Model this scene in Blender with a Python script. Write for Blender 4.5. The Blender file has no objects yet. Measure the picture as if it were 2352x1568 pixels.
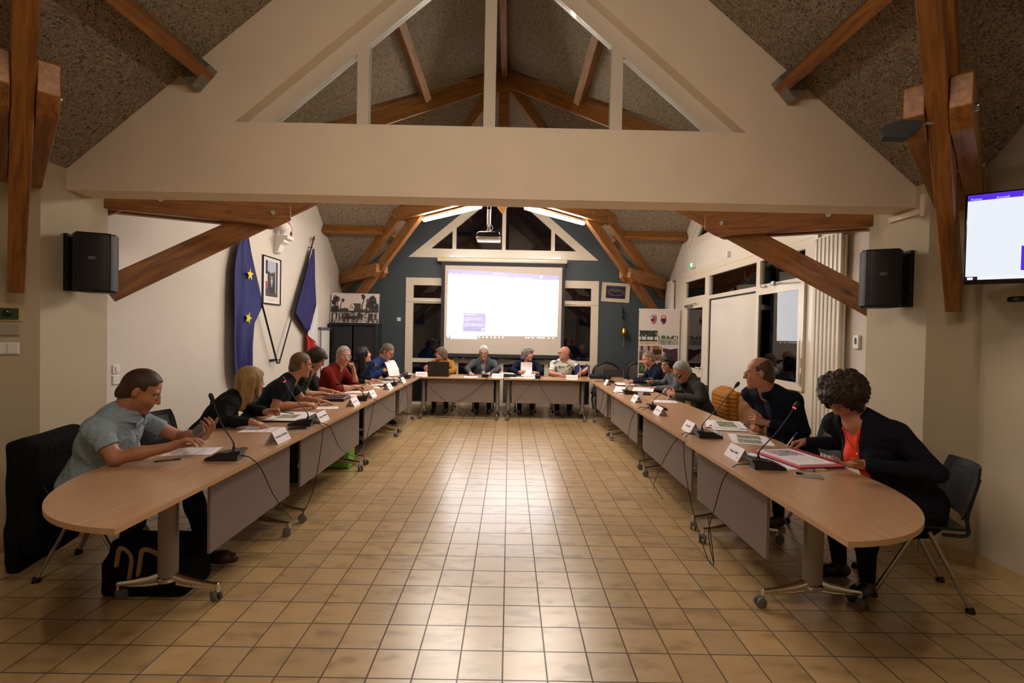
import bpy, bmesh, math, random
import numpy as np
from mathutils import Vector, Matrix
from mathutils.geometry import tessellate_polygon
S = bpy.context.scene
C = S.collection
PI = math.pi
# ---------------- camera, world, exposure ----------------
cd = bpy.data.cameras.new('camera'); cam = bpy.data.objects.new('camera', cd); C.objects.link(cam)
cd.sensor_width = 36.0; cd.lens = 1135.26 / 2352 * 36; cd.clip_start = 0.05
_y, _p, _r = -5.25508e-03, -1.68908e-02, -1.95153e-02
_R = Matrix.Rotation(_y, 3, 'Z') @ Matrix.Rotation(_p, 3, 'X') @ Matrix.Rotation(_r, 3, 'Y')
_c = (_R @ Vector((1, 0, 0)), _R @ Vector((0, 0, 1)), -(_R @ Vector((0, 1, 0))))
_M = Matrix((_c[0], _c[1], _c[2])).transposed().to_4x4(); _M.translation = (0, 0, 1.57)
cam.matrix_world = _M
S.camera = cam
w = bpy.data.worlds.new('night'); S.world = w; w.use_nodes = True
w.node_tree.nodes['Background'].inputs[0].default_value = (0.010, 0.013, 0.022, 1)
w.node_tree.nodes['Background'].inputs[1].default_value = 0.10
S.view_settings.view_transform = 'Standard'; S.view_settings.look = 'None'
S.view_settings.exposure = 1.0; S.view_settings.gamma = 1.0; S.view_settings.use_curve_mapping = False
FAR_TUBE, NEAR_TUBE, REAR_TUBE, SCREEN_EM = 68.0, 39.0, 3.0, 2.6

# ---------------- materials ----------------
_mats = {}
def lin(c):
    return tuple(((v / 255) / 12.92 if v / 255 <= 0.04045 else ((v / 255 + 0.055) / 1.055) ** 2.4) for v in c)
def mat(name, col, rough=0.6, metal=0.0, noise=0.0, nscale=40, bump=0.0, bscale=200, emit=None, spec=0.5, coat=0.0, attr=None, stretch=None, wrinkle=0.0):
    if name in _mats: return _mats[name]
    m = bpy.data.materials.new(name); m.use_nodes = True; nt = m.node_tree; b = nt.nodes['Principled BSDF']
    b.inputs['Base Color'].default_value = (*col, 1); b.inputs['Roughness'].default_value = rough
    b.inputs['Metallic'].default_value = metal; b.inputs['Specular IOR Level'].default_value = spec
    b.inputs['Coat Weight'].default_value = coat
    tc = nt.nodes.new('ShaderNodeTexCoord'); src = tc.outputs['Object']
    if stretch:
        mp = nt.nodes.new('ShaderNodeMapping'); mp.inputs['Scale'].default_value = stretch
        nt.links.new(src, mp.inputs[0]); src = mp.outputs[0]
    base = None
    if attr:
        a = nt.nodes.new('ShaderNodeAttribute'); a.attribute_name = attr; base = a.outputs['Color']
        nt.links.new(base, b.inputs['Base Color'])
    n = nt.nodes.new('ShaderNodeTexNoise'); n.inputs['Scale'].default_value = nscale; n.inputs['Detail'].default_value = 4
    nt.links.new(src, n.inputs['Vector'])
    mr = nt.nodes.new('ShaderNodeMapRange'); mr.inputs[1].default_value = 0.3; mr.inputs[2].default_value = 0.7
    mr.inputs[3].default_value = 1 - noise; mr.inputs[4].default_value = 1 + noise
    nt.links.new(n.outputs[0], mr.inputs[0])
    mx = nt.nodes.new('ShaderNodeMix'); mx.data_type = 'RGBA'; mx.blend_type = 'MULTIPLY'; mx.inputs[0].default_value = 1
    mx.inputs[6].default_value = (*col, 1)
    if base is not None: nt.links.new(base, mx.inputs[6])
    nt.links.new(mr.outputs[0], mx.inputs[7]); nt.links.new(mx.outputs[2], b.inputs['Base Color'])
    if wrinkle:
        n3 = nt.nodes.new('ShaderNodeTexNoise'); n3.inputs['Scale'].default_value = 7; n3.inputs['Detail'].default_value = 2; n3.inputs['Distortion'].default_value = 2.2; nt.links.new(src, n3.inputs['Vector'])
        bw = nt.nodes.new('ShaderNodeBump'); bw.inputs['Strength'].default_value = 1; bw.inputs['Distance'].default_value = wrinkle; nt.links.new(n3.outputs[0], bw.inputs['Height']); nt.links.new(bw.outputs[0], b.inputs['Normal'])
    if bump:
        n2 = nt.nodes.new('ShaderNodeTexNoise'); n2.inputs['Scale'].default_value = bscale; n2.inputs['Detail'].default_value = 3
        nt.links.new(src, n2.inputs['Vector'])
        bp = nt.nodes.new('ShaderNodeBump'); bp.inputs['Strength'].default_value = 1; bp.inputs['Distance'].default_value = bump
        nt.links.new(n2.outputs[0], bp.inputs['Height']); nt.links.new(bp.outputs[0], b.inputs['Normal'])
        if wrinkle: nt.links.new(bw.outputs[0], bp.inputs['Normal'])
    if emit:
        b.inputs['Emission Color'].default_value = (*emit[0], 1); b.inputs['Emission Strength'].default_value = emit[1]
        if attr == 'Emi': nt.links.new(base, b.inputs['Emission Color'])
    _mats[name] = m
    return m
def glass_mat(ior=1.7, nm='window_glass'):
    m = bpy.data.materials.new(nm); m.use_nodes = True; nt = m.node_tree
    for n in list(nt.nodes): nt.nodes.remove(n)
    o = nt.nodes.new('ShaderNodeOutputMaterial'); mx = nt.nodes.new('ShaderNodeMixShader')
    t = nt.nodes.new('ShaderNodeBsdfTransparent'); t.inputs[0].default_value = (.86, .88, .88, 1)
    g = nt.nodes.new('ShaderNodeBsdfGlossy'); g.inputs['Roughness'].default_value = 0.01
    f = nt.nodes.new('ShaderNodeFresnel'); f.inputs[0].default_value = ior
    nt.links.new(f.outputs[0], mx.inputs[0]); nt.links.new(t.outputs[0], mx.inputs[1]); nt.links.new(g.outputs[0], mx.inputs[2])
    nt.links.new(mx.outputs[0], o.inputs[0])
    return m
def wood_mat(name, c1, c2, rough=0.5, scale=1.0, knots=True):
    """grain runs along local X"""
    m = bpy.data.materials.new(name); m.use_nodes = True; nt = m.node_tree; b = nt.nodes['Principled BSDF']
    tc = nt.nodes.new('ShaderNodeTexCoord'); mp = nt.nodes.new('ShaderNodeMapping'); mp.inputs['Scale'].default_value = (1.2 * scale, 14 * scale, 14 * scale)
    oi = nt.nodes.new('ShaderNodeObjectInfo'); va = nt.nodes.new('ShaderNodeVectorMath'); va.operation = 'ADD'
    ms = nt.nodes.new('ShaderNodeMath'); ms.operation = 'MULTIPLY'; ms.inputs[1].default_value = 37.0
    nt.links.new(oi.outputs['Random'], ms.inputs[0]); nt.links.new(tc.outputs['Object'], va.inputs[0]); nt.links.new(ms.outputs[0], va.inputs[1])
    nt.links.new(va.outputs[0], mp.inputs[0])
    n = nt.nodes.new('ShaderNodeTexNoise'); n.inputs['Scale'].default_value = 2.2; n.inputs['Detail'].default_value = 5; n.inputs['Distortion'].default_value = 0.8
    nt.links.new(mp.outputs[0], n.inputs['Vector'])
    r = nt.nodes.new('ShaderNodeValToRGB'); r.color_ramp.elements[0].position = 0.3; r.color_ramp.elements[1].position = 0.72
    r.color_ramp.elements[0].color = (*c1, 1); r.color_ramp.elements[1].color = (*c2, 1)
    nt.links.new(n.outputs[0], r.inputs[0]); out = r.outputs[0]
    if knots:
        mp2 = nt.nodes.new('ShaderNodeMapping'); mp2.inputs['Scale'].default_value = (2.6, 5.5, 5.5)
        nt.links.new(va.outputs[0], mp2.inputs[0])
        v = nt.nodes.new('ShaderNodeTexVoronoi'); v.inputs['Scale'].default_value = 1.0; v.inputs['Randomness'].default_value = 1
        nt.links.new(mp2.outputs[0], v.inputs['Vector'])
        kr = nt.nodes.new('ShaderNodeMapRange'); kr.inputs[1].default_value = 0.06; kr.inputs[2].default_value = 0.16; kr.inputs[3].default_value = 0.82; kr.inputs[4].default_value = 0.0
        nt.links.new(v.outputs['Distance'], kr.inputs[0])
        mx = nt.nodes.new('ShaderNodeMix'); mx.data_type = 'RGBA'; mx.inputs[7].default_value = (c1[0] * .25, c1[1] * .2, c1[2] * .2, 1)
        nt.links.new(kr.outputs[0], mx.inputs[0]); nt.links.new(out, mx.inputs[6]); out = mx.outputs[2]
    nt.links.new(out, b.inputs['Base Color']); b.inputs['Roughness'].default_value = rough
    bp = nt.nodes.new('ShaderNodeBump'); bp.inputs['Distance'].default_value = 0.0012; nt.links.new(n.outputs[0], bp.inputs['Height']); nt.links.new(bp.outputs[0], b.inputs['Normal'])
    return m
def tile_mat():
    m = bpy.data.materials.new('floor_tiles'); m.use_nodes = True; nt = m.node_tree; b = nt.nodes['Principled BSDF']; L = nt.links.new
    T = 0.205
    tc = nt.nodes.new('ShaderNodeTexCoord'); sx = nt.nodes.new('ShaderNodeSeparateXYZ'); L(tc.outputs['Object'], sx.inputs[0])
    def M(op, a, bb=None, cc=None):
        n = nt.nodes.new('ShaderNodeMath'); n.operation = op
        for i, v in enumerate((a, bb, cc)):
            if v is None: continue
            if isinstance(v, (int, float)): n.inputs[i].default_value = v
            else: L(v, n.inputs[i])
        return n.outputs[0]
    u = M('DIVIDE', M('ADD', sx.outputs[0], 0.00225 + 200 * T), T); v = M('DIVIDE', M('ADD', sx.outputs[1], 200 * T - 0.1593), T)
    fu = M('FRACT', u); fv = M('FRACT', v)
    du = M('MINIMUM', fu, M('SUBTRACT', 1.0, fu)); dv = M('MINIMUM', fv, M('SUBTRACT', 1.0, fv)); d = M('MINIMUM', du, dv)
    g = nt.nodes.new('ShaderNodeMapRange'); g.inputs[1].default_value = 0.010; g.inputs[2].default_value = 0.020; L(d, g.inputs[0])
    cb = nt.nodes.new('ShaderNodeCombineXYZ'); L(M('FLOOR', u), cb.inputs[0]); L(M('FLOOR', v), cb.inputs[1])
    wn = nt.nodes.new('ShaderNodeTexWhiteNoise'); L(cb.outputs[0], wn.inputs['Vector'])
    # per tile cloud: noise offset by tile id
    va = nt.nodes.new('ShaderNodeVectorMath'); va.operation = 'MULTIPLY_ADD'; L(wn.outputs['Color'], va.inputs[0]); va.inputs[1].default_value = (9, 9, 9)
    L(tc.outputs['Object'], va.inputs[2])
    mp = nt.nodes.new('ShaderNodeMapping'); mp.inputs['Scale'].default_value = (1.0, 2.2, 1); L(va.outputs[0], mp.inputs[0])
    n = nt.nodes.new('ShaderNodeTexNoise'); n.inputs['Scale'].default_value = 5.0; n.inputs['Detail'].default_value = 2; L(mp.outputs[0], n.inputs['Vector'])
    r = nt.nodes.new('ShaderNodeValToRGB'); e = r.color_ramp.elements
    e[0].position = 0.30; e[0].color = (*lin((148, 119, 78)), 1); e[1].position = 0.54; e[1].color = (*lin((178, 148, 104)), 1)
    e2 = r.color_ramp.elements.new(0.42); e2.color = (*lin((171, 141, 97)), 1)
    L(n.outputs[0], r.inputs[0])
    br = nt.nodes.new('ShaderNodeMapRange'); br.inputs[3].default_value = 0.87; br.inputs[4].default_value = 1.08; L(wn.outputs['Value'], br.inputs[0])
    mx = nt.nodes.new('ShaderNodeMix'); mx.data_type = 'RGBA'; mx.blend_type = 'MULTIPLY'; mx.inputs[0].default_value = 1; L(r.outputs[0], mx.inputs[6]); L(br.outputs[0], mx.inputs[7])
    gm = nt.nodes.new('ShaderNodeMix'); gm.data_type = 'RGBA'; gm.inputs[6].default_value = (*lin((70, 52, 34)), 1); L(g.outputs[0], gm.inputs[0]); L(mx.outputs[2], gm.inputs[7])
    L(gm.outputs[2], b.inputs['Base Color'])
    rr = nt.nodes.new('ShaderNodeMapRange'); rr.inputs[3].default_value = 0.85; rr.inputs[4].default_value = 0.31; L(g.outputs[0], rr.inputs[0]); L(rr.outputs[0], b.inputs['Roughness'])
    b.inputs['Specular IOR Level'].default_value = 0.8; b.inputs['Coat Weight'].default_value = 0.35; b.inputs['Coat Roughness'].default_value = 0.24
    bp = nt.nodes.new('ShaderNodeBump'); bp.inputs['Distance'].default_value = 0.0025; L(g.outputs[0], bp.inputs['Height']); L(bp.outputs[0], b.inputs['Normal'])
    return m
def wool_mat():
    m = bpy.data.materials.new('wood_wool_ceiling'); m.use_nodes = True; nt = m.node_tree; b = nt.nodes['Principled BSDF']; L = nt.links.new
    tc = nt.nodes.new('ShaderNodeTexCoord')
    n = nt.nodes.new('ShaderNodeTexNoise'); n.inputs['Scale'].default_value = 52; n.inputs['Detail'].default_value = 5; n.inputs['Roughness'].default_value = .65; n.inputs['Distortion'].default_value = 1.6
    L(tc.outputs['Object'], n.inputs['Vector'])
    r = nt.nodes.new('ShaderNodeValToRGB'); e = r.color_ramp.elements; e[0].position = 0.36; e[0].color = (*lin((70, 58, 44)), 1); e[1].position = 0.50; e[1].color = (*lin((163, 148, 127)), 1)
    e3 = e.new(0.66); e3.color = (*lin((188, 174, 154)), 1)
    L(n.outputs[0], r.inputs[0]); L(r.outputs[0], b.inputs['Base Color']); b.inputs['Roughness'].default_value = 0.95; b.inputs['Specular IOR Level'].default_value = .15
    bp = nt.nodes.new('ShaderNodeBump'); bp.inputs['Distance'].default_value = 0.012; L(n.outputs[0], bp.inputs['Height']); L(bp.outputs[0], b.inputs['Normal'])
    return m
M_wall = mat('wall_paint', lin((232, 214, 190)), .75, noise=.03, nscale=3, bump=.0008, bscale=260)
M_side = mat('dimmed_side_paint', lin((186, 171, 144)), .75, noise=.03, nscale=3, bump=.0008, bscale=260)  # yellower cream, also darkened to stand in for weaker light on the near sides
M_wallw = mat('white_wall_paint', lin((212, 202, 190)), .7, noise=.02, nscale=3, bump=.0012, bscale=160)
M_slate = mat('slate_blue_paint', lin((62, 72, 79)), .6, noise=.04, nscale=3, bump=.0005)
M_white = mat('white_lacquer', lin((218, 206, 187)), .28, noise=.01, coat=.2)
M_whitep = mat('white_plastic', lin((225, 222, 216)), .35)
M_black = mat('black_plastic', (.010, .010, .011), .45, noise=.05, bump=.0003, bscale=900, spec=.3)
M_blackg = mat('black_gloss', (.006, .006, .008), .12)
M_chrome = mat('chrome', (.75, .74, .72), .12, 1.0)
M_steel = mat('satin_steel', (.42, .41, .40), .35, 1.0)
M_greym = mat('grey_metal_paint', lin((140, 128, 116)), .4, .3)
M_grey = mat('grey_rubber', lin((96, 92, 90)), .6)
M_galv = mat('galvanised', (.3, .3, .28), .5, .8, noise=.2, nscale=30)
M_tile = tile_mat(); M_wool = wool_mat(); M_glass = glass_mat(); M_lens = glass_mat(1.25, 'spectacle_lens')
M_timber = wood_mat('orange_timber', lin((112, 68, 24)), lin((168, 110, 46)), .5)
M_oak = wood_mat('pale_oak_laminate', lin((164, 126, 94)), lin((186, 148, 114)), .32, 2.4, knots=False)
M_edge = mat('oak_edge_band', lin((184, 146, 108)), .35, noise=.04)
M_panel = mat('grey_beige_panel', lin((122, 107, 98)), .6, noise=.03, nscale=300)
M_base = mat('beige_tile_skirting', lin((176, 148, 104)), .4, noise=.08, nscale=8)
M_paper = mat('white_paper', lin((236, 228, 232)), .7, noise=.01)
M_text = mat('dark_print', (.03, .03, .05), .7)
M_grout = mat('brown_grout', lin((90, 70, 50)), .8)  # plain brown joint colour, not assigned to any mesh

# ---------------- mesh kit ----------------
class MB:
    def __init__(s): s.v = []; s.f = []; s.m = []; s.mi = 0
    def add(s, vs, fs):
        o = len(s.v); s.v += [tuple(v) for v in vs]; s.f += [tuple(o + i for i in f) for f in fs]; s.m += [s.mi] * len(fs); return s
    def box(s, c, d, R=None):
        c = Vector(c); h = Vector(d) / 2; vs = []
        for z in (-1, 1):
            for y in (-1, 1):
                for x in (-1, 1):
                    p = Vector((x * h.x, y * h.y, z * h.z)); vs.append(c + (R @ p if R is not None else p))
        return s.add(vs, [(0, 2, 3, 1), (4, 5, 7, 6), (0, 1, 5, 4), (2, 6, 7, 3), (0, 4, 6, 2), (1, 3, 7, 5)])
    def bx(s, x0, x1, y0, y1, z0, z1): return s.box(((x0 + x1) / 2, (y0 + y1) / 2, (z0 + z1) / 2), (abs(x1 - x0), abs(y1 - y0), abs(z1 - z0)))
    def rbox(s, c, d, r=.005, R=None, seg=2):
        b = bmesh.new(); bmesh.ops.create_cube(b, size=1)
        for v in b.verts: v.co = Vector((v.co.x * d[0], v.co.y * d[1], v.co.z * d[2]))
        bmesh.ops.bevel(b, geom=b.edges[:] , offset=min(r, min(d) * .49), segments=seg, affect='EDGES', profile=.5)
        return s.addbm(b, c, R)
    def addbm(s, b, c=(0, 0, 0), R=None):
        c = Vector(c); b.verts.ensure_lookup_table()
        s.add([c + (R @ v.co if R is not None else v.co) for v in b.verts], [[v.index for v in f.verts] for f in b.faces]); b.free(); return s
    def sph(s, c, r, R=None, u=16, v=10):
        if isinstance(r, (int, float)): r = (r, r, r)
        b = bmesh.new(); bmesh.ops.create_uvsphere(b, u_segments=u, v_segments=v, radius=1)
        for q in b.verts: q.co = Vector((q.co.x * r[0], q.co.y * r[1], q.co.z * r[2]))
        return s.addbm(b, c, R)
    def tube(s, pts, r, n=8, cap=True, flat=None):
        pts = [Vector(p) for p in pts]; N = len(pts); rs = r if isinstance(r, (list, tuple)) else [r] * N
        t0 = (pts[1] - pts[0]).normalized(); up = Vector((0, 0, 1)) if abs(t0.z) < .9 else Vector((0, 1, 0)); a = t0.cross(up).normalized()
        vs = []
        for i, p in enumerate(pts):
            t = (pts[min(i + 1, N - 1)] - pts[max(i - 1, 0)]).normalized(); a = (a - t * a.dot(t)).normalized(); b = t.cross(a)
            for k in range(n):
                q = 2 * PI * k / n; fl = flat or 1.0
                vs.append(p + a * math.cos(q) * rs[i] + b * math.sin(q) * rs[i] * fl)
        fs = [(i * n + k, i * n + (k + 1) % n, (i + 1) * n + (k + 1) % n, (i + 1) * n + k) for i in range(N - 1) for k in range(n)]
        if cap: fs += [tuple(reversed(range(n))), tuple((N - 1) * n + k for k in range(n))]
        return s.add(vs, fs)
    def cyl(s, a, b, r, n=16): return s.tube([a, b], r, n)
    def lathe(s, prof, c=(0, 0, 0), n=24, R=None):
        c = Vector(c); vs = []
        for (r, z) in prof:
            for k in range(n):
                q = 2 * PI * k / n; p = Vector((r * math.cos(q), r * math.sin(q), z)); vs.append(c + (R @ p if R is not None else p))
        fs = [(i * n + k, i * n + (k + 1) % n, (i + 1) * n + (k + 1) % n, (i + 1) * n + k) for i in range(len(prof) - 1) for k in range(n)]
        fs += [tuple(reversed(range(n))), tuple((len(prof) - 1) * n + k for k in range(n))]
        return s.add(vs, fs)
    def prism(s, poly, z0, z1, fn=None, holes=()):
        """poly in (u,v), extruded w0..w1; fn maps (u,v,w)->xyz"""
        fn = fn or (lambda u, v, w: (u, v, w)); loops = [list(poly)] + [list(h) for h in holes]
        flat = [p for l in loops for p in l]; n = len(flat)
        tri = tessellate_polygon([[Vector((p[0], p[1], 0)) for p in l] for l in loops])
        vs = [fn(p[0], p[1], z0) for p in flat] + [fn(p[0], p[1], z1) for p in flat]; fs = []
        for t in tri: fs.append(tuple(t)); fs.append(tuple(n + i for i in reversed(t)))
        o = 0
        for l in loops:
            k = len(l)
            for i in range(k): fs.append((o + i, o + (i + 1) % k, n + o + (i + 1) % k, n + o + i))
            o += k
        return s.add(vs, fs)
    def build(s, name, mats, parent=None, smooth=False, loc=None, world=False, rot=None):
        me = bpy.data.meshes.new(name)
        off = Vector((0, 0, 0))
        if world and parent is not None:
            off = Vector(parent.location) + (Vector(parent.parent.location) if parent.parent else Vector())
        me.from_pydata([tuple(Vector(v) - off) for v in s.v], [], s.f)
        if not isinstance(mats, (list, tuple)): mats = [mats]
        for m in mats: me.materials.append(m)
        if len(mats) > 1: me.polygons.foreach_set('material_index', s.m)
        b = bmesh.new(); b.from_mesh(me); bmesh.ops.recalc_face_normals(b, faces=b.faces[:]); b.to_mesh(me); b.free()
        if smooth: me.shade_smooth(); _sharp(me, smooth if not isinstance(smooth, bool) else 40)
        o = bpy.data.objects.new(name, me); C.objects.link(o)
        if loc is not None: o.location = loc
        if rot is not None: o.rotation_euler = rot
        if parent is not None: o.parent = parent
        return o
def _sharp(me, ang=40):
    try: me.set_sharp_from_angle(angle=math.radians(ang))
    except Exception: pass
def tag(o, label, cat, group=None, kind=None):
    if label: o['label'] = label
    if cat: o['category'] = cat
    if group: o['group'] = group
    if kind: o['kind'] = kind
    return o
def thing(name, label, cat, loc=(0, 0, 0), rz=0.0, group=None, rot=None):
    o = bpy.data.objects.new(name, None); C.objects.link(o); o.location = loc; o.rotation_euler = rot or (0, 0, rz); o.empty_display_size = .1
    return tag(o, label, cat, group)
def struct(o, label=None):
    o['kind'] = 'structure'
    if label: o['label'] = label
    return o
def dup(root, loc, rz=None, label=None, name=None):
    kids = {}
    for o in bpy.data.objects:
        if o.parent: kids.setdefault(o.parent, []).append(o)
    def cp(o, par):
        c = o.copy(); C.objects.link(c)
        if par is not None: c.parent = par
        for k in kids.get(o, []): cp(k, c)
        return c
    r = cp(root, None); r.location = loc
    if rz is not None: r.rotation_euler = (0, 0, rz)
    if label: r['label'] = label
    return r
def text(s, size, m, parent, loc, rot, name='lettering', align='CENTER', ext=.0004, fit=None):
    cu = bpy.data.curves.new('t', 'FONT'); cu.body = s; cu.size = size; cu.align_x = align; cu.align_y = 'CENTER'; cu.extrude = ext; cu.resolution_u = 2
    o = bpy.data.objects.new('t', cu); C.objects.link(o); bpy.context.view_layer.update()
    me = bpy.data.meshes.new_from_object(o.evaluated_get(bpy.context.evaluated_depsgraph_get())); bpy.data.objects.remove(o)
    me.name = name; me.materials.clear(); me.materials.append(m)
    if fit:
        xs = [v.co.x for v in me.vertices]; wd = max(xs) - min(xs)
        if wd > fit:
            for v in me.vertices: v.co.x *= fit / wd
    q = bpy.data.objects.new(name, me); C.objects.link(q); q.parent = parent; q.location = loc
    if isinstance(rot, Matrix): q.rotation_euler = rot.to_euler()
    else: q.rotation_euler = rot
    return q
def picture(name, w_, h_, nx, ny, fn, parent, loc, rot, rough=.5, emit=0.0, thick=0.0015, shear=None):
    """a printed or projected surface: face colours from fn(U,V)->rgb in 0..1 (sRGB), U right, V up"""
    us = (np.arange(nx) + .5) / nx; vs = (np.arange(ny) + .5) / ny; U, V = np.meshgrid(us, vs)
    col = np.clip(fn(U, V), 0, 1); col = np.where(col <= .04045, col / 12.92, ((col + .055) / 1.055) ** 2.4)
    gx, gy = np.meshgrid(np.linspace(-w_ / 2, w_ / 2, nx + 1), np.linspace(-h_ / 2, h_ / 2, ny + 1))
    if shear is not None: gx, gy = shear(gx, gy)
    co = np.stack([gx, gy, np.zeros_like(gx)], -1).reshape(-1, 3)
    i = np.arange(nx * ny); r, c = i // nx, i % nx; a = r * (nx + 1) + c
    quads = np.stack([a, a + 1, a + nx + 2, a + nx + 1], 1)
    me = bpy.data.meshes.new(name); me.vertices.add(len(co)); me.vertices.foreach_set('co', co.ravel())
    me.loops.add(len(quads) * 4); me.loops.foreach_set('vertex_index', quads.ravel().astype(np.int32)); me.polygons.add(len(quads))
    me.polygons.foreach_set('loop_start', np.arange(0, len(quads) * 4, 4, dtype=np.int32)); me.update(calc_edges=True)
    key = 'Emi' if emit else 'Col'
    at = me.attributes.new(key, 'FLOAT_COLOR', 'CORNER')
    cc = np.concatenate([col.reshape(-1, 3), np.ones((nx * ny, 1))], 1); at.data.foreach_set('color', np.repeat(cc, 4, 0).ravel().astype(np.float32))
    if emit:
        mm = bpy.data.materials.new('lit_' + name); mm.use_nodes = True; nt = mm.node_tree; b = nt.nodes['Principled BSDF']; an = nt.nodes.new('ShaderNodeAttribute'); an.attribute_name = 'Emi'
        b.inputs['Base Color'].default_value = (.02, .02, .02, 1); b.inputs['Roughness'].default_value = rough
        nt.links.new(an.outputs['Color'], b.inputs['Emission Color']); b.inputs['Emission Strength'].default_value = emit
    else: mm = mat('print_' + str(rough), (1, 1, 1), rough, attr='Col')
    me.materials.append(mm)
    o = bpy.data.objects.new(name, me); C.objects.link(o); o.parent = parent; o.location = loc
    o.rotation_euler = rot.to_euler() if isinstance(rot, Matrix) else rot
    return o
def vnoise(U, V, s, seed=0):
    """cheap value noise on arrays"""
    rs = np.random.RandomState(seed); G = rs.rand(64, 64); x = U * s; y = V * s; xi = np.floor(x).astype(int); yi = np.floor(y).astype(int); fx = x - xi; fy = y - yi
    fx = fx * fx * (3 - 2 * fx); fy = fy * fy * (3 - 2 * fy); g = lambda a, b: G[a % 64, b % 64]
    return (g(xi, yi) * (1 - fx) + g(xi + 1, yi) * fx) * (1 - fy) + (g(xi, yi + 1) * (1 - fx) + g(xi + 1, yi + 1) * fx) * fy
def rgb(*c): return np.array(c, float) / 255
def put(img, mask, c): img[mask] = rgb(*c)
def spline(pts, n=8):
    P = [Vector(p) for p in pts]; P = [P[0] * 2 - P[1]] + P + [P[-1] * 2 - P[-2]]; out = []
    for i in range(1, len(P) - 2):
        for k in range(n):
            t = k / n; a, b, c, d = P[i - 1], P[i], P[i + 1], P[i + 2]
            out.append(.5 * ((2 * b) + (c - a) * t + (2 * a - 5 * b + 4 * c - d) * t * t + (3 * b - a - 3 * c + d) * t ** 3))
    out.append(P[-2]); return out
# ---------------- room shell ----------------
SL, RID, CX = 0.842, 5.45, -0.145
XL, XR, YB, YM0, YM1 = -3.61, 3.37, 10.65, 3.76, 4.0
FC, NC = (CX, 7.30), (CX, 0.25)
hz = lambda d: RID - SL * abs(d)
mb = MB(); mb.bx(-4.2, 4.4, -3.3, 10.9, -.12, 0); struct(mb.build('floor', M_tile), 'beige ceramic tile floor')
def ceiling(c, D, lo, hi):
    """crossing of two gable roofs as thin slabs; clipped to lo..hi by construction"""
    mb = MB(); mids = [(1, 0), (0, 1), (-1, 0), (0, -1)]
    for i, (mx_, my_) in enumerate(mids):
        nx_, ny_ = mids[(i + 1) % 4]
        for (p, q) in (((mx_, my_), (mx_ + nx_, my_ + ny_)), ((nx_, ny_), (mx_ + nx_, my_ + ny_))):
            a = (c[0], c[1], RID); b = (c[0] + p[0] * D, c[1] + p[1] * D, RID); k = (c[0] + q[0] * D, c[1] + q[1] * D, RID - SL * D)
            vs = [a, b, k] + [(x, y, z + .06) for x, y, z in (a, b, k)]
            mb.add(vs, [(0, 1, 2), (5, 4, 3), (0, 1, 4, 3), (1, 2, 5, 4), (2, 0, 3, 5)])
    return mb
struct(ceiling(FC, 3.525, 0, 0).build('ceiling', M_wool), 'grey flecked wood wool ceiling of the far room')
struct(ceiling(NC, 3.52, 0, 0).build('ceiling', M_wool), 'grey flecked wood wool ceiling of the near room')
def gable_poly(c, half, z0, trim=0.0): return [(c - half, z0), (c + half, z0), (c + half, hz(half) - trim), (c, RID - trim), (c - half, hz(half) - trim)]
fxz = lambda u, v, w_: (u, w_, v)          # wall in the x,z plane
fyz = lambda u, v, w_: (w_, u, v)          # wall in the y,z plane
tri = lambda c, h, z: [(c - h, z), (c + h, z), (c, z + h * SL)]
# far walls
mb = MB(); mb.prism(gable_poly(7.30, 3.48, 0), XL - .2, XL, fyz); struct(mb.build('wall_left', M_wallw), 'white left wall of the far room')
mb = MB(); mb.prism(gable_poly(7.30, 3.48, 0), XR, XR + .2, fyz, holes=([(5.49, .005), (9.72, .005), (9.72, 2.79), (5.49, 2.79)], tri(7.3, 2.12, 3.24)))
struct(mb.build('wall_right', M_wallw), 'white right wall of the far room with a glazed partition')
mb = MB(); mb.prism(gable_poly(CX, 3.50, 0), YB, YB + .25, fxz, holes=([(-2.24, .005), (1.90, .005), (1.90, 2.72), (-2.24, 2.72)], tri(-.16, 2.04, 3.16)))
struct(mb.build('wall_back', M_slate), 'dark slate blue end wall')
# gable wall with the beam between the two rooms
mb = MB(); mb.prism([(CX - 3.40, 2.585), (CX + 3.40, 2.585), (CX, RID)], YM0, YM1, fxz, holes=(tri(-.17, 1.93, 3.12),))
struct(mb.build('wall_middle', M_wall), 'cream gable wall above the beam with a triangular window')
# piers and near side walls
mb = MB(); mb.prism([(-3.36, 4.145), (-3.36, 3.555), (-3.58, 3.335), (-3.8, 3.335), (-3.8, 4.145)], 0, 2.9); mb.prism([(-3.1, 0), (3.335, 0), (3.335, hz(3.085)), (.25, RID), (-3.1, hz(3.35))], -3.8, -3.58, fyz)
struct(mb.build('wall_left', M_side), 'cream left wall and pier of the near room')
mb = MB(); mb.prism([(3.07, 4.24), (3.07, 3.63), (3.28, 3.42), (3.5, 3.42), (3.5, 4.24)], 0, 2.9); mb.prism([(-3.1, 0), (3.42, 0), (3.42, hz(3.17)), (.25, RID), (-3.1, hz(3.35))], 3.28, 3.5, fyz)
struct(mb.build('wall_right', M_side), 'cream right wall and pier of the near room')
mb = MB(); mb.prism(gable_poly(CX, 3.5, 0), -3.3, -3.1, fxz); struct(mb.build('wall_front', M_wall), 'cream wall behind the camera')
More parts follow.
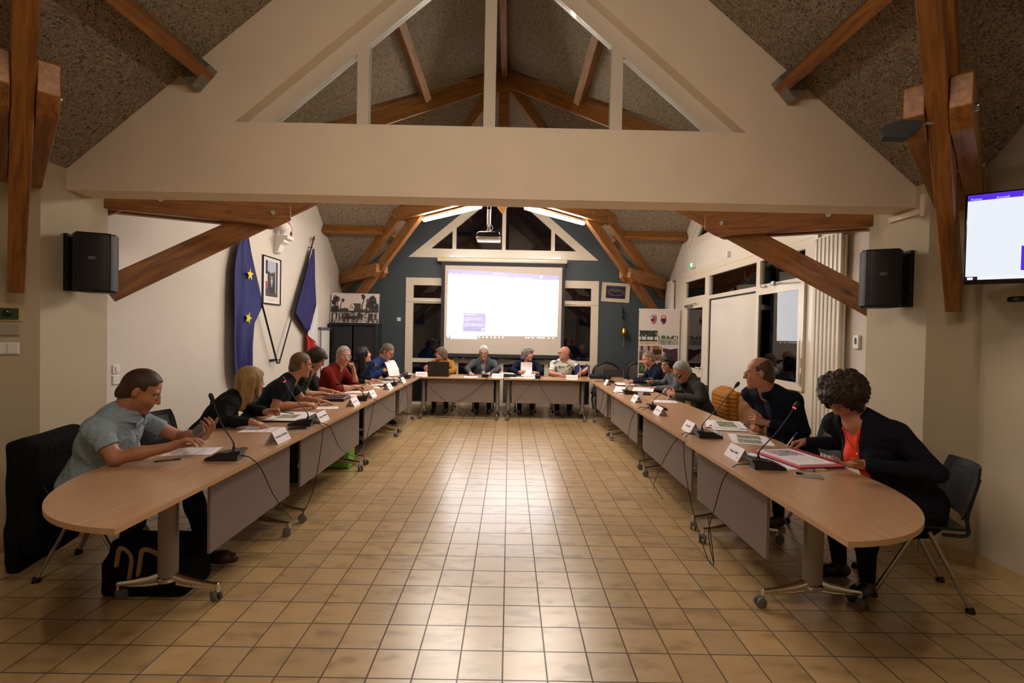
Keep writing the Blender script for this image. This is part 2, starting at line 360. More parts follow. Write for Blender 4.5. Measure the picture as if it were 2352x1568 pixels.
# skirting
def skirt(name, pts, label):
    mb = MB()
    for a, b in zip(pts[:-1], pts[1:]):
        a = Vector((*a, 0)); b = Vector((*b, 0)); d = (b - a); L = d.length; R = Matrix.Rotation(math.atan2(d.y, d.x), 3, 'Z')
        n = max(1, round(L / .41))
        for i in range(n): mb.box((a + d * ((i + .5) / n)) + Vector((0, 0, .05)), (L / n - .004, .022, .10), R)
        mb.box((a + b) / 2 + Vector((0, 0, .049)), (L, .016, .096), R)
    struct(mb.build(name, M_base), label)
skirt('baseboard_left', [(-3.36, 4.14), (-3.36, 3.555), (-3.58, 3.335), (-3.58, -3.0)], 'beige tile skirting of the near left wall')
skirt('baseboard_left', [(XL + .0, 4.15), (XL + .0, 10.6)], 'beige tile skirting of the far left wall')
skirt('baseboard_right', [(3.07, 4.23), (3.07, 3.63), (3.28, 3.42), (3.28, -3.0)], 'beige tile skirting of the near right wall')
mb = MB(); mb.bx(-3.6, -2.3, YB - .02, YB, 0, .07); mb.bx(1.95, 3.36, YB - .02, YB, 0, .07); struct(mb.build('baseboard_back', M_slate), 'dark skirting of the end wall')
# white cable trim on the right pier
mb = MB(); mb.bx(3.05, 3.07, 3.66, 3.70, 2.50, 2.66); mb.bx(3.045, 3.068, 3.70, 4.0, 2.52, 2.56)
struct(mb.build('trim_1', M_wall), 'cream cable trim beside the beam end')

# ---------------- windows ----------------
wn = [0]
def tri_window(fn, c, H, z0, gh, gz, posts, pw, w0, w1, label, apexcut=None):
    """triangular window: outer half H at z0, glass half gh from gz, vertical posts at offsets"""
    wn[0] += 1; loops = []; edges = [-gh] + [p for p in posts] + [gh]; topz = lambda u: gz + (gh - abs(u)) * SL
    for a, b in zip(edges[:-1], edges[1:]):
        a2 = a + (pw / 2 if a != -gh else 0); b2 = b - (pw / 2 if b != gh else 0)
        l = [(c + a2, gz), (c + b2, gz)]
        if b != gh: l.append((c + b2, topz(b2)))
        if a2 < 0 < b2: l.append((c, topz(0)))
        if a != -gh: l.append((c + a2, topz(a2)))
        loops.append(l)
    mb = MB(); mb.prism(tri(c, H, z0), w0, w1, fn, holes=loops)
    win = struct(mb.build('window_%d' % wn[0], M_white), label)
    wm = (w0 + w1) / 2
    for l in loops:
        g = MB(); g.prism(l, wm - .004, wm + .004, fn); g.build('pane', M_glass, win)
    return win
tri_window(fxz, -.17, 1.93, 3.12, 1.68, 3.165, (-1.0, -.02, .965), .09, YM0 + .10, YM0 + .16, 'white triangular window in the cream gable above the beam')
tri_window(fxz, -.16, 2.04, 3.16, 1.56, 3.35, (-1.06, .0, 1.055), .08, YB - .02, YB + .06, 'white triangular window high in the dark end wall')
tri_window(fyz, 7.3, 2.12, 3.24, 1.76, 3.38, (-1.22, 0, 1.22), .09, XR + .02, XR + .08, 'white triangular window high in the right wall')
def rect(a, b, c, d): return [(a, c), (b, c), (b, d), (a, d)]
# window wall behind the screen
wn[0] += 1; mb = MB(); H = []; xs = [-2.08, -1.185, -1.09, -.21, -.12, .76, .855, 1.74]
for i in range(0, 8, 2):
    for z in ((.06, .91), (.995, 2.175), (2.287, 2.56)): H.append(rect(xs[i], xs[i + 1], *z))
mb.prism(rect(-2.24, 1.90, .0, 2.72), YB - .03, YB + .05, fxz, holes=H); mb.bx(-2.24, 1.9, YB - .045, YB - .031, 2.20, 2.212)
bw = struct(mb.build('window_%d' % wn[0], M_white), 'white framed window wall behind the projection screen')
for h in H:
    g = MB(); g.prism(h, YB + .008, YB + .016, fxz); g.build('pane', M_glass, bw)
for x0, x1 in ((-2.0, -1.25), (.88, 1.4)):
    g = MB(); g.rbox(((x0 + x1) / 2, YB - .05, 2.225), (x1 - x0, .025, .03), .006); g.build('espagnolette_bar', M_whitep, bw)
# glazed partition on the right
wn[0] += 1; T3 = [rect(8.51, 9.47, 2.30, 2.60), rect(6.74, 8.34, 2.27, 2.60), rect(5.63, 6.64, 2.28, 2.60)]
mb = MB(); mb.prism(rect(5.49, 9.72, .0, 2.79), XR - .02, XR + .05, fyz, holes=T3 + [rect(8.50, 9.46, .02, 2.19), rect(6.74, 8.33, .10, 2.21), rect(5.60, 6.66, .99, 2.22)])
mb.bx(XR - .026, XR - .02, 5.49, 9.72, 2.70, 2.706)
gp = struct(mb.build('window_%d' % wn[0], M_white), 'white framed partition along the right wall')
for h in T3:
    g = MB(); g.prism(h, XR + .01, XR + .018, fyz); g.build('pane', M_glass, gp)
g = MB(); g.prism(rect(6.74, 8.33, .10, 2.21), XR + .01, XR + .03, fyz); g.build('white_panel', mat('glossy_white_panel', lin((222, 214, 204)), .12, coat=.3), gp)
g = MB(); g.bx(XR - .0, XR + .01, 6.74, 8.33, 2.19, 2.21); g.bx(XR - .0, XR + .01, 8.31, 8.33, .1, 2.2); g.build('gasket', M_black, gp)
wn[0] += 1; mb = MB(); mb.prism(rect(5.58, 6.68, .97, 2.24), XR - .05, XR - .021, fyz, holes=[rect(5.69, 6.60, 1.06, 2.14)])
ws = struct(mb.build('window_%d' % wn[0], M_white), 'white casement window in the right partition')
g = MB(); g.prism(rect(5.69, 6.60, 1.06, 2.14), XR - .04, XR - .032, fyz); g.build('pane', M_glass, ws)
g = MB(); g.cyl((XR - .075, 5.60, 1.05), (XR - .075, 5.60, 1.55), .009); g.rbox((XR - .062, 5.60, 1.30), (.03, .03, .10), .005); g.rbox((XR - .075, 5.62, 1.12), (.02, .025, .14), .005); g.build('window_handle', M_whitep, ws, True)
g = MB(); g.rbox((XR - .07, 6.45, 2.245), (.03, .12, .02), .004); g.rbox((XR - .075, 6.2, 2.26), (.04, .08, .05), .01); g.cyl((XR - .07, 6.16, 2.25), (XR - .07, 5.66, 2.22), .005); g.build('opening_stay', M_steel, ws, True)
# door in the partition
mb = MB(); mb.prism(rect(8.50, 9.46, .02, 2.19), XR - .02, XR + .03, fyz, holes=[rect(8.60, 9.36, .20, .86), rect(8.60, 9.36, 1.00, 2.09)])
dr = struct(mb.build('door_1', M_white), 'white glazed door at the far end of the right partition')
for h in (rect(8.60, 9.36, .20, .86), rect(8.60, 9.36, 1.00, 2.09)):
    g = MB(); g.prism(h, XR, XR + .008, fyz); g.build('pane', M_glass, dr)
g = MB(); g.rbox((XR - .03, 8.55, .98), (.015, .04, .22), .004); g.cyl((XR - .03, 8.55, 1.03), (XR - .08, 8.55, 1.03), .01); g.cyl((XR - .08, 8.55, 1.03), (XR - .08, 8.69, 1.03), .011); g.build('door_handle', M_whitep, dr, True)
g = MB(); g.rbox((XR - .05, 9.2, 2.13), (.05, .30, .05), .01); g.cyl((XR - .06, 9.1, 2.15), (XR - .06, 8.8, 2.17), .008); g.build('door_closer', M_steel, dr, True)
# column next to the near radiator
mb = MB(); mb.bx(XR - .03, XR + .02, 5.39, 5.48, 0, 2.77); struct(mb.build('trim_2', M_white), 'white post between the partition and the near radiator')

# ---------------- roof timber ----------------
def beam_in(par, name, a, b, wd, ht, roll_up=(0, 0, 1), m=None, pointed=False, cut=0.0):
    """timber from a to b: length along local X, section wd (sideways) x ht (in the vertical plane)"""
    a = Vector(a); b = Vector(b); x = (b - a); L = x.length; x.normalize(); u = Vector(roll_up); y = u.cross(x)
    if y.length < 1e-4: y = Vector((0, 1, 0))
    y.normalize(); z = x.cross(y); R = Matrix((x, y, z)).transposed()
    mb = MB(); h = ht / 2; w2 = wd / 2; c = cut
    prof = [(-c / 2, -h), (L - c, -h), (L, -h + c * .6), (L, h - c * .2), (L - c * .3, h), (0, h)] if c else [(0, -h), (L, -h), (L, h), (0, h)]
    mb.prism(prof, -w2, w2, lambda p, q, r_: (p, r_, q))
    me = mb.build(name, m or M_timber, None)
    me.matrix_world = Matrix.Translation(a) @ R.to_4x4(); me.parent = par
    me.location = a - Vector(par.location); me.rotation_euler = R.to_euler()
    b2 = bmesh.new(); b2.from_mesh(me.data); bmesh.ops.bevel(b2, geom=[e for e in b2.edges], offset=.004, segments=1, affect='EDGES'); b2.to_mesh(me.data); b2.free()
    return me
def truss(corner, center, label, lamp=None):
    cx, cy = corner; dx = center[0] - cx; dy = center[1] - cy; L = math.hypot(dx, dy); d = Vector((dx / L, dy / L, 0)); n = Vector((-d.y, d.x, 0)); o = Vector((cx, cy, 0))
    vz = lambda s: RID - SL * (L - s) / math.sqrt(2)
    P = lambda s, z, off=0: o + d * s + n * off + Vector((0, 0, z))
    t = thing('roof_truss', label, 'roof truss', (cx, cy, 1.78), group='orange timber roof trusses')
    beam_in(t, 'rafter', P(.06, vz(.06) - .16), P(L - .03, vz(L) - .17), .085, .20)
    beam_in(t, 'strut', P(.10, 1.86), P(3.05, 3.84), .085, .21)
    for sd in (-1, 1):
        beam_in(t, 'lower_clamp', P(.06, 2.66, sd * .088), P(1.56, 2.74, sd * .088), .085, .25, cut=.12)
        beam_in(t, 'tie', P(L - .06, 3.68, sd * .088), P(2.08, 3.68, sd * .088), .085, .22, cut=.16)
    for s_, z_ in ((1.38, 2.73), (.45, 2.68), (2.35, 3.66), (2.78, 3.69)):
        g = MB(); g.cyl(P(s_, z_, -.145), P(s_, z_, .145), .022, 10); g.build('bolt', M_steel, t, True, world=True)
    return t
def fluo(corner, center, power, label, group, s0=2.86, s1=4.34, z=3.50):
    cx, cy = corner; dx = center[0] - cx; dy = center[1] - cy; L = math.hypot(dx, dy); d = Vector((dx / L, dy / L, 0)); R = Matrix.Rotation(math.atan2(dy, dx), 3, 'Z')
    m_ = Vector((cx, cy, 0)) + d * ((s0 + s1) / 2) + Vector((0, 0, z)); t = thing('fluorescent_light', label, 'ceiling light', m_, group=group)
    g = MB(); g.rbox((0, 0, .035), (s1 - s0, .07, .035), .006, R); g.build('housing', M_whitep, t)
    g = MB(); g.rbox((0, 0, 0), (s1 - s0 - .02, .062, .05), .02, R, 3)
    g.build('diffuser', mat('tube_light_%.1f' % power, (.9, .9, .9), .4, emit=((1.0, .90, .79) if power == FAR_TUBE else (1.0, .87, .72), power)), t, True)
    return t
FCo = {'back left': (-3.60, 10.62), 'back right': (3.33, 10.62), 'front left': (-3.50, 4.15), 'front right': (3.25, 4.21)}
for k, c_ in FCo.items():
    truss(c_, FC, 'orange timber roof truss rising from the %s corner of the far room' % k)
    fluo(c_, FC, FAR_TUBE, 'lit fluorescent tube under the roof tie on the %s side of the far room' % k, 'lit tubes of the far room')
NCo = {'left': (-3.44, 3.46), 'right': (3.17, 3.51)}
for k, c_ in NCo.items():
    truss(c_, NC, 'dark orange timber roof truss hanging at the %s edge of the photo' % k)
    fluo(c_, NC, NEAR_TUBE, 'fluorescent tube under the %s roof tie of the near room' % k, 'tubes of the near room')
for k, c_ in {'left': (-3.5, -3.0), 'right': (3.2, -3.0)}.items():
    fluo(c_, NC, REAR_TUBE, 'fluorescent tube under the rear %s roof tie behind the camera' % k, 'tubes of the near room')
for (c_, nm) in ((FC, 'far'), (NC, 'near')):
    kp = thing('king_post', 'short pointed timber post hanging from the ridge of the %s room' % nm, 'roof post', (c_[0], c_[1], 3.3))
    g = MB(); g.bx(-.075, .075, -.075, .075, .13, 2.1); g.add([(-.075, -.075, .13), (.075, -.075, .13), (.075, .075, .13), (-.075, .075, .13), (0, 0, .02)], [(0, 4, 1), (1, 4, 2), (2, 4, 3), (3, 4, 0)]); g.build('post', M_timber, kp)
    D = 3.46; k = 0
    for (ux, uy) in ((1, 0), (-1, 0), (0, 1), (0, -1)):
        if nm == 'near' and uy == -1: continue
        lim = D
        if nm == 'far': lim = {(1, 0): 3.49, (-1, 0): 3.44, (0, 1): 3.34, (0, -1): 3.29}[(ux, uy)]
        else: lim = {(1, 0): 3.40, (-1, 0): 3.42, (0, 1): 3.50}[(ux, uy)]
        sd_name = {(1, 0): 'right', (-1, 0): 'left', (0, 1): 'back', (0, -1): 'front'}[(ux, uy)]
        for off in (-2.19, -.97, 0, .97, 2.19):
            z = hz(off) - .12; a0 = abs(off) + .10 if off else .12
            A = Vector((c_[0] + ux * a0 + (off if ux == 0 else 0), c_[1] + uy * a0 + (off if uy == 0 else 0), z))
            B = Vector((c_[0] + ux * lim + (off if ux == 0 else 0), c_[1] + uy * lim + (off if uy == 0 else 0), z))
            hgt = 'lower' if abs(off) > 2 else 'upper' if off else 'ridge'
            sidew = '' if off == 0 else (' west' if off < 0 else ' east') if ux == 0 else (' near' if off < 0 else ' far')
            t = thing('purlin', '%s%s timber purlin running to the %s gable of the %s room' % (hgt, sidew, sd_name, nm), 'purlin', A, group='orange timber purlins')
            up = Vector((0, 0, 1)) if off == 0 else (Vector((math.copysign(SL, off), 0, 1)) if ux == 0 else Vector((0, math.copysign(SL, off), 1))).normalized()
            beam_in(t, 'timber', A, B, .085, .17, roll_up=up)
            if nm == 'near' and uy == 1 and abs(off) > 2:
                g = MB(); g.box(B + Vector((0, -.05, -.04)), (.115, .10, .20), Matrix.Rotation(-math.copysign(.70, off) if True else 0, 3, 'Y')); g.build('joist_hanger', M_galv, t, world=True)
# ---------------- tables ----------------
TZ = 0.745
def leg_parts(t, x, y, rz, castors=((.28, 0), (-.28, 0))):
    """T foot leg: column, curved chrome foot (along local X), two castors"""
    R = Matrix.Rotation(rz, 3, 'Z'); o = Vector((x, y, 0)); W = lambda a, b, c: o + R @ Vector((a, b, c))
    g = MB(); n = 20
    for z0, z1 in ((.135, TZ - .05),):
        prof = [(.045 * math.cos(2 * PI * k / n), .045 * math.sin(2 * PI * k / n)) for k in range(n)]
        prof = [(a * 1.25, b * .85) for a, b in prof]
        vs = [W(a, b, z0) for a, b in prof] + [W(a, b, z1) for a, b in prof]
        g.add(vs, [(k, (k + 1) % n, n + (k + 1) % n, n + k) for k in range(n)] + [tuple(range(n)), tuple(n + k for k in range(n))])
    leg = g.build('leg', M_greym, t, True); bpy.context.view_layer.update()
    g = MB(); g.box(W(0, 0, TZ - .045), (.40, .09, .03), R); g.build('bracket', M_black, leg)
    g = MB()
    for sd in (-1, 1):
        pts = [(.0, .150), (.03, .140), (.10, .118), (.20, .100), (.285, .090)]; rs = [.030, .028, .022, .016, .012]
        g.tube([W(sd * a, 0, z) for a, z in pts], rs, 12, flat=1.15)
        g.tube([W(sd * a, 0, z) for a, z in ((.05, .10), (.12, .088), (.2, .084), (.285, .084))], [.012, .011, .010, .009], 8)
        g.cyl(W(sd * .285, 0, .055), W(sd * .285, 0, .100), .011, 12)
    g.lathe([(.052, .118), (.056, .125), (.056, .140), (.046, .148)], o, 20)
    g.build('foot', M_chrome, leg, True)
    for i, sd in enumerate((-1, 1)):
        q = rz + (.9 if i else -.7) + x * .6 + y; d = Vector((math.cos(q), math.sin(q), 0)); s_ = Vector((-d.y, d.x, 0)); p = W(sd * .285, 0, 0) + d * .018
        g = MB()
        for k in (-1, 1):
            a = p + s_ * .010 * k + Vector((0, 0, .030)); b_ = p + s_ * .024 * k + Vector((0, 0, .030)); g.tube([a, a + (b_ - a) * .15, a + (b_ - a) * .85, b_], [.026, .030, .030, .024], 18)
        g.rbox(p + Vector((0, 0, .044)), (.036, .018, .026), .006, Matrix.Rotation(q, 3, 'Z'))
        g.build('castor', M_grey, leg, True)
def table(name, label, outline, legs, panel, group, legrz=0.0, grain=PI / 2):
    """outline: plan polygon in world; grain direction via object rotation"""
    t = thing(name, label, 'table', (0, 0, 0), group=group)
    R = Matrix.Rotation(-grain, 3, 'Z'); q = [R @ Vector((a, b, 0)) for a, b in outline]
    g = MB(); n = len(q); g.prism([(v.x, v.y) for v in q], TZ - .025, TZ)
    g.m = [0] * len(g.f)
    nt_ = len(g.f) - n
    for i in range(nt_, len(g.f)): g.m[i] = 1
    top = g.build('tabletop', [M_oak, M_edge], t); top.rotation_euler = (0, 0, grain)
    for (x, y) in legs: leg_parts(t, x, y, legrz)
    p0, p1, z0, z1 = panel; a = Vector((*p0, 0)); b = Vector((*p1, 0)); d = b - a; R2 = Matrix.Rotation(math.atan2(d.y, d.x), 3, 'Z')
    g = MB(); g.rbox((a + b) / 2 + Vector((0, 0, (z0 + z1) / 2)), (d.length, .018, z1 - z0), .002, R2, 1); g.build('modesty_panel', M_panel, t)
    g = MB(); g.box((a + b) / 2 + Vector((0, 0, TZ - .035)), (d.length * .96, .03, .018), R2); g.build('rail', M_black, t)
    return t
def fixlegs():
    """leg sub parts were given in table space; re-anchor to the leg's own frame (leg has no offset)"""
    pass
xi = -1.585
def dend(xi, xo, y0, yc, y1, n=22):
    """inner corner sharp at y0, rounded outer end bulging toward the camera"""
    w_ = xo - xi; pts = [(xi, y0)]
    P0, P1, P2, P3 = (xi, y0), (xi + w_ * .62, y0 + .02), (xo - w_ * .0, yc - .46), (xo, yc)
    for i in range(1, n + 1):
        t = i / n; a, b, c, d = (1 - t) ** 3, 3 * t * (1 - t) ** 2, 3 * t * t * (1 - t), t ** 3
        pts.append((a * P0[0] + b * P1[0] + c * P2[0] + d * P3[0], a * P0[1] + b * P1[1] + c * P2[1] + d * P3[1]))
    return pts + [(xo, y1), (xi, y1)]
rc = lambda a, b, c, d: [(a, c), (b, c), (b, d), (a, d)]
gL, gR = 'tables of the left row', 'tables of the right row'
table('conference_table', 'oak table with a rounded end nearest the camera on the left', dend(xi, -2.36, 2.0, 2.92, 3.875), [(-1.93, 2.82), (-1.93, 3.74)], ((-1.665, 2.76), (-1.665, 3.76), .30, .71), gL)
table('conference_table', 'oak table second from the camera in the left row, folder and phone on it', rc(-2.37, xi - .005, 3.88, 5.63), [(-1.93, 4.02), (-1.93, 5.52)], ((-1.665, 3.96), (-1.665, 5.50), .30, .71), gL)
table('conference_table', 'oak table third from the camera in the left row, white mouse on it', rc(-2.38, xi - .01, 5.635, 7.42), [(-1.95, 5.78), (-1.95, 7.30)], ((-1.67, 5.72), (-1.67, 7.28), .30, .71), gL)
table('conference_table', 'oak table farthest from the camera in the left row', rc(-2.39, -1.60, 7.425, 8.93), [(-1.97, 7.62), (-1.97, 8.75)], ((-1.68, 7.58), (-1.68, 8.55), .30, .71), gL)
xi2, xo2 = 1.40, 2.18
rt = dend(xi2, 2.17, 2.0, 2.92, 3.875)
table('conference_table', 'oak table with a rounded end nearest the camera on the right', [(x, y) for x, y in rt][::-1], [(1.80, 2.86), (1.80, 3.76)], ((1.50, 2.80), (1.50, 3.84), .30, .71), gR)
table('conference_table', 'oak table second from the camera in the right row, stack of printouts on it', rc(xi2 + .03, xo2, 3.88, 5.62), [(1.82, 4.02), (1.82, 5.50)], ((1.52, 4.02), (1.52, 5.50), .30, .71), gR)
table('conference_table', 'oak table third from the camera in the right row, plastic cup on it', rc(xi2 + .05, xo2, 5.625, 7.42), [(1.83, 5.78), (1.83, 7.30)], ((1.53, 5.78), (1.53, 7.28), .30, .71), gR)
table('conference_table', 'oak table farthest from the camera in the right row', rc(xi2 + .06, xo2 + .02, 7.425, 8.97), [(1.84, 7.62), (1.84, 8.78)], ((1.53, 7.60), (1.53, 8.50), .30, .71), gR)
gB = 'tables below the screen'
table('conference_table', 'oak table below the screen, left of the two, laptop on it', rc(-1.70, -.095, 8.94, 9.72), [(-1.56, 9.12), (-.20, 9.12)], ((-1.49, 9.03), (-.27, 9.03), .29, .70), gB, legrz=PI / 2, grain=0)
table('conference_table', 'oak table below the screen, right of the two, small flags on it', rc(-.085, 1.50, 8.94, 9.72), [(.0, 9.12), (1.37, 9.12)], ((.06, 9.03), (1.30, 9.03), .29, .70), gB, legrz=PI / 2, grain=0)

# ---------------- chairs ----------------
def perf_mat():
    m = bpy.data.materials.new('perforated_black_plastic'); m.use_nodes = True; nt = m.node_tree; b = nt.nodes['Principled BSDF']; L = nt.links.new; b.inputs['Specular IOR Level'].default_value = .3
    b.inputs['Base Color'].default_value = (.012, .012, .013, 1); b.inputs['Roughness'].default_value = .4
    tc = nt.nodes.new('ShaderNodeTexCoord'); sx = nt.nodes.new('ShaderNodeSeparateXYZ'); L(tc.outputs['Object'], sx.inputs[0])
    def M(op, a, c=None):
        n = nt.nodes.new('ShaderNodeMath'); n.operation = op
        for i, v in enumerate((a, c)):
            if v is None: continue
            if isinstance(v, (int, float)): n.inputs[i].default_value = v
            else: L(v, n.inputs[i])
        return n.outputs[0]
    def cell(o): return M('SUBTRACT', M('FRACT', M('MULTIPLY', o, 1 / .014)), .5)
    a = cell(sx.outputs[0]); c = cell(sx.outputs[2]); d = M('ADD', M('POWER', M('ABSOLUTE', a), 2.0), M('POWER', M('ABSOLUTE', c), 2.0))
    hole = M('LESS_THAN', d, .075)
    ax = M('LESS_THAN', M('ABSOLUTE', sx.outputs[0]), .175); az = M('MULTIPLY', M('GREATER_THAN', sx.outputs[2], .60), M('LESS_THAN', sx.outputs[2], .80))
    hole = M('MULTIPLY', hole, M('MULTIPLY', ax, az)); L(M('SUBTRACT', 1.0, hole), b.inputs['Alpha'])
    return m
M_perf = perf_mat()
def make_chair(label):
    """faces local +Y; feet on z = 0"""
    t = thing('conference_chair', label, 'chair', group='black conference chairs')
    g = MB(); nx, ny = 10, 10
    def shell(fn, th, nrm):
        vs = []; fs = []
        for k in (0, 1):
            for i in range(nx + 1):
                for j in range(ny + 1):
                    p = Vector(fn(i / nx * 2 - 1, j / ny)); vs.append(p + Vector(nrm) * th * k)
        N = (nx + 1) * (ny + 1); id_ = lambda i, j, k=0: k * N + i * (ny + 1) + j
        for i in range(nx):
            for j in range(ny):
                fs.append((id_(i, j), id_(i + 1, j), id_(i + 1, j + 1), id_(i, j + 1))); fs.append((id_(i, j, 1), id_(i, j + 1, 1), id_(i + 1, j + 1, 1), id_(i + 1, j, 1)))
        for i in range(nx):
            for j in (0, ny): fs.append((id_(i, j), id_(i + 1, j), id_(i + 1, j, 1), id_(i, j, 1)))
        for j in range(ny):
            for i in (0, nx): fs.append((id_(i, j), id_(i, j + 1), id_(i, j + 1, 1), id_(i, j, 1)))
        g.add(vs, fs)
    shell(lambda u, v: (u * (.225 - .02 * (2 * v - 1) ** 4), -.22 + .44 * v, .445 + .018 * u * u - .03 * max(0, v - .75) * 4 * max(0, v - .75) + .01 * (1 - v)), .014, (0, 0, 1)); g.build('seat', M_black, t, True)
    g = MB(); shell(lambda u, v: (u * (.222 - .03 * abs(2 * v - 1) ** 3), -.225 - .075 * v + .045 * u * u, .53 + .31 * v), .012, (0, -1, 0)); g.build('backrest', M_perf, t, True)
    for s_ in (-1, 1):
        g = MB(); g.tube(spline([(s_ * .19, -.10, .43), (s_ * .20, -.21, .45), (s_ * .205, -.205, .56), (s_ * .185, -.262, .78)], 5), .010, 8); g.build('back_post', M_black, t, True)
    for s_ in (-1, 1):
        for f in (-1, 1):
            g = MB(); g.tube([(s_ * .195, .03 * f, .44), (s_ * .20, f * .23, .03)], [.012, .013], 10); lg = g.build('leg', M_steel, t, True)
            g = MB(); g.lathe([(.024, 0), (.024, .012), (.015, .035)], (s_ * .20, f * .235, 0), 10); g.build('glide', M_black, lg, True)
    g = MB(); g.cyl((-.195, .02, .435), (.195, .02, .435), .011, 8); g.build('cross_bar', M_steel, t, True)
    return t
CH = [  # x, y, facing (deg from +x), label
    (-2.66, 3.24, 12, 'black chair with a black coat over its back, nearest on the left'),
    (-2.74, 4.20, 0, 'black perforated chair behind the blonde woman'),
    (-2.68, 5.08, 0, 'black chair of the man in the dark t-shirt'),
    (-2.76, 5.98, 0, 'black chair of the woman in dark green'),
    (-2.66, 6.75, -8, 'black chair of the man in the dark red jumper'),
    (-2.70, 7.48, 0, 'black chair of the woman with long black hair'),
    (-2.55, 8.24, 0, 'black chair of the man in the blue shirt'),
    (-1.32, 10.08, -90, 'black chair of the woman in the mustard jumper'),
    (-.51, 10.06, -90, 'black chair of the man in the grey jacket'),
    (.34, 10.06, -90, 'black chair of the woman in navy below the screen'),
    (1.09, 10.06, -90, 'black chair of the man in the patterned t-shirt'),
    (2.64, 8.30, 180, 'black chair of the farthest man in the right row'),
    (2.68, 7.46, 180, 'black chair of the woman with short dark curls'),
    (2.58, 6.48, 180, 'black chair of the man in the grey hooded top'),
    (2.64, 5.80, 180, 'empty chair under the brown coat'),
    (2.66, 4.38, 176, 'black chair of the balding man in navy'),
    (2.56, 3.10, 158, 'black perforated chair nearest on the right, behind the woman in orange')]
ch0 = None
for x, y, a, l in CH:
    rz = math.radians(a - 90)
    if ch0 is None: ch0 = make_chair(l); ch0.location = (x, y, 0); ch0.rotation_euler = (0, 0, rz)
    else: dup(ch0, (x, y, 0), rz, l)

# ---------------- table microphones ----------------
M_mic = mat('mic_body', (.010, .010, .012), .38, bump=.0002, bscale=1500)
M_red = mat('red_plastic', lin((170, 24, 40)), .4); M_redlit = mat('red_ring', lin((190, 30, 50)), .4, emit=((1, .05, .1), .6))
mic_me = {}
def mic(loc, yaw, label, neck, cables, ring=False, big=True):
    """low end of the wedge toward local -Y (the speaker), yaw rotates it; neck in local coords; cables in world coords"""
    t = thing('desk_microphone', label, 'microphone', loc, yaw, 'desk microphones')
    if 'b' not in mic_me:
        g = MB(); prof = [(-.112, .0), (-.118, .010), (-.105, .022), (-.02, .048), (.07, .062), (.098, .060), (.100, .050), (.082, .040), (.078, .0)]
        g.prism(prof, -.062, .062, lambda p, q, r_: (r_, p, q)); g.v = [(x * (1 - .16 * max(0, -y / .118)), y, z) for x, y, z in g.v]; b = bmesh.new(); me = g.build('base', M_mic, t).data
        b.from_mesh(me); bmesh.ops.bevel(b, geom=[e for e in b.edges if len(e.link_faces) == 2 and e.calc_face_angle() > .8], offset=.003, segments=2, affect='EDGES'); b.to_mesh(me); b.free(); me.shade_smooth(); _sharp(me, 35)
        mic_me['b'] = me
        g = MB(); g.rbox((0, -.045, .0445), (.085, .05, .004), .002, Matrix.Rotation(.29, 3, 'X')); g.rbox((.02, .045, .0600), (.05, .03, .004), .002, Matrix.Rotation(.15, 3, 'X')); g.rbox((-.035, .045, .0600), (.02, .015, .005), .002)
        mic_me['k'] = g.build('key_panel', mat('mic_keys', (.03, .03, .033), .3), t).data
    else:
        for n_, k in (('base', 'b'), ('key_panel', 'k')):
            o = bpy.data.objects.new(n_, mic_me[k]); C.objects.link(o); o.parent = t
    pts = spline(neck, 6); n = len(pts)
    g = MB(); g.tube(pts, [.0085 if i < 3 else (.0055 if i < n * .3 else .0042) for i in range(n)], 8); g.build('gooseneck', M_mic, t, True)
    e = Vector(pts[-1]); d = (e - Vector(pts[-3])).normalized(); q = Vector((0, 0, 1)).rotation_difference(d).to_matrix()
    g = MB(); g.lathe([(.004, -.012), (.009, 0), (.0135, .014), (.0150, .030), (.0125, .044), (.005, .052)], e, 14, q); hd = g.build('mic_head', M_black, t, True)
    if ring is not None:
        g = MB(); g.lathe([(.0095, -.002), (.0115, .002), (.0115, .009), (.0105, .012)], e, 14, q); g.build('ring', M_redlit if ring else M_red, t, True)
    for i, c in enumerate(cables):
        g = MB(); g.tube(spline([Vector(p) for p in c], 8), .0034, 6); cb = g.build('microphone_cable', M_black, None, True)
        tag(cb, 'black %scable hanging from the %s' % (('first ', 'second ')[i] if len(cables) > 1 else '', label.replace('desk microphone', 'microphone')), 'cable', 'microphone cables')
NK = lambda h=.36, r=-.16: [(0, .035, .058), (0, .03, .11), (0, r * .45, h * .62), (0, r, h)]
E2 = TZ - .035
mic((-1.755, 3.10, TZ), -PI / 2 + .12, 'desk microphone in front of the man in the pale blue shirt', NK(.365, -.09), [[(-1.67, 3.10, .77), (-1.60, 3.08, .76), (-1.56, 3.13, .68), (-1.555, 3.30, .45), (-1.56, 3.55, .22), (-1.60, 3.70, .13)]], None)
mic((-1.755, 4.24, TZ), -PI / 2 + .05, 'desk microphone between the open black folder and a phone', NK(.37, -.16), [[(-1.67, 4.24, .765), (-1.60, 4.22, .757), (-1.565, 4.18, .70), (-1.55, 4.05, .45), (-1.56, 3.95, .25), (-1.60, 3.85, .11)], [(-1.67, 4.26, .765), (-1.60, 4.28, .757), (-1.565, 4.36, .70), (-1.555, 4.55, .50), (-1.56, 4.8, .37), (-1.57, 5.1, .27), (-1.57, 5.4, .30), (-1.56, 5.62, .55), (-1.555, 5.72, .73)]], True)
mic((-1.735, 5.80, TZ), -PI / 2 + .1, 'desk microphone beside the closed document box on the left', [(0, .035, .058), (0, .02, .10), (0, -.06, .16), (0, -.17, .185), (0, -.24, .19)], [[(-1.65, 5.80, .765), (-1.60, 5.86, .757), (-1.57, 6.1, .68), (-1.56, 6.5, .52), (-1.56, 6.9, .46), (-1.56, 7.2, .56), (-1.57, 7.4, .73)]], None)
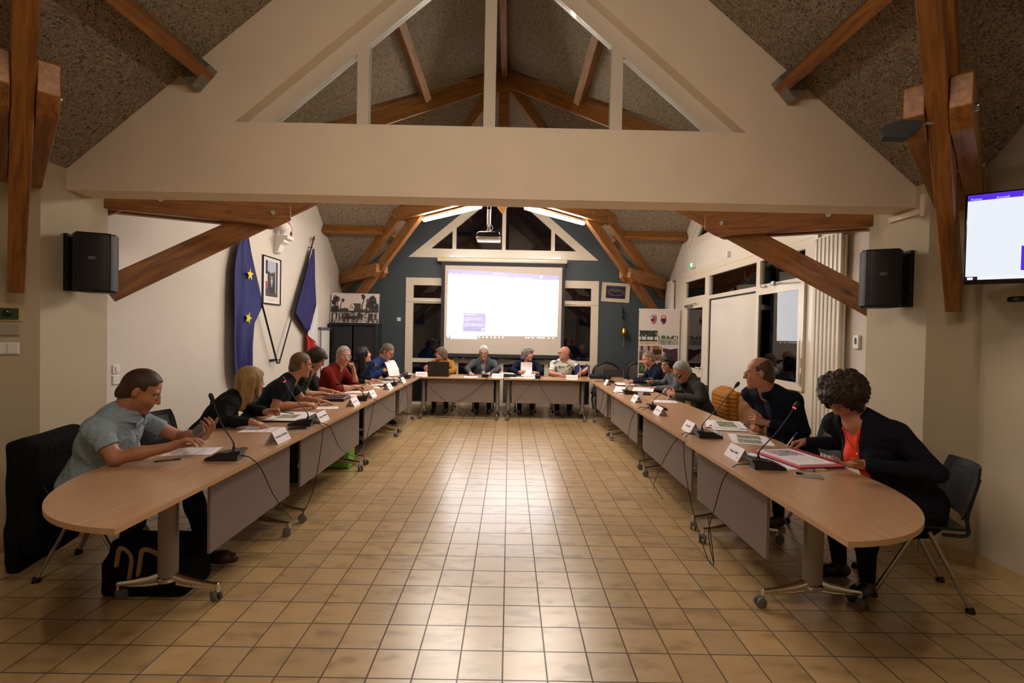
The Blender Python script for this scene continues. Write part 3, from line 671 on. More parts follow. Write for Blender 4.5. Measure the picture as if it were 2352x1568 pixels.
mic((-1.76, 7.44, TZ), -PI / 2, 'desk microphone in front of the woman with long black hair', NK(.30, -.24), [[(-1.68, 7.44, .765), (-1.60, 7.5, .757), (-1.57, 7.6, .66), (-1.56, 7.66, .4), (-1.6, 7.72, .12)]], True)
mic((-1.80, 8.60, TZ), -PI / 2 - .1, 'desk microphone at the far end of the left row', NK(.33, -.26), [[(-1.71, 8.60, .765), (-1.60, 8.72, .757), (-1.57, 8.80, .6), (-1.56, 8.82, .3), (-1.60, 8.8, .10)], [(-1.71, 8.62, .765), (-1.58, 8.88, .757), (-1.4, 8.90, .55), (-1.15, 8.92, .33), (-.95, 8.93, .16), (-.8, 8.94, .01)]], None)
mic((-.44, 9.16, TZ), PI + .05, 'desk microphone in front of the man in the grey jacket', [(0, .035, .058), (0, .02, .12), (-.0, -.06, .22), (0, -.09, .265)], [[(-.43, 9.08, .765), (-.40, 8.95, .757), (-.46, 8.925, .66), (-.70, 8.92, .45), (-.95, 8.92, .30), (-1.15, 8.93, .12), (-1.3, 8.95, .008)], [(-.42, 9.08, .765), (-.39, 8.95, .757), (-.46, 8.92, .63), (-.70, 8.91, .42), (-.90, 8.92, .27), (-.75, 8.93, .12), (-.6, 8.95, .008)]], True)
mic((.52, 9.10, TZ), PI, 'desk microphone in front of the woman in navy', NK(.25, -.03), [[(.51, 9.02, .765), (.47, 8.95, .757), (.40, 8.92, .65), (.2, 8.91, .42), (.08, 8.92, .30), (-.02, 9.0, .12)], [(.54, 9.02, .765), (.55, 8.95, .757), (.58, 8.92, .62), (.72, 8.91, .40), (.88, 8.95, .20), (1.0, 9.05, .03)]], None)
mic((1.74, 8.52, TZ), PI / 2 + .1, 'desk microphone at the far end of the right row', NK(.33, -.28), [[(1.66, 8.52, .765), (1.50, 8.56, .757), (1.43, 8.6, .62), (1.41, 8.7, .4), (1.42, 8.75, .1)], [(1.66, 8.50, .765), (1.50, 8.45, .757), (1.44, 8.3, .60), (1.44, 8.1, .34), (1.44, 7.95, .30), (1.45, 7.7, .45), (1.45, 7.5, .70)]], None)
mic((1.70, 6.92, TZ), PI / 2, 'desk microphone next to the plastic cup on the right', [(0, .035, .058), (0, .03, .10), (0, -.06, .19), (0, -.17, .215), (0, -.24, .215)], [[(1.62, 6.95, .765), (1.50, 7.0, .757), (1.44, 7.1, .66), (1.43, 7.3, .45), (1.44, 7.5, .30)], [(1.62, 6.92, .765), (1.52, 6.9, .757), (1.44, 6.8, .68), (1.42, 6.6, .50)]], None)
mic((1.66, 5.52, TZ), PI / 2, 'desk microphone in front of the man in the hooded top', NK(.36, -.24), [[(1.58, 5.52, .765), (1.48, 5.55, .757), (1.42, 5.62, .64), (1.41, 5.75, .40), (1.42, 5.85, .25)], [(1.58, 5.50, .765), (1.50, 5.45, .757), (1.44, 5.40, .68), (1.44, 5.3, .45), (1.45, 5.05, .15), (1.5, 4.7, .01)]], None)
mic((1.64, 4.05, TZ), PI / 2 - .05, 'desk microphone in front of the balding man', NK(.42, -.22), [[(1.55, 4.07, .765), (1.47, 4.12, .757), (1.42, 4.25, .62), (1.41, 4.5, .38), (1.43, 4.75, .16), (1.5, 5.0, .01)], [(1.55, 4.05, .765), (1.46, 4.02, .757), (1.41, 3.92, .62), (1.40, 3.75, .35), (1.41, 3.55, .12), (1.42, 3.42, .012), (1.43, 3.36, .01), (1.44, 3.40, .08), (1.44, 3.50, .30)]], None)
mic((1.635, 3.12, TZ), PI / 2 - .1, 'desk microphone in front of the woman in orange', NK(.385, -.17), [[(1.545, 3.13, .765), (1.45, 3.12, .757), (1.39, 3.15, .66), (1.385, 3.25, .45), (1.40, 3.38, .25), (1.43, 3.42, .10), (1.44, 3.38, .012)]], True)

# ---------------- name cards ----------------
def name_card(loc, yaw, label, txt, w_=.21, h=.085):
    t = thing('name_card', label, 'name card', loc, yaw, 'folded name cards'); th = .0012; d = .048
    g = MB()
    for s_ in (-1, 1): g.add([(-w_ / 2, s_ * d, 0), (w_ / 2, s_ * d, 0), (w_ / 2, 0, h), (-w_ / 2, 0, h), (-w_ / 2, s_ * (d - th), 0), (w_ / 2, s_ * (d - th), 0), (w_ / 2, 0, h - th * 2), (-w_ / 2, 0, h - th * 2)], [(0, 1, 2, 3), (7, 6, 5, 4), (0, 4, 5, 1), (1, 5, 6, 2), (0, 3, 7, 4)])
    g.build('card', M_paper, t)
    if txt == '-':
        a = math.atan2(h, d); g = MB(); R_ = Matrix.Rotation(a, 3, 'X')
        for x0, x1 in ((-.075, -.02), (-.01, .06)): g.box((x0 / 2 + x1 / 2, -d * .48 - .0006, h * .52 + .0004), (x1 - x0, .010, .0006), R_)
        g.build('blurred_print', mat('grey_print2', (.25, .25, .30), .8), t)
    elif txt:
        a = math.atan2(h, d); R = Matrix.Rotation(a, 3, 'X')
        text(txt, .021, M_text, t, (0, -d * .48 - .0008, h * .52 + .0006), R, fit=w_ * .86)
        text('élu', .011, mat('grey_print', (.2, .2, .22), .7), t, (w_ * .36, -d * .75 - .0008, h * .25 + .0006), R)
ca = [((-1.68, 3.62), 90, 'name card reading Dominique on the nearest left table', 'Dominique ROUSSEAU'), ((-1.69, 4.45), 90, 'name card behind the second microphone of the left row', 'Christine DUMOULIN'),
      ((-1.70, 5.42), 90, 'name card in front of the open sheet and black document box', '-'), ((-1.70, 6.12), 90, 'name card beside the pink paper on the left', '-'),
      ((-1.70, 6.98), 90, 'name card just past the white mouse', '-'), ((-1.71, 7.92), 90, 'name card at the farthest left table', '-'),
      ((-1.60, 9.06), 12, 'name card left of the laptop', '-'), ((-.20, 8.99), 0, 'name card right of the microphone of the man in the grey jacket', 'Jean-Marc GUERINEAU'),
      ((.38, 9.03), 0, 'name card partly behind the microphone of the woman in navy', '-'), ((1.15, 8.99), 0, 'name card in front of the man in the patterned t-shirt', 'Stéphane PELISSIER'),
      ((1.64, 8.18), -90, 'name card nearest the little flags in the right row', '-'), ((1.62, 7.12), -62, 'turned name card behind the paper cup on the right', ''),
      ((1.60, 6.15), -90, 'name card in front of the plastic cup', '-'), ((1.60, 5.18), -90, 'name card right of the microphone of the man in the hooded top', '-'),
      ((1.60, 4.30), -90, 'name card reading Alain in front of the balding man', 'Alain GIRO'), ((1.575, 3.36), -90, 'name card nearest the camera on the right', 'Virginie GIREL')]
for (x, y), a, l, tx in ca: name_card((x, y, TZ), math.radians(a), l, tx)
# ---------------- people: signed distance volumes meshed as one surface ----------------
import openvdb as vdb
class Vol:
    def __init__(s, lo, hi, h):
        s.lo = np.array(lo, float); s.h = h; s.n = np.maximum(4, np.ceil((np.array(hi) - s.lo) / h).astype(int) + 1)
        s.d = np.full(s.n, 1.0, np.float32); s.ax = [(s.lo[i] + np.arange(s.n[i]) * h).astype(np.float32) for i in range(3)]
    def reg(s, lo, hi):
        a = np.clip(np.floor((np.array(lo) - s.lo) / s.h).astype(int), 0, s.n); b = np.clip(np.ceil((np.array(hi) - s.lo) / s.h).astype(int) + 1, 0, s.n)
        if (b - a).min() <= 0: return None
        sl = tuple(slice(a[i], b[i]) for i in range(3)); X = s.ax[0][sl[0]][:, None, None]; Y = s.ax[1][sl[1]][None, :, None]; Z = s.ax[2][sl[2]][None, None, :]
        return sl, X, Y, Z
    def put(s, sl, d, k, sub=False):
        a = s.d[sl]
        if sub:
            d = -d; k = max(k, 1e-4); h = np.clip(.5 - .5 * (a - d) / k, 0, 1); s.d[sl] = a * (1 - h) + d * h + k * h * (1 - h)
        else:
            k = max(k, 1e-4); h = np.clip(.5 + .5 * (a - d) / k, 0, 1); s.d[sl] = a * (1 - h) + d * h - k * h * (1 - h)
    def prim(s, p, inf=0.0):
        t = p[0]; k = p[-1]; sub = t[0] == '-'; t = t[-1]
        if t == 'c':
            a, b, r1, r2 = np.array(p[1], float), np.array(p[2], float), p[3] + inf, p[4] + inf; m = max(r1, r2) + k + 3 * s.h
            q = s.reg(np.minimum(a, b) - m, np.maximum(a, b) + m)
            if q is None: return
            sl, X, Y, Z = q; ba = b - a; L = max(float(ba @ ba), 1e-9)
            tt = np.clip(((X - a[0]) * ba[0] + (Y - a[1]) * ba[1] + (Z - a[2]) * ba[2]) / L, 0, 1)
            d = np.sqrt((X - a[0] - tt * ba[0]) ** 2 + (Y - a[1] - tt * ba[1]) ** 2 + (Z - a[2] - tt * ba[2]) ** 2) - (r1 + (r2 - r1) * tt)
        elif t == 'e':
            c, r, R = np.array(p[1], float), np.array(p[2], float) + inf, np.array(p[3]); m = r.max() + k + 3 * s.h
            q = s.reg(c - m, c + m)
            if q is None: return
            sl, X, Y, Z = q; X = X - c[0]; Y = Y - c[1]; Z = Z - c[2]
            u = (X * R[0, 0] + Y * R[1, 0] + Z * R[2, 0]); v = (X * R[0, 1] + Y * R[1, 1] + Z * R[2, 1]); w_ = (X * R[0, 2] + Y * R[1, 2] + Z * R[2, 2])
            k0 = np.sqrt((u / r[0]) ** 2 + (v / r[1]) ** 2 + (w_ / r[2]) ** 2); k1 = np.sqrt((u / r[0] ** 2) ** 2 + (v / r[1] ** 2) ** 2 + (w_ / r[2] ** 2) ** 2) + 1e-6
            d = k0 * (k0 - 1) / k1
        elif t == 'b':   # rounded box: centre, half size, R, round radius
            c, hs_, R, rr = np.array(p[1], float), np.array(p[2], float) + inf, np.array(p[3]), p[4]; m = np.linalg.norm(hs_) + rr + k + 3 * s.h
            q = s.reg(c - m, c + m)
            if q is None: return
            sl, X, Y, Z = q; X = X - c[0]; Y = Y - c[1]; Z = Z - c[2]
            u = np.abs(X * R[0, 0] + Y * R[1, 0] + Z * R[2, 0]) - hs_[0]; v = np.abs(X * R[0, 1] + Y * R[1, 1] + Z * R[2, 1]) - hs_[1]; w_ = np.abs(X * R[0, 2] + Y * R[1, 2] + Z * R[2, 2]) - hs_[2]
            d = np.sqrt(np.maximum(u, 0) ** 2 + np.maximum(v, 0) ** 2 + np.maximum(w_, 0) ** 2) + np.minimum(np.maximum(u, np.maximum(v, w_)), 0) - rr
        s.put(sl, d.astype(np.float32), k, sub)
    def mesh(s, name, m, root, col=None):
        s.d[0], s.d[-1], s.d[:, 0], s.d[:, -1], s.d[:, :, 0], s.d[:, :, -1] = 1, 1, 1, 1, 1, 1
        bg = 3 * s.h; g = vdb.FloatGrid(bg); arr = np.clip(s.d, -bg, bg); g.copyFromArray(np.ascontiguousarray(arr), tolerance=0.0)
        g.transform = vdb.createLinearTransform(voxelSize=s.h); pts, tri, quad = g.convertToPolygons(isovalue=0.0, adaptivity=0.0)
        pts = np.array(pts, float) + s.lo; off = np.array(root.location if root is not None else (0, 0, 0)) ; loc = pts - off
        me = bpy.data.meshes.new(name); nv = len(pts); nq = len(quad); nt_ = len(tri)
        me.vertices.add(nv); me.vertices.foreach_set('co', loc.astype(np.float32).ravel())
        li = np.concatenate([quad[:, ::-1].ravel(), tri[:, ::-1].ravel()]) if nt_ else quad[:, ::-1].ravel()
        me.loops.add(len(li)); me.loops.foreach_set('vertex_index', li.astype(np.int32)); me.polygons.add(nq + nt_)
        ls = np.concatenate([np.arange(nq) * 4, nq * 4 + np.arange(nt_) * 3]).astype(np.int32); me.polygons.foreach_set('loop_start', ls); me.update(calc_edges=True); me.shade_smooth()
        if col is not None:
            c = col(pts); at = me.attributes.new('Col', 'FLOAT_COLOR', 'POINT'); at.data.foreach_set('color', np.concatenate([c, np.ones((nv, 1))], 1).astype(np.float32).ravel())
        me.materials.append(m); o = bpy.data.objects.new(name, me); C.objects.link(o)
        if root is not None: o.parent = root
        return o
def V3(*a): return np.array(a, float)
def unit(v): v = np.array(v, float); return v / (np.linalg.norm(v) + 1e-9)
def frame(fwd, up=(0, 0, 1)):
    f = unit(fwd); r = unit(np.cross(f, up)); u = np.cross(r, f); return np.stack([r, f, u], 1)       # columns right, forward, up
def head_frame(yaw, pitch, roll=0):
    y, p, q = map(math.radians, (yaw, pitch, roll)); f = V3(math.cos(y) * math.cos(p), math.sin(y) * math.cos(p), -math.sin(p)); F = frame(f)
    c, s_ = math.cos(q), math.sin(q); return np.stack([F[:, 0] * c + F[:, 2] * s_, F[:, 1], -F[:, 0] * s_ + F[:, 2] * c], 1)
def rotv(v, ax, a): return v * math.cos(a) + np.cross(ax, v) * math.sin(a) + ax * (ax @ v) * (1 - math.cos(a))
M_skinc = mat('skin', (1, 1, 1), .5, noise=.06, nscale=30, bump=.0003, bscale=500, attr='Col')
M_skinc.node_tree.nodes['Principled BSDF'].inputs['Subsurface Weight'].default_value = 0.0
M_eye = mat('eye', (1, 1, 1), .15, attr='Col')
def hand_prims(W, d, n, right, curls, spread=1.0, sc=1.0, thumb=(.45, .5, .25)):
    """W wrist, d finger direction, n palm normal (palm side). returns prims and fingertip points"""
    d = unit(d); n = unit(n - d * (n @ d)); ts = np.cross(d, n) * (1 if right else -1); P = []; tips = []
    offs = (.030, .010, -.011, -.030); lens = (.95, 1.06, 1.0, .80)
    P.append(('c', W - d * .02, W + d * .03, .024 * sc, .026 * sc, .012)); kn = []
    for i, (o, l) in enumerate(zip(offs, lens)):
        k0 = W + (d * (.088 if i < 3 else .080) + ts * o * 1.0 - n * .003) * sc; kn.append(k0)
        P.append(('c', W + (d * .025 + ts * o * .55) * sc, k0, .0145 * sc, .0115 * sc, .010))
        fd = unit(d + ts * o * 2.2 * spread); ax = unit(np.cross(fd, n)); p = k0; c = curls[i] if isinstance(curls[i], (tuple, list)) else (curls[i], curls[i] * 1.1, curls[i] * .8)
        for sgl, a, r1, r2 in ((.044, c[0], .0100, .0092), (.027, c[1], .0090, .0084), (.022, c[2], .0084, .0070)):
            fd = rotv(fd, ax, math.radians(a)); q = p + fd * sgl * l * sc; P.append(('c', p, q, r1 * sc, r2 * sc, .003)); p = q
        tips.append(p)
    P.append(('c', W + (d * .03 + n * .006) * sc, W + (d * .07 + n * .004) * sc, .020 * sc, .018 * sc, .012))
    p = W + (d * .022 + ts * .018 + n * .006) * sc; a, b, c = thumb; td = unit(d * a + ts * b * 1.2 + n * c)
    q = p + td * .048 * sc; P.append(('c', p, q, .015 * sc, .0115 * sc, .008)); td = unit(td + d * .35 - ts * .15 + n * .1); p2 = q + td * .034 * sc; P.append(('c', q, p2, .0110 * sc, .0100 * sc, .004))
    td = unit(td + d * .2 + n * .12); q2 = p2 + td * .026 * sc; P.append(('c', p2, q2, .0100 * sc, .0080 * sc, .003)); tips.append(q2)
    return P, tips
FLAT = (6, 8, 8, 10); RELAX = ((22, 28, 18), (26, 32, 20), (30, 34, 20), (34, 36, 22)); FIST = ((75, 88, 50), (80, 90, 55), (82, 92, 55), (84, 90, 50)); GRIP = ((48, 55, 35), (55, 62, 40), (62, 68, 45), (68, 70, 45)); POINT = ((8, 12, 8), (60, 70, 45), (68, 75, 45), (70, 75, 45))
def hair_vol(F, Hc, hs, kind, root, colr, seed, h):
    R = F; W = lambda x, y, z: Hc + R @ (V3(x, y, z) * hs)
    ext = .17 if kind in ('short', 'crop', 'ring') else .26
    v = Vol(Hc - ext - .02, Hc + ext + .02, h)
    cr = ('e', W(0, -.008, .030), V3(.080, .098, .095) * hs, R)
    t = {'short': .0045, 'crop': .0015, 'ring': .002, 'bob': .014, 'long': .012, 'blonde': .016, 'curly': .030, 'curlyshort': .020, 'pixie': .011, 'bobgrey': .014, 'fringe': .014}[kind]
    v.prim((*cr, .001), inf=t)
    X = v.ax[0][:, None, None] - Hc[0]; Y = v.ax[1][None, :, None] - Hc[1]; Z = v.ax[2][None, None, :] - Hc[2]
    x = (X * R[0, 0] + Y * R[1, 0] + Z * R[2, 0]) / hs; y = (X * R[0, 1] + Y * R[1, 1] + Z * R[2, 1]) / hs; z = (X * R[0, 2] + Y * R[1, 2] + Z * R[2, 2]) / hs
    rs = random.Random(seed); ax_ = np.abs(x)
    back = ('e', W(0, -.045, -.035), V3(.066, .058, .062) * hs, R)
    az0 = np.arctan2(x, z - .03)
    if kind in ('short', 'crop', 'ring'):
        v.prim((*back, .02), inf=t * .6)
        nz = .004 * np.sin(70 * x + 3 * np.sin(50 * z)) * np.sin(60 * y + 2)
        g = np.maximum(np.where(y < -.012, (-.088 + (y + .09) * .55 - z), (-.030 - z)) * .8 + nz * .4, np.minimum(.022 - z, y - .012) + nz * .5)     # nape, sideburn
        g = np.maximum(g, (y - .066 + 3.5 * x * x - .10 * (z - .09)) + nz)      # rounded front hairline
        g = np.maximum(g, np.minimum(.060 - z, y - .030) + nz * .5)   # temples
        ear = np.sqrt(((y + .004) / .021) ** 2 + ((z + .002) / .033) ** 2) - 1; g = np.maximum(g, np.where(ax_ > .05, -ear * .02, -1))
        v.d += (.0005 * np.sin(az0 * 47 + 2 * np.sin(31 * y)) + .0016 * np.sin(38 * x + 2 * np.sin(30 * z)) * np.sin(33 * y + 1.5 * np.sin(25 * x)) * np.sin(29 * z)).astype(np.float32)
        v.d = np.maximum(v.d, (g * hs).astype(np.float32))
        if kind == 'ring':
            top = np.sqrt((x / .072) ** 2 + ((y - .018) / .088) ** 2) - 1; v.d = np.maximum(v.d, -np.maximum(top * .07, .062 - z).astype(np.float32) * hs)
    elif kind in ('bob', 'bobgrey', 'fringe', 'long', 'blonde', 'pixie'):
        lw = {'bob': -.085, 'bobgrey': -.075, 'fringe': -.10, 'long': -.26, 'blonde': -.20, 'pixie': -.05}[kind]
        for sx_ in (-1, 1):
            v.prim(('c', W(sx_ * .062, -.015, .03), W(sx_ * .070, -.03, lw * .75), .036 * hs, .030 * hs, .02)); v.prim(('c', W(sx_ * .05, -.055, .03), W(sx_ * .045, -.075, lw), .045 * hs, .036 * hs, .02))
        v.prim(('c', W(0, -.06, .03), W(0, -.085, lw), .055 * hs, .045 * hs, .02))
        if kind in ('fringe', 'bobgrey', 'bob'):
            v.prim(('c', W(-.045, .078, .075), W(.02, .092, .058), .022 * hs, .016 * hs, .015)); v.prim(('c', W(.02, .085, .07), W(.058, .062, .045), .020 * hs, .014 * hs, .015))
        if kind == 'blonde': v.prim(('c', W(-.03, .07, .075), W(.03, .07, .078), .02 * hs, .02 * hs, .02)); v.prim(('c', W(.062, .03, .05), W(.078, .04, -.11), .022 * hs, .014 * hs, .02)); v.prim(('c', W(-.062, .03, .05), W(-.078, .04, -.11), .022 * hs, .014 * hs, .02))
        face = np.maximum.reduce([ax_ - .062 - .0 * z, .055 - y * 1.3 - .00, z - .060]) if kind != 'pixie' else np.maximum.reduce([ax_ - .066, .035 - y, z - .062])
        v.d = np.maximum(v.d, (-face * hs).astype(np.float32))
        az = np.arctan2(x, -y - .01); rad = np.sqrt(x * x + y * y)
        v.d += ((np.sin(az * 34 + np.sin(z * 25) * 1.5) * .0018 + np.sin(az * 71 + z * 18 + 2) * .0009) * np.clip(rad / .06, 0, 1)).astype(np.float32)
    else:
        if kind == 'curly':
            for i in range(26):
                a = rs.uniform(0, 2 * PI); e = rs.uniform(-.55, 1.2); q = V3(math.cos(a) * math.cos(e) * .098, math.sin(a) * math.cos(e) * .105 - .018, math.sin(e) * .105 + .03)
                if q[1] > .05 and q[2] < .06: continue
                v.prim(('e', W(*q), V3(1, 1, 1) * rs.uniform(.030, .044) * hs, R, .018))
            v.prim(('c', W(-.05, -.06, .0), W(.05, -.06, -.02), .062 * hs, .062 * hs, .02)); v.prim(('c', W(-.085, .02, .03), W(-.085, .035, -.055), .035 * hs, .022 * hs, .015)); v.prim(('c', W(.085, .02, .03), W(.085, .035, -.055), .035 * hs, .022 * hs, .015))
        else:
            for i in range(22):
                a = rs.uniform(0, 2 * PI); e = rs.uniform(0, 1.3); q = V3(math.cos(a) * math.cos(e) * .085, math.sin(a) * math.cos(e) * .095 - .012, math.sin(e) * .095 + .035)
                v.prim(('e', W(*q), V3(1, 1, 1) * rs.uniform(.022, .034) * hs, R, .012))
            v.prim((*back, .02), inf=.012)
        face = np.maximum.reduce([ax_ - .066, .040 - y, z - .058]); v.d = np.maximum(v.d, (-face * hs).astype(np.float32))
        am = .0065 if kind == 'curly' else .0045
        v.d += (am * np.sin(95 * x + 3 * np.sin(60 * z)) * np.sin(90 * y + 2.5 * np.sin(55 * x)) * np.sin(92 * z + 2 * np.sin(70 * y))).astype(np.float32)
    if kind in ('curly', 'curlyshort'):
        g = MB(); nc_, cr_, L_c = (420, .011, .030) if kind == 'curly' else (200, .008, .016)
        for i in range(nc_):
            a = rs.uniform(0, 2 * PI); e = rs.uniform(-.6, 1.45) ; ra = (.112 if kind == 'curly' else .100) + rs.uniform(-.006, .008); q = V3(math.cos(a) * math.cos(e) * ra, math.sin(a) * math.cos(e) * (ra + .004) - .014, math.sin(e) * ra + .034)
            if q[1] > .045 and q[2] < .066: continue
            n_ = unit(q - V3(0, -.014, .03)); t1 = unit(np.cross(n_, (0, .3, 1))); t2 = np.cross(n_, t1); ph = rs.uniform(0, 6.28); dn_ = unit(V3(0, -.2, -1) + .8 * n_ + .5 * V3(rs.uniform(-1, 1), rs.uniform(-1, 1), 0)); pts = []
            for k in range(11):
                u = k / 10; an = ph + u * 9.0; pts.append(W(*(q + dn_ * L_c * u * rs.uniform(.95, 1.05) + (t1 * math.cos(an) + t2 * math.sin(an) + .4 * n_ * math.sin(an)) * cr_ * (1 - .3 * u))))
            g.tube(pts, [.0022 * hs * (1.15 - .7 * k / 10) for k in range(11)], 5)
        cu_ = g.build('curls', mat('curl_%d' % int(colr[0] * 999), tuple(min(1, c * 1.25) for c in colr), .4, noise=.2, nscale=20), root, True, world=True); cu_['kind'] = 'stuff'
    return v.mesh('hair', mat('hair_%d_%d_%d' % tuple(int(c * 999) for c in colr), colr, .5, noise=.32, nscale=16, bump=.0012, bscale=190, stretch=(2.2, 2.2, .45), spec=.3), root)
def top_special(kind, root):
    if kind == 'hood': return mat('charcoal_fleece', (1, 1, 1), .95, noise=.18, nscale=18, bump=.001, bscale=500, attr='Col', spec=.15)
    m = bpy.data.materials.new('leaf_print_jersey'); m.use_nodes = True; nt = m.node_tree; b = nt.nodes['Principled BSDF']; b.inputs['Roughness'].default_value = .85
    tc = nt.nodes.new('ShaderNodeTexCoord'); mp = nt.nodes.new('ShaderNodeMapping'); mp.inputs['Scale'].default_value = (7, 7, 15); mp.inputs['Rotation'].default_value = (0, .5, 0)
    nt.links.new(tc.outputs['Object'], mp.inputs[0]); n = nt.nodes.new('ShaderNodeTexNoise'); n.inputs['Scale'].default_value = 1.3; n.inputs['Detail'].default_value = 2; n.inputs['Distortion'].default_value = 1.5
    nt.links.new(mp.outputs[0], n.inputs['Vector']); r = nt.nodes.new('ShaderNodeValToRGB'); e = r.color_ramp.elements; e[0].position = .40; e[0].color = (*lin((96, 100, 108)), 1); e[1].position = .47; e[1].color = (*lin((216, 210, 196)), 1)
    nt.links.new(n.outputs[0], r.inputs[0]); nt.links.new(r.outputs[0], b.inputs['Base Color']); return m
def person(label, P, H, face, bdir, arms, top, bottom=(.012, .012, .016), shoes=(.015, .010, .008), skin=(.52, .27, .16), hair=('short', (.03, .02, .015)), hs=1.07, bulk=1.0, sh=.185,
           glasses=None, h=.006, collar=True, vneck=False, sleeve=1.0, beard=None, topmat=None, inner=None, legs=None, bust=0.0, seed=1, lips=(.42, .13, .11), earring=False, hunch=0.0, brow=None, fold_amp=1.6):
    P = np.array(P, float); Hc = np.array(H, float); root = thing('person', label, 'person', (P[0], P[1], 0))
    F = head_frame(*face); hW = lambda x, y, z: Hc + F @ (V3(x, y, z) * hs)
    b = math.radians(bdir); fw = V3(math.cos(b), math.sin(b), 0); rt = V3(fw[1], -fw[0], 0)
    Pv = V3(P[0], P[1], .56); spine = unit(Hc - Pv); Nb = Hc - (unit(V3(0, 0, .45) + .55 * spine)) * .150 * hs - fw * .030
    sv = Nb - Pv; sl = np.linalg.norm(sv); sd = sv / sl; T = np.stack([rt, unit(np.cross(sd, rt)), sd], 1)
    if T[:, 1] @ fw < 0: T[:, 1] *= -1
    Ch = Pv + sv * .66 - T[:, 1] * (.015 + hunch); Be = Pv + sv * .28; Sh = Pv + sv * .93 - T[:, 1] * (.02 + hunch)
    SR = Sh + rt * sh - sd * .035; SL_ = Sh - rt * sh - sd * .035; Tz = hW(0, -.045, -.085)
    torso = [('e', Ch, V3(.158 * bulk, .112 * bulk, .19), T, .05), ('e', Be + T[:, 1] * .012 * bulk, V3(.148 * bulk, .118 * bulk, .17), T, .05), ('e', Pv, V3(.168 * bulk, .125 * bulk, .12), T, .05),
             ('c', SR, SL_, .055, .055, .06), ('c', Tz * .35 + Sh * .65 + rt * .03, SR * .75 + Sh * .25, .05, .05, .05), ('c', Tz * .35 + Sh * .65 - rt * .03, SL_ * .75 + Sh * .25, .05, .05, .05), ('c', Sh + sd * .02 + rt * .05, Sh + sd * .02 - rt * .05, .058, .058, .05)]
    if bust:
        for s_ in (-1, 1): torso.append(('e', Ch + T[:, 1] * (.085 * bulk) + rt * s_ * .07 - sd * .02, V3(.06, .055, .065) * bust, T, .035))
    neckp = [('c', hW(0, -.024, -.05), Nb - sd * .02, .055 * hs * (bulk * .35 + .65), .063 * hs * (bulk * .4 + .6), .03)]
    headp = [('e', hW(0, -.008, .030), V3(.077, .095, .092) * hs, F, .01), ('e', hW(0, .030, -.045), V3(.060, .068, .066) * hs, F, .03), ('e', hW(0, .080, -.096), V3(.024, .020, .020) * hs, F, .025),
             ('c', hW(-.036, .060, -.022), hW(-.03, .066, -.03), .026 * hs, .024 * hs, .02), ('c', hW(.036, .060, -.022), hW(.03, .066, -.03), .026 * hs, .024 * hs, .02),
             ('c', hW(-.040, .075, .032), hW(.040, .075, .032), .012 * hs, .012 * hs, .015),
             ('-e', hW(-.032, .101, .008), V3(.016, .012, .010) * hs, F, .008), ('-e', hW(.032, .101, .008), V3(.016, .012, .010) * hs, F, .008),
             ('c', hW(0, .092, .018), hW(0, .110, -.020), .0085 * hs, .0125 * hs, .010), ('e', hW(-.013, .101, -.024), V3(.008, .010, .007) * hs, F, .005), ('e', hW(.013, .101, -.024), V3(.008, .010, .007) * hs, F, .005),
             ('c', hW(-.017, .0925, -.053), hW(.017, .0925, -.053), .0062 * hs, .0062 * hs, .006), ('c', hW(-.014, .0915, -.064), hW(.014, .0915, -.064), .0068 * hs, .0068 * hs, .006),
             ('-c', hW(-.022, .101, -.0585), hW(.022, .101, -.0585), .0022 * hs, .0022 * hs, .003)]
    for s_ in (-1, 1):
        headp += [('e', hW(s_ * .079, -.006, -.004), V3(.008, .016, .027) * hs, F, .006), ('-e', hW(s_ * .088, .000, .000), V3(.006, .008, .015) * hs, F, .004)]
    armp = {}; handp = []; tips = {}
    for key, S0, right in (('R', SR, True), ('L', SL_, False)):
        a = arms[key]; El = np.array(a[0], float); Wr = np.array(a[1], float); n_ = a[3]
        armp[key] = [('c', S0, El, .054 * (bulk * .5 + .5), .040 * (bulk * .4 + .6), .03), ('e', S0 - sd * .005, V3(.058, .058, .06), T, .03), ('c', El, El + (Wr - El) * .45, .041, .040, .02), ('c', El + (Wr - El) * .4, Wr, .040, .026, .02)]
        hp, tp = hand_prims(Wr, np.array(a[2], float), np.array(n_, float), right, a[4], sc=1.0 * (hs / 1.07), thumb=a[5] if len(a) > 5 else (.45, .5, .25)); handp += hp; tips[key] = tp
    L = legs or {}
    legp = []; footp = []
    for key, s_ in (('R', 1), ('L', -1)):
        hip = Pv + rt * s_ * .09 - V3(0, 0, .02); kn = np.array(L[key][0], float) if key in L else hip + fw * .42 + rt * s_ * .03 - V3(0, 0, .03)
        an = np.array(L[key][1], float) if key in L else V3(kn[0], kn[1], .10) - fw * .04; fd = unit(L[key][2]) if key in L and len(L[key]) > 2 else fw
        legp += [('c', hip, kn, .085 * (bulk * .5 + .5), .058, .04), ('c', kn, kn + (an - kn) * .4, .056, .055, .03), ('c', kn + (an - kn) * .35, an, .054, .037, .03)]
        footp.append((an, fd))
    # body
    allp = torso[:4] + [torso[4]] + neckp + headp + armp['R'] + armp['L'] + handp
    thin = []
    for t_ in torso: thin.append(t_)
    pts = [Pv - .24, Pv + .24, Hc - .17, Hc + .17]
    for p in armp['R'] + armp['L'] + handp + legp:
        if p[0] == 'c': pts += [np.array(p[1]) - .09, np.array(p[1]) + .09, np.array(p[2]) - .07, np.array(p[2]) + .07]
    for an, fd in footp: pts += [V3(an[0], an[1], 0) - .05, V3(an[0], an[1], 0) + .05, an + fd * .22]
    lo = np.min(pts, 0); hi = np.max(pts, 0); lo[2] = max(lo[2], .0)
    v = Vol(lo, hi, h)
    for p in thin: v.prim(p, inf=-.012)
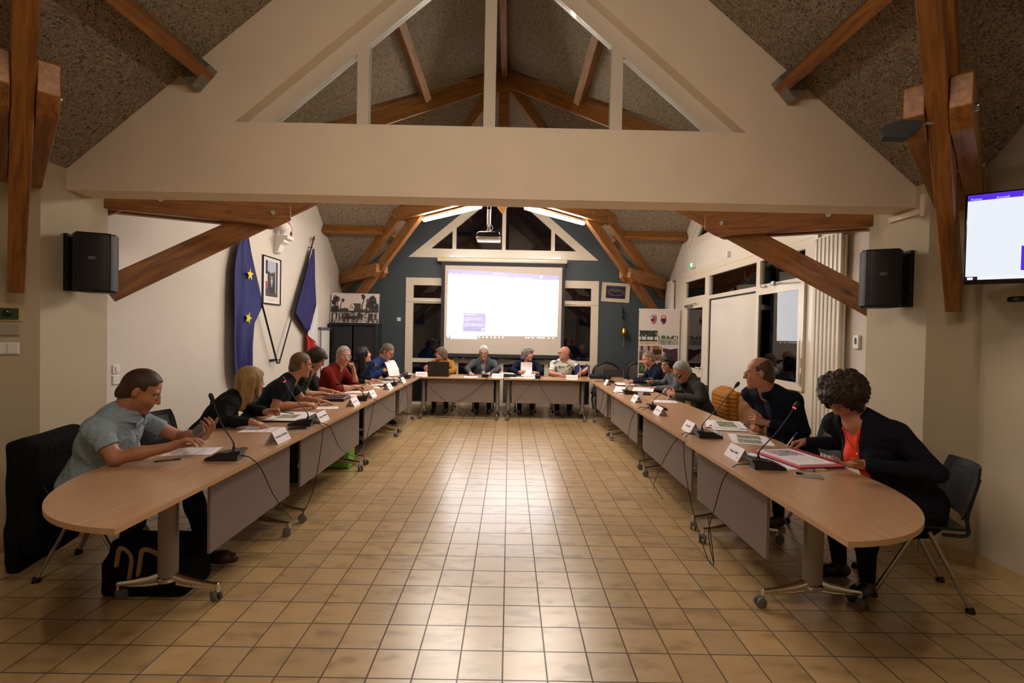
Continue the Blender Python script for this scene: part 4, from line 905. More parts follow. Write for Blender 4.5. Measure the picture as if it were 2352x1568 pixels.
    for p in legp: v.prim(p, inf=-.012)
    for an, fd in footp: v.prim(('c', an, V3(an[0], an[1], .05) + fd * .03, .032, .030, .02)); v.prim(('c', V3(an[0], an[1], .045) , V3(an[0], an[1], .035) + fd * .14, .030, .022, .02))
    for k_ in ('R', 'L'):
        for i, p in enumerate(armp[k_]): v.prim(p, inf=-.004 if i < 2 else 0)
    for p in neckp + handp + headp: v.prim(p)
    hairc = np.array(hair[1]); sk = np.array(skin); bw = np.array(brow if brow is not None else hair[1])
    def col(p):
        q = (p - Hc) @ F / hs; x, y, z = q[:, 0], q[:, 1], q[:, 2]; c = np.tile(sk, (len(p), 1)); near = (np.abs(x) < .1) & (np.abs(y) < .14) & (np.abs(z) < .15)
        m = near & (y > .07) & (np.abs(z + .0585) < .0095 - .0035 * (np.abs(x) / .022) ** 2) & (np.abs(x) < .0235); c[m] = lips
        m = near & (y > .055) & (np.abs(z - .030 + .15 * (np.abs(x) - .03) ** 2 * 30) < .0050) & (np.abs(x) > .013) & (np.abs(x) < .046); c[m] = c[m] * .35 + bw * .65
        ck = near & (y > .03) & (z < -.0) & (z > -.05) & (np.abs(x) > .018); c[ck] = c[ck] * np.array([1.06, .92, .90])
        if beard is not None:
            m = near & (z < -.030) & (y > .0) & ~((np.abs(x) < .022) & (np.abs(z + .0585) < .008)) & (z > -.125) & ~((np.abs(x) < .05) & (z > -.038)); c[m] = c[m] * (1 - beard[1]) + np.array(beard[0]) * beard[1]
        return c
    v.mesh('body', M_skinc, root, col)
    # garment on the torso
    tm = top_special(topmat, root) if topmat else mat('cloth_%d_%d_%d' % tuple(int(c * 999) for c in top), top, .9, noise=.08, nscale=25, bump=.0006, bscale=420, wrinkle=.022, spec=.12)
    v = Vol(lo, hi, max(h, .0055))
    for p in torso: v.prim(p, inf=.006)
    v.prim(('c', Pv - V3(0, 0, .03), Pv + sd * .1, .15 * bulk, .14 * bulk, .04), inf=.0)
    cuts = []
    for k_ in ('R', 'L'):
        El = armp[k_][0][2]; S0 = armp[k_][0][1]; Wr = armp[k_][3][2]
        v.prim(armp[k_][1], inf=.008)
        if sleeve >= 1.0:
            v.prim(armp[k_][0], inf=.008); v.prim(('c', El, El + (Wr - El) * .5, .047, .044, .02)); v.prim(('c', El + (Wr - El) * .45, El + (Wr - El) * (.93 if sleeve < 2 else .99), .044, .034, .02))
        elif sleeve >= .55:
            v.prim(armp[k_][0], inf=.008); v.prim(('c', El, El + (Wr - El) * .18, .049, .047, .02))
        else:
            e = S0 + (El - S0) * (.62 + .2 * (sleeve > .4)); v.prim(('c', S0, e, .062, .058, .03)); cuts.append((e, unit(El - S0)))
    X = v.ax[0][:, None, None]; Y = v.ax[1][None, :, None]; Z = v.ax[2][None, None, :]
    for e, dr_ in cuts:
        cut = ((X - e[0]) * dr_[0] + (Y - e[1]) * dr_[1] + (Z - e[2]) * dr_[2]); r2 = (X - e[0]) ** 2 + (Y - e[1]) ** 2 + (Z - e[2]) ** 2; m = (r2 - cut * cut < .078 ** 2) & (cut > -.004) & (cut < .10)
        v.d = np.where(m, np.maximum(v.d, cut), v.d).astype(np.float32)
    if collar:
        v.prim(('c', Nb - sd * .03, Nb + unit(Hc - Nb) * .028, .070 * hs, .064 * hs, .015)); v.prim(('-c', Nb + unit(Hc - Nb) * .010, Nb + unit(Hc - Nb) * .09, .050 * hs, .062 * hs, .004))
        v.prim(('-e', Nb + T[:, 1] * .075 + sd * .005, V3(.022, .05, .045), T, .006))
    else: v.prim(('-c', Nb - sd * .005, Nb + unit(Hc - Nb) * .09, .052 * hs, .060 * hs, .006))
    if vneck: v.prim(('-c', Nb + T[:, 1] * .07 - sd * .0, Nb + T[:, 1] * .11 - sd * vneck, .045, .008, .004))
    wx = 1.7 * np.sin(6.5 * X + seed) + 1.5 * np.sin(7.3 * Y + 2.1 * seed) + 1.3 * np.sin(8.1 * Z + .7 * seed)
    fold = .0042 * (1 - np.abs(np.sin(15 * (X * sd[0] + Y * sd[1] + Z * sd[2]) + 2.2 * wx))) ** 2 * (.5 + .5 * np.sin(5 * X + 9 * Y - 4 * Z + seed)) + .0036 * (1 - np.abs(np.sin(12 * (X - Y) + 9 * Z + 1.8 * wx + 1))) ** 3 * (.5 + .5 * np.sin(11 * X - 6 * Y + 8 * Z + 2 * seed))
    v.d -= (fold * fold_amp).astype(np.float32)
    if inner:
        Xn = X - Nb[0]; Yn = Y - Nb[1]; Zn = Z - Nb[2]; a_ = Xn * rt[0] + Yn * rt[1] + Zn * rt[2]; f_ = Xn * T[0, 1] + Yn * T[1, 1] + Zn * T[2, 1]; u_ = Xn * sd[0] + Yn * sd[1] + Zn * sd[2]
        op = np.maximum(np.abs(a_) - inner[1] * (1 + .30 * np.sin(u_ * 9)), .02 - f_); v.d = np.maximum(v.d, -op).astype(np.float32)
    tcol = None
    if topmat == 'hood':
        for a, b_, r1 in ((.10, -.03, .050), (.0, -.075, .058), (-.10, -.03, .050)): v.prim(('c', Nb + rt * a + T[:, 1] * b_ - sd * .01, Nb + rt * a * .5 + T[:, 1] * (b_ - .03) + sd * .05, r1, r1 * .75, .03))
        pc = Ch + T[:, 1] * .10 * bulk - sd * .05 + rt * .02
        def tcol(p):
            q = (p - pc) @ T; r_ = np.sqrt((q[:, 0] / .085) ** 2 + (q[:, 2] / .095) ** 2); n = np.sin(75 * q[:, 0] + 3 * np.sin(60 * q[:, 2])) * np.sin(70 * q[:, 2] + 2 * np.sin(50 * q[:, 0]))
            c = np.tile(lin((58, 58, 54)), (len(p), 1)); m = (r_ < 1) & (q[:, 1] > -.06) & (n > -.05) & (r_ > .18); c[m] = lin((176, 138, 44)); return c
    v.mesh('top', tm, root, tcol)
    if collar:
        v = Vol(Nb - .14, Nb + .14, .0035); ua = unit(Hc - Nb); X = v.ax[0][:, None, None] - Nb[0]; Y = v.ax[1][None, :, None] - Nb[1]; Z = v.ax[2][None, None, :] - Nb[2]
        u_ = X * ua[0] + Y * ua[1] + Z * ua[2]; r_ = np.sqrt(np.maximum(X * X + Y * Y + Z * Z - u_ * u_, 0)); f_ = X * T[0, 1] + Y * T[1, 1] + Z * T[2, 1]; a_ = X * rt[0] + Y * rt[1] + Z * rt[2]
        nr = .067 * hs * (bulk * .4 + .6) - .35 * (u_ - .01); v.d = np.maximum.reduce([np.abs(r_ - nr - .006) - .0035, np.abs(u_ - .014) - .020, np.where(f_ > 0, .016 - np.abs(a_), -1)]).astype(np.float32)
        for s_ in (-1, 1):
            ax3 = np.stack([unit(rt * s_ * .8 - sd * .5), T[:, 1], unit(np.cross(unit(rt * s_ * .8 - sd * .5), T[:, 1]))], 1); v.prim(('b', Nb + T[:, 1] * (.070 * bulk) + rt * s_ * .036 - sd * .012, (.024, .002, .013), ax3, .002, .004))
        v.mesh('collar', tm, root)
    if inner:   # open jacket: a panel of the inner garment showing at the chest
        v = Vol(np.minimum(Pv, Hc) - .28, np.maximum(Pv, Hc) + .28, .006); ic, wd = inner
        for p in torso: v.prim(p, inf=.002)
        X = v.ax[0][:, None, None] - Nb[0]; Y = v.ax[1][None, :, None] - Nb[1]; Z = v.ax[2][None, None, :] - Nb[2]
        a_ = X * rt[0] + Y * rt[1] + Z * rt[2]; f_ = X * T[0, 1] + Y * T[1, 1] + Z * T[2, 1]; u_ = X * sd[0] + Y * sd[1] + Z * sd[2]
        w2 = wd * (1 + .35 * np.sin(u_ * 9)); m = np.maximum.reduce([np.abs(a_) - w2 * 1.25, .0 - f_, u_ + .02, -u_ - .66]); v.d = np.maximum(v.d, m).astype(np.float32)
        v.prim(('-c', Nb + T[:, 1] * .06, Nb + T[:, 1] * .12 - sd * .11, .05, .006, .004)); v.mesh('inner_top', mat('inner_%d_%d' % (int(ic[0] * 999), int(ic[2] * 999)), ic, .8, noise=.08, nscale=60), root)
    # trousers, shoes
    v = Vol(lo, np.minimum(hi, [99, 99, .80]), .008)
    v.prim(torso[2], inf=.004)
    for p in legp: v.prim(p, inf=.006)
    Z = v.ax[2][None, None, :]; v.d = np.maximum(v.d, (Z - (Pv[2] + .06))).astype(np.float32); v.mesh('trousers', mat('trousers_%d_%d' % (int(bottom[0] * 999), int(bottom[2] * 999)), bottom, .9, noise=.1, nscale=30, bump=.0008, bscale=300, wrinkle=.02, spec=.12), root)
    for an, fd in footp:
        z0 = max(0.0, an[2] - .10); v = Vol(V3(an[0], an[1], z0) - V3(.3, .3, 0), V3(an[0], an[1], z0) + V3(.3, .3, .2), .006); a3 = V3(an[0], an[1], z0)
        v.prim(('c', a3 - fd * .03 + V3(0, 0, .042), a3 + fd * .12 + V3(0, 0, .038), .042, .044, .02)); v.prim(('c', a3 + fd * .10 + V3(0, 0, .034), a3 + fd * .185 + V3(0, 0, .030), .044, .030, .02)); v.prim(('c', a3 + V3(0, 0, .04), a3 + V3(0, 0, .10), .042, .038, .02))
        Z = v.ax[2][None, None, :]; v.d = np.maximum(v.d, z0 + .002 - Z).astype(np.float32); v.mesh('shoe', mat('shoe_%d' % int(shoes[0] * 999), shoes, .35), root)
    # eyes
    for s_ in (-1, 1):
        g = MB(); c_ = hW(s_ * .032, .0825, .006); g.sph(c_, .0112 * hs, None, 14, 10); o = g.build('eye', M_eye, root, True, world=True)
        vv = np.array(g.v) - c_; q = vv @ F / (.0118 * hs); cc = np.tile([.62, .58, .54], (len(q), 1)); cc[q[:, 1] > .88] = (.05, .03, .02); cc[(q[:, 2] > .28)] = sk * .8
        if face[1] > 22: cc[(q[:, 2] > -.15)] = sk * .85
        at = o.data.attributes.new('Col', 'FLOAT_COLOR', 'POINT'); at.data.foreach_set('color', np.concatenate([cc, np.ones((len(cc), 1))], 1).astype(np.float32).ravel())
    if hair[0]: hair_vol(F, Hc, hs, hair[0], root, hair[1], seed, .0038 if h < .0055 else .0048)
    if glasses:
        g = MB(); gc, rw, rh = glasses; n = 18
        for s_ in (-1, 1):
            ring = [hW(s_ * .034 + rw * math.cos(a) * (1 + .12 * abs(math.sin(2 * a))), .106, .006 + rh * math.sin(a) * (1 + .12 * abs(math.sin(2 * a)))) for a in [2 * PI * k / n for k in range(n + 1)]]
            g.tube(ring, .0019, 6, cap=False); g.tube([hW(s_ * (.034 + rw), .104, .012), hW(s_ * .080, .05, .012), hW(s_ * .084, .0, .010), hW(s_ * .082, -.015, -.01)], .0019, 6)
        g.tube([hW(-.014, .108, .012), hW(0, .110, .014), hW(.014, .108, .012)], .0019, 6); fr = g.build('glasses', mat('frame_%d' % int(gc[0] * 99), gc, .3, .2), root, True, world=True)
        for s_ in (-1, 1):
            ln = MB(); c_ = hW(s_ * .034, .1065, .006); Rm = Matrix([list(r) for r in F]); ln.sph(c_, (rw * .98 * hs, .0008, rh * .98 * hs), Rm, 16, 6); lo_ = ln.build('lens', M_lens, fr, True); lo_.location = -Vector(root.location)
    return root, tips, dict(F=F, Hc=Hc, Nb=Nb, T=T, sd=sd, Ch=Ch, rt=rt)
dn = (0, 0, -1)
PEOPLE = {}
def P_(key, *a, **k): PEOPLE[key] = person(*a, **k)
SKD = (.37, .155, .078)
# left row (right hand toward the camera)
P_(1, 'person in a pale blue short-sleeved shirt looking down at a phone, nearest on the left', (-2.62, 3.14), (-2.325, 3.13, 1.160), (24, 30, 0), 12,
   dict(R=((-2.30, 2.90, .790), (-2.06, 3.02, .835), (.75, .42, .36), (.2, -.1, -1), ((20, 25, 15), (24, 30, 20), (30, 35, 20), (34, 38, 20))),
        L=((-2.30, 3.46, .800), (-2.02, 3.30, .845), (.62, -.55, .50), (-.35, -.2, .9), ((40, 40, 25), (42, 44, 28), (46, 48, 30), (50, 50, 30)))),
   lin((136, 152, 162)), bottom=lin((38, 46, 66)), shoes=lin((66, 28, 20)), skin=SKD, hair=('short', lin((58, 38, 26))), hs=1.10, bulk=1.24, sh=.205, hunch=.025, h=.0047, sleeve=.3, beard=(lin((92, 62, 48)), .25),
   legs=dict(L=((-2.20, 3.42, .50), (-1.98, 3.25, .115), (1, .05, 0)), R=((-2.24, 3.00, .52), (-2.36, 3.06, .13), (.75, -.5, 0))), seed=3)
P_(2, 'person with shoulder-length blonde hair and a black jacket, leaning on the left table', (-2.66, 4.22), (-2.325, 4.45, 1.085), (52, 4, 0), 30,
   dict(R=((-2.34, 4.06, .80), (-2.13, 4.07, .800), (.85, .05, -.2), dn, ((12, 18, 12),) * 4), L=((-2.36, 4.62, .80), (-2.15, 4.42, .825), (.7, .25, .1), (.1, -.6, -.8), FIST)),
   (.010, .010, .011), hair=('blonde', lin((150, 118, 74))), skin=(0.42, 0.19, 0.108), hs=1.06, bulk=.92, sh=.165, h=.0052, collar=False, seed=5, hunch=.02, brow=(.12, .07, .04))
P_(3, 'person with thinning brown hair, glasses and dark t-shirt, writing at the left tables', (-2.62, 5.06), (-2.19, 5.20, 1.192), (42, 12, 0), 15,
   dict(R=((-2.32, 4.92, .79), (-2.09, 5.06, .80), (.8, .4, -.1), (-.1, .3, -.9), GRIP), L=((-2.28, 5.48, .79), (-2.10, 5.42, .790), (.9, .0, -.1), dn, FLAT)),
   lin((32, 36, 42)), hair=('crop', lin((96, 70, 50))), skin=(0.42, 0.182, 0.101), hs=1.08, bulk=1.12, sh=.20, h=.0052, sleeve=.3, collar=False, vneck=.09, glasses=((.02, .02, .02), .020, .015), seed=7)
P_(4, 'person with a dark fringe in dark green and black, looking down at papers', (-2.74, 5.98), (-2.34, 6.00, 1.216), (8, 34, 0), 5,
   dict(R=((-2.48, 5.84, .80), (-2.26, 5.98, .795), (.9, .2, -.1), dn, FLAT), L=((-2.44, 6.26, .80), (-2.22, 6.20, .795), (.9, -.1, -.1), dn, FLAT)),
   lin((34, 44, 30)), hair=('fringe', lin((44, 26, 22))), skin=(0.42, 0.19, 0.115), hs=1.03, bulk=.92, sh=.165, h=.006, collar=False, inner=((.010, .010, .012), .06), sleeve=.6, seed=9)
P_(5, 'person with grey hair and white-rimmed glasses in dark red, fist at the chin', (-2.58, 6.74), (-2.25, 6.72, 1.215), (-48, 8, 6), -8,
   dict(R=((-2.26, 6.54, .79), (-2.08, 6.72, .80), (.5, .85, 0), dn, RELAX), L=((-2.13, 6.88, .795), (-2.135, 6.80, 1.02), (-.1, -.25, .95), (-.75, -.3, 0), FIST)),
   lin((112, 30, 26)), hair=('short', lin((150, 142, 132))), skin=(0.437, 0.198, 0.115), hs=1.08, bulk=1.12, sh=.20, h=.0055, sleeve=.6, vneck=.05, glasses=((.75, .75, .72), .022, .012), seed=11, collar=False)
P_(6, 'person with long black hair in a black jacket, chin raised toward the screen', (-2.60, 7.46), (-2.22, 7.50, 1.194), (30, -12, 0), 8,
   dict(R=((-2.38, 7.32, .81), (-2.17, 7.44, .80), (.9, .35, 0), dn, GRIP), L=((-2.34, 7.75, .80), (-2.12, 7.66, .80), (.9, -.1, 0), dn, FLAT)),
   (.008, .008, .009), hair=('long', (.006, .005, .005)), skin=(0.47, 0.228, 0.144), hs=1.04, bulk=.9, sh=.165, h=.006, collar=False, inner=((.008, .008, .009), .02), seed=13)
P_(7, 'person with short greying hair and glasses in a blue shirt, reading a raised sheet', (-2.46, 8.22), (-2.005, 8.12, 1.228), (-10, 34, 0), -6,
   dict(R=((-2.22, 7.92, .84), (-2.04, 8.02, .92), (.75, .5, .3), (.2, .6, -.5), POINT), L=((-2.12, 8.44, .82), (-1.90, 8.30, .90), (.4, -.6, .5), (-.3, -.6, -.4), GRIP)),
   lin((40, 58, 98)), hair=('short', lin((92, 80, 68))), skin=(0.42, 0.182, 0.108), hs=1.08, bulk=1.14, sh=.20, h=.006, beard=(lin((150, 130, 115)), .4), glasses=((.03, .03, .03), .021, .014), seed=15)
# below the screen
P_(8, 'person with bobbed brown hair in a mustard jumper behind the laptop', (-1.30, 10.03), (-1.35, 9.80, 1.135), (205, 4, 0), -95,
   dict(R=((-1.52, 9.72, .84), (-1.60, 9.52, .83), (-.1, -.5, .6), (.5, -.6, .2), GRIP), L=((-1.07, 9.72, .82), (-1.20, 9.50, .79), (-.3, -.9, 0), dn, FLAT)),
   lin((158, 112, 46)), hair=('bob', lin((98, 78, 62))), skin=(0.47, 0.228, 0.151), hs=1.02, bulk=1.0, sh=.17, h=.006, collar=False, vneck=.04, glasses=((.3, .2, .1), .020, .013), seed=17)
P_(9, 'person with grey hair and dark glasses in a grey jacket below the screen', (-.51, 10.03), (-.503, 9.76, 1.178), (-88, 14, 0), -88,
   dict(R=((-.82, 9.68, .86), (-.73, 9.42, .79), (.25, -.9, 0), dn, RELAX), L=((-.20, 9.68, .86), (-.37, 9.44, .79), (-.2, -.9, 0), dn, FLAT)),
   lin((74, 78, 80)), hair=('short', lin((178, 180, 188))), skin=(0.454, 0.213, 0.137), hs=1.10, bulk=1.07, sh=.19, h=.006, inner=(lin((120, 124, 136)), .055), beard=(lin((160, 140, 130)), .15), glasses=((.03, .02, .03), .022, .012), seed=19)
P_(10, 'person with bobbed grey hair in a navy top, turning pages below the screen', (.34, 10.03), (.367, 9.78, 1.155), (-42, 4, 0), -90,
   dict(R=((.06, 9.70, .84), (.20, 9.46, .82), (.3, -.7, .3), (.5, -.2, -.6), GRIP), L=((.64, 9.70, .84), (.56, 9.46, .81), (-.5, -.6, .2), (-.2, .2, -.9), RELAX)),
   lin((20, 24, 42)), hair=('bobgrey', lin((112, 106, 98))), skin=(0.47, 0.22, 0.144), hs=1.08, bulk=1.18, sh=.19, h=.006, vneck=.13, bust=1.1, collar=False, seed=21)
P_(11, 'bald person with glasses in a white t-shirt with a grey leaf print', (1.09, 10.03), (1.10, 9.80, 1.190), (198, 2, 0), -92,
   dict(R=((.82, 9.64, .80), (.98, 9.40, .795), (.5, -.6, -.1), dn, GRIP), L=((1.42, 9.72, .82), (1.33, 9.47, .79), (-.2, -.9, 0), dn, FLAT)),
   (.6, .58, .52), hair=(None, lin((140, 120, 105))), skin=(0.47, 0.205, 0.137), hs=1.10, bulk=1.10, sh=.205, h=.006, sleeve=.5, collar=False, glasses=((.05, .05, .06), .021, .013), seed=23,
   topmat='leaf', beard=(lin((200, 190, 180)), .25), brow=lin((120, 90, 70)))
# right row (left hand toward the camera)
P_(12, 'person with receding grey-brown hair in a navy jumper, farthest in the right row', (2.60, 8.30), (2.32, 8.20, 1.189), (186, 22, 0), 182,
   dict(R=((2.34, 8.58, .80), (2.11, 8.42, .795), (-.9, -.1, 0), dn, RELAX), L=((2.34, 8.02, .85), (2.07, 8.18, .805), (-.9, .2, -.1), dn, RELAX)),
   lin((24, 28, 46)), hair=('crop', lin((120, 102, 86))), skin=(0.462, 0.205, 0.13), hs=1.04, bulk=.98, sh=.19, h=.006, collar=False, seed=25)
P_(13, 'person with short dark curls and glasses in a grey knitted top, holding a white pen', (2.66, 7.44), (2.39, 7.42, 1.149), (212, 8, 0), 185,
   dict(R=((2.42, 7.72, .83), (2.24, 7.66, .85), (-.8, -.2, .5), (-.2, -.7, -.5), GRIP), L=((2.42, 7.22, .80), (2.20, 7.34, .795), (-.9, .1, 0), dn, RELAX)),
   lin((92, 94, 100)), hair=('curlyshort', lin((30, 20, 20))), skin=(0.454, 0.205, 0.13), hs=1.02, bulk=.9, sh=.165, h=.006, collar=False, glasses=((.08, .03, .04), .020, .014), seed=27)
P_(14, 'person with cropped grey hair and glasses in a charcoal hooded top with a yellow print', (2.56, 6.46), (2.244, 6.38, 1.121), (188, 36, 0), 180,
   dict(R=((2.36, 6.72, .80), (2.12, 6.54, .825), (-.6, -.5, .3), (.1, -.8, -.4), GRIP), L=((2.38, 6.10, .80), (2.14, 6.32, .815), (-.6, .5, .3), (.1, .8, -.4), GRIP)),
   lin((58, 58, 54)), hair=('short', lin((140, 138, 130))), skin=(0.37, 0.152, 0.083), hs=1.10, bulk=1.10, sh=.20, h=.0055, glasses=((.03, .03, .03), .021, .014), seed=29, hunch=.03, topmat='hood')
P_(15, 'balding person with round glasses in a navy zip jacket, looking along the right row', (2.58, 4.38), (2.094, 4.11, 1.275), (158, 8, 0), 205,
   dict(R=((2.42, 4.62, .83), (2.20, 4.30, .805), (-.7, -.45, .1), (.1, -.6, -.6), GRIP), L=((2.42, 4.02, .82), (2.19, 4.18, .850), (-.75, .1, .25), (.15, .8, -.3), GRIP)),
   lin((20, 24, 36)), hair=('ring', lin((74, 48, 32))), skin=(0.42, 0.179, 0.097), hs=1.08, bulk=1.08, sh=.20, h=.0047, inner=(lin((34, 40, 70)), .035), glasses=((.45, .42, .38), .022, .018), seed=31)
P_(16, 'person with curly brown hair, black cardigan and orange top, writing, nearest on the right', (2.52, 3.06), (2.11, 3.09, 1.215), (196, 50, 0), 198,
   dict(R=((2.44, 3.52, .82), (2.24, 3.68, .800), (-.75, .25, -.15), (.1, -.3, -.9), GRIP), L=((2.44, 2.78, .82), (2.11, 2.90, .835), (-.9, .15, -.05), (0, .1, 1), ((18, 20, 12),) * 4)),
   (.010, .010, .016), hair=('curly', lin((42, 25, 19))), skin=(0.42, 0.182, 0.108), hs=1.06, bulk=1.22, sh=.195, h=.0047, inner=(lin((235, 62, 18)), .075), bust=1.25, collar=False, seed=33, bottom=(.008, .008, .012), shoes=(.008, .008, .010),
   legs=dict(L=((2.14, 2.92, .50), (2.24, 3.02, .10), (-.5, -.3, 0)), R=((2.14, 3.2, .50), (2.22, 3.25, .10), (-.8, 0, 0))))

_q = PEOPLE[16][2]; g = MB(); nb, T_, sd_, rt_ = _q['Nb'], _q['T'], _q['sd'], _q['rt']
end = nb + T_[:, 1] * .125 - sd_ * .155
for s_ in (-1, 1): g.tube(spline([tuple(nb + rt_ * s_ * .055 + T_[:, 1] * .03), tuple(nb + rt_ * s_ * .04 + T_[:, 1] * .085 - sd_ * .06), tuple(end)], 6), .0018, 6)
nk = g.build('necklace', mat('necklace_cord', lin((70, 14, 24)), .5), PEOPLE[16][0], True, world=True)
g = MB(); g.tube([tuple(end + T_[:, 1] * .004 - sd_ * .012 + rt_ * .009 * math.cos(a) + sd_ * .009 * math.sin(a)) for a in [2 * PI * k / 14 for k in range(15)]], .0028, 6, cap=False); pd = g.build('pendant', M_chrome, nk, True); pd.location = -Vector(PEOPLE[16][0].location)
# ---------------- things on the walls ----------------
def rz(a): return Matrix.Rotation(a, 3, 'Z')
RX90 = Matrix.Rotation(PI / 2, 3, 'X')
def face(yaw):            # orientation for text / pictures on a vertical surface whose outward normal has this yaw (rad)
    return rz(yaw + PI / 2) @ RX90
def speaker(loc, yaw, wall, label):
    t = thing('loudspeaker', label, 'loudspeaker', loc, yaw, 'black wall loudspeakers')   # front toward local -Y
    g = MB(); prof = [(-.085, .12), (.085, .12), (.135, -.02), (.135, -.075), (.10, -.118), (-.10, -.118), (-.135, -.075), (-.135, -.02)]
    g.prism(prof, -.222, .222); o = g.build('cabinet', mat('speaker_shell', (.008, .009, .011), .5, bump=.0004, bscale=900), t)
    b = bmesh.new(); b.from_mesh(o.data); bmesh.ops.bevel(b, geom=[e for e in b.edges], offset=.012, segments=3, affect='EDGES'); b.to_mesh(o.data); b.free(); o.data.shade_smooth(); _sharp(o.data, 50)
    g = MB(); pr = [(.100 * math.sin(a), -.108 - .018 * math.cos(a)) for a in np.linspace(-1.35, 1.35, 9)]; g.prism([(x, y) for x, y in pr] + [(.095, -.100), (-.095, -.100)], -.205, .205); gr = g.build('grille', mat('grille_mesh', (.018, .018, .020), .45, .3, noise=.3, nscale=600), t, 60)
    text('QSC', .026, mat('logo_silver', (.6, .6, .6), .3, .5), t, (0, -.1275, .03), RX90, 'logo')
    Ri = rz(-yaw); w_ = Ri @ (Vector(wall) - Vector(loc)); g = MB(); g.tube([(0, .10, .12), w_ * .6 + Vector((0, 0, .12)), w_ + Vector((0, 0, .12))], .016, 8); g.tube([(0, .10, -.12), w_ * .6 + Vector((0, 0, -.12)), w_ + Vector((0, 0, -.12))], .016, 8)
    g.box(w_, (.035, .09, .43), rz(-yaw)); g.build('bracket', M_black, t, True)
speaker((-3.17, 3.82, 2.04), .42, (-3.345, 3.78, 2.04), 'black loudspeaker on the left pier')
speaker((2.88, 3.86, 2.045), -.42, (3.055, 3.80, 2.045), 'black loudspeaker on the right pier')
# projector hanging from the ridge
t = thing('projector', 'white and black video projector hanging on a white pole from the ridge', 'projector', (-.285, 6.2, 2.775))
g = MB(); g.rbox((0, 0, 0), (.29, .24, .07), .03, seg=4); g.build('body', M_blackg, t, 50)
g = MB(); g.rbox((0, 0, -.042), (.30, .25, .035), .016, seg=4); sh_ = g.build('shell', M_whitep, t, 50)
g = MB(); g.lathe([(.035, 0), (.035, .02), (.028, .022), (.026, .015)], (.06, .12, -.01), 18, Matrix.Rotation(-PI / 2, 3, 'X')); g.build('projector_lens', M_blackg, t, True)
g = MB(); g.cyl((0, 0, .14), (0, 0, RID - 2.80), .024, 16); g.build('pole', M_whitep, t, True)
g = MB(); g.lathe([(.012, .03), (.03, .05), (.018, .10), (.026, .14)], (0, 0, 0), 14); g.rbox((0, 0, .045), (.16, .10, .012), .004); g.build('mount', M_chrome, t, True); MB().cyl((0, 0, .33), (0, 0, .36), .026, 16).build('pole_collar', M_black, t, True)
g = MB()
g.tube(spline([(.02, 0, .15), (.05, -.03, .10), (.02, -.06, .05), (-.08, -.06, .05), (-.12, -.10, .03)], 6), .003, 6); g.build('cable', M_whitep, t, True)
# projection screen
SY = 10.44
t = thing('projection_screen', 'pull-down projection screen lit with a word processor window', 'projection screen', (-.155, SY, 1.0))
W = lambda g, n, m, **k: g.build(n, m, t, world=True, **k)
g = MB(); g.rbox((-.18, SY, 3.095), (2.74, .10, .095), .03, seg=3); cs = W(g, 'case', M_white, smooth=50)
g = MB(); g.rbox((-1.44, SY - .052, 3.10), (.11, .004, .03), .001); g.build('energy_label', mat('yellow_label', lin((214, 210, 60)), .5), t, world=True)
for x in (-1.20, .86):
    g = MB(); g.rbox((x, SY + .10, 3.15), (.05, .208, .05), .006); W(g, 'wall_clip', M_whitep)
g = MB(); g.bx(-1.455, 1.15, SY - .002, SY + .002, 1.05, 3.06); W(g, 'border_cloth', mat('black_screen_border', (.03, .03, .035), .8))
M_scr = mat('screen_cloth', lin((204, 192, 180)), .9)
g = MB(); g.bx(-1.38, 1.085, SY - .005, SY - .003, 1.12, 2.97); W(g, 'screen_cloth', M_scr)
g = MB(); g.cyl((-1.47, SY, 1.05), (1.165, SY, 1.05), .022, 12); W(g, 'bottom_bar', M_black, smooth=True)
def screen_fn(U, V, tv=False):
    img = np.ones(U.shape + (3,)) * (rgb(240, 246, 255) if tv else rgb(252, 252, 255))
    purple = rgb(84, 30, 235) if tv else rgb(6, 40, 90)
    img[V > .922] = purple
    if tv: img[(U > .52) & (U < .98) & (V < .922) & (V > .06)] = rgb(250, 250, 255)
    tk = V < .050; img[tk] = rgb(10, 12, 40) if tv else rgb(0, 0, 0)
    img[tk & (U > .035) & (U < .28)] = rgb(246, 252, 255)
    dl = (U > .148) & (U < .350) & (V > .105) & (V < .375); img[dl] = purple
    bt = dl & (U > .318) & (U < .345) & (V > .118) & (V < .155); ed = bt & ((U < .3205) | (U > .3425) | (V < .122) | (V > .151)); img[ed] = 1
    for u in (.297, .332, .367, .405, .44, .475, .512): img[tk & (abs(U - u) < .006) & (abs(V - .026) < .010)] = rgb(210, 210, 255)
    for u in (.722, .745, .78, .83, .855, .88, .925, .965): img[tk & (abs(U - u) < .009) & (abs(V - .024) < .006)] = rgb(225, 225, 240)
    img[tk & (abs(U - .014) < .008) & (abs(V - .026) < .013)] = 1
    if not tv: img[(abs(U - .84) < .011) & (abs(V - .962) < .016)] = 1
    return img
def scr_shear(gx, gy):
    u = gx / 2.33 + .5; v = gy / 1.46 + .5; zt = 1.423 - .10 * u; zb = -.045 + .02 * u; return gx + (v - .5) * .02, zb + (zt - zb) * v
pi = picture('projected_image', 2.33, 1.46, 300, 200, screen_fn, t, Vector((-.155, SY - .0065, 1.475)) - Vector(t.location), face(-PI / 2), .9, emit=1.0, shear=scr_shear)
pm = pi.data.materials[0]; pb = pm.node_tree.nodes['Principled BSDF']; pb.inputs['Base Color'].default_value = (*lin((204, 192, 180)), 1); pb.inputs['Specular IOR Level'].default_value = .1; pb.inputs['Emission Strength'].default_value = SCREEN_EM
M_lit = mat('projected_text', (.5, .45, .4), .9, emit=((.9, .9, 1), .8))
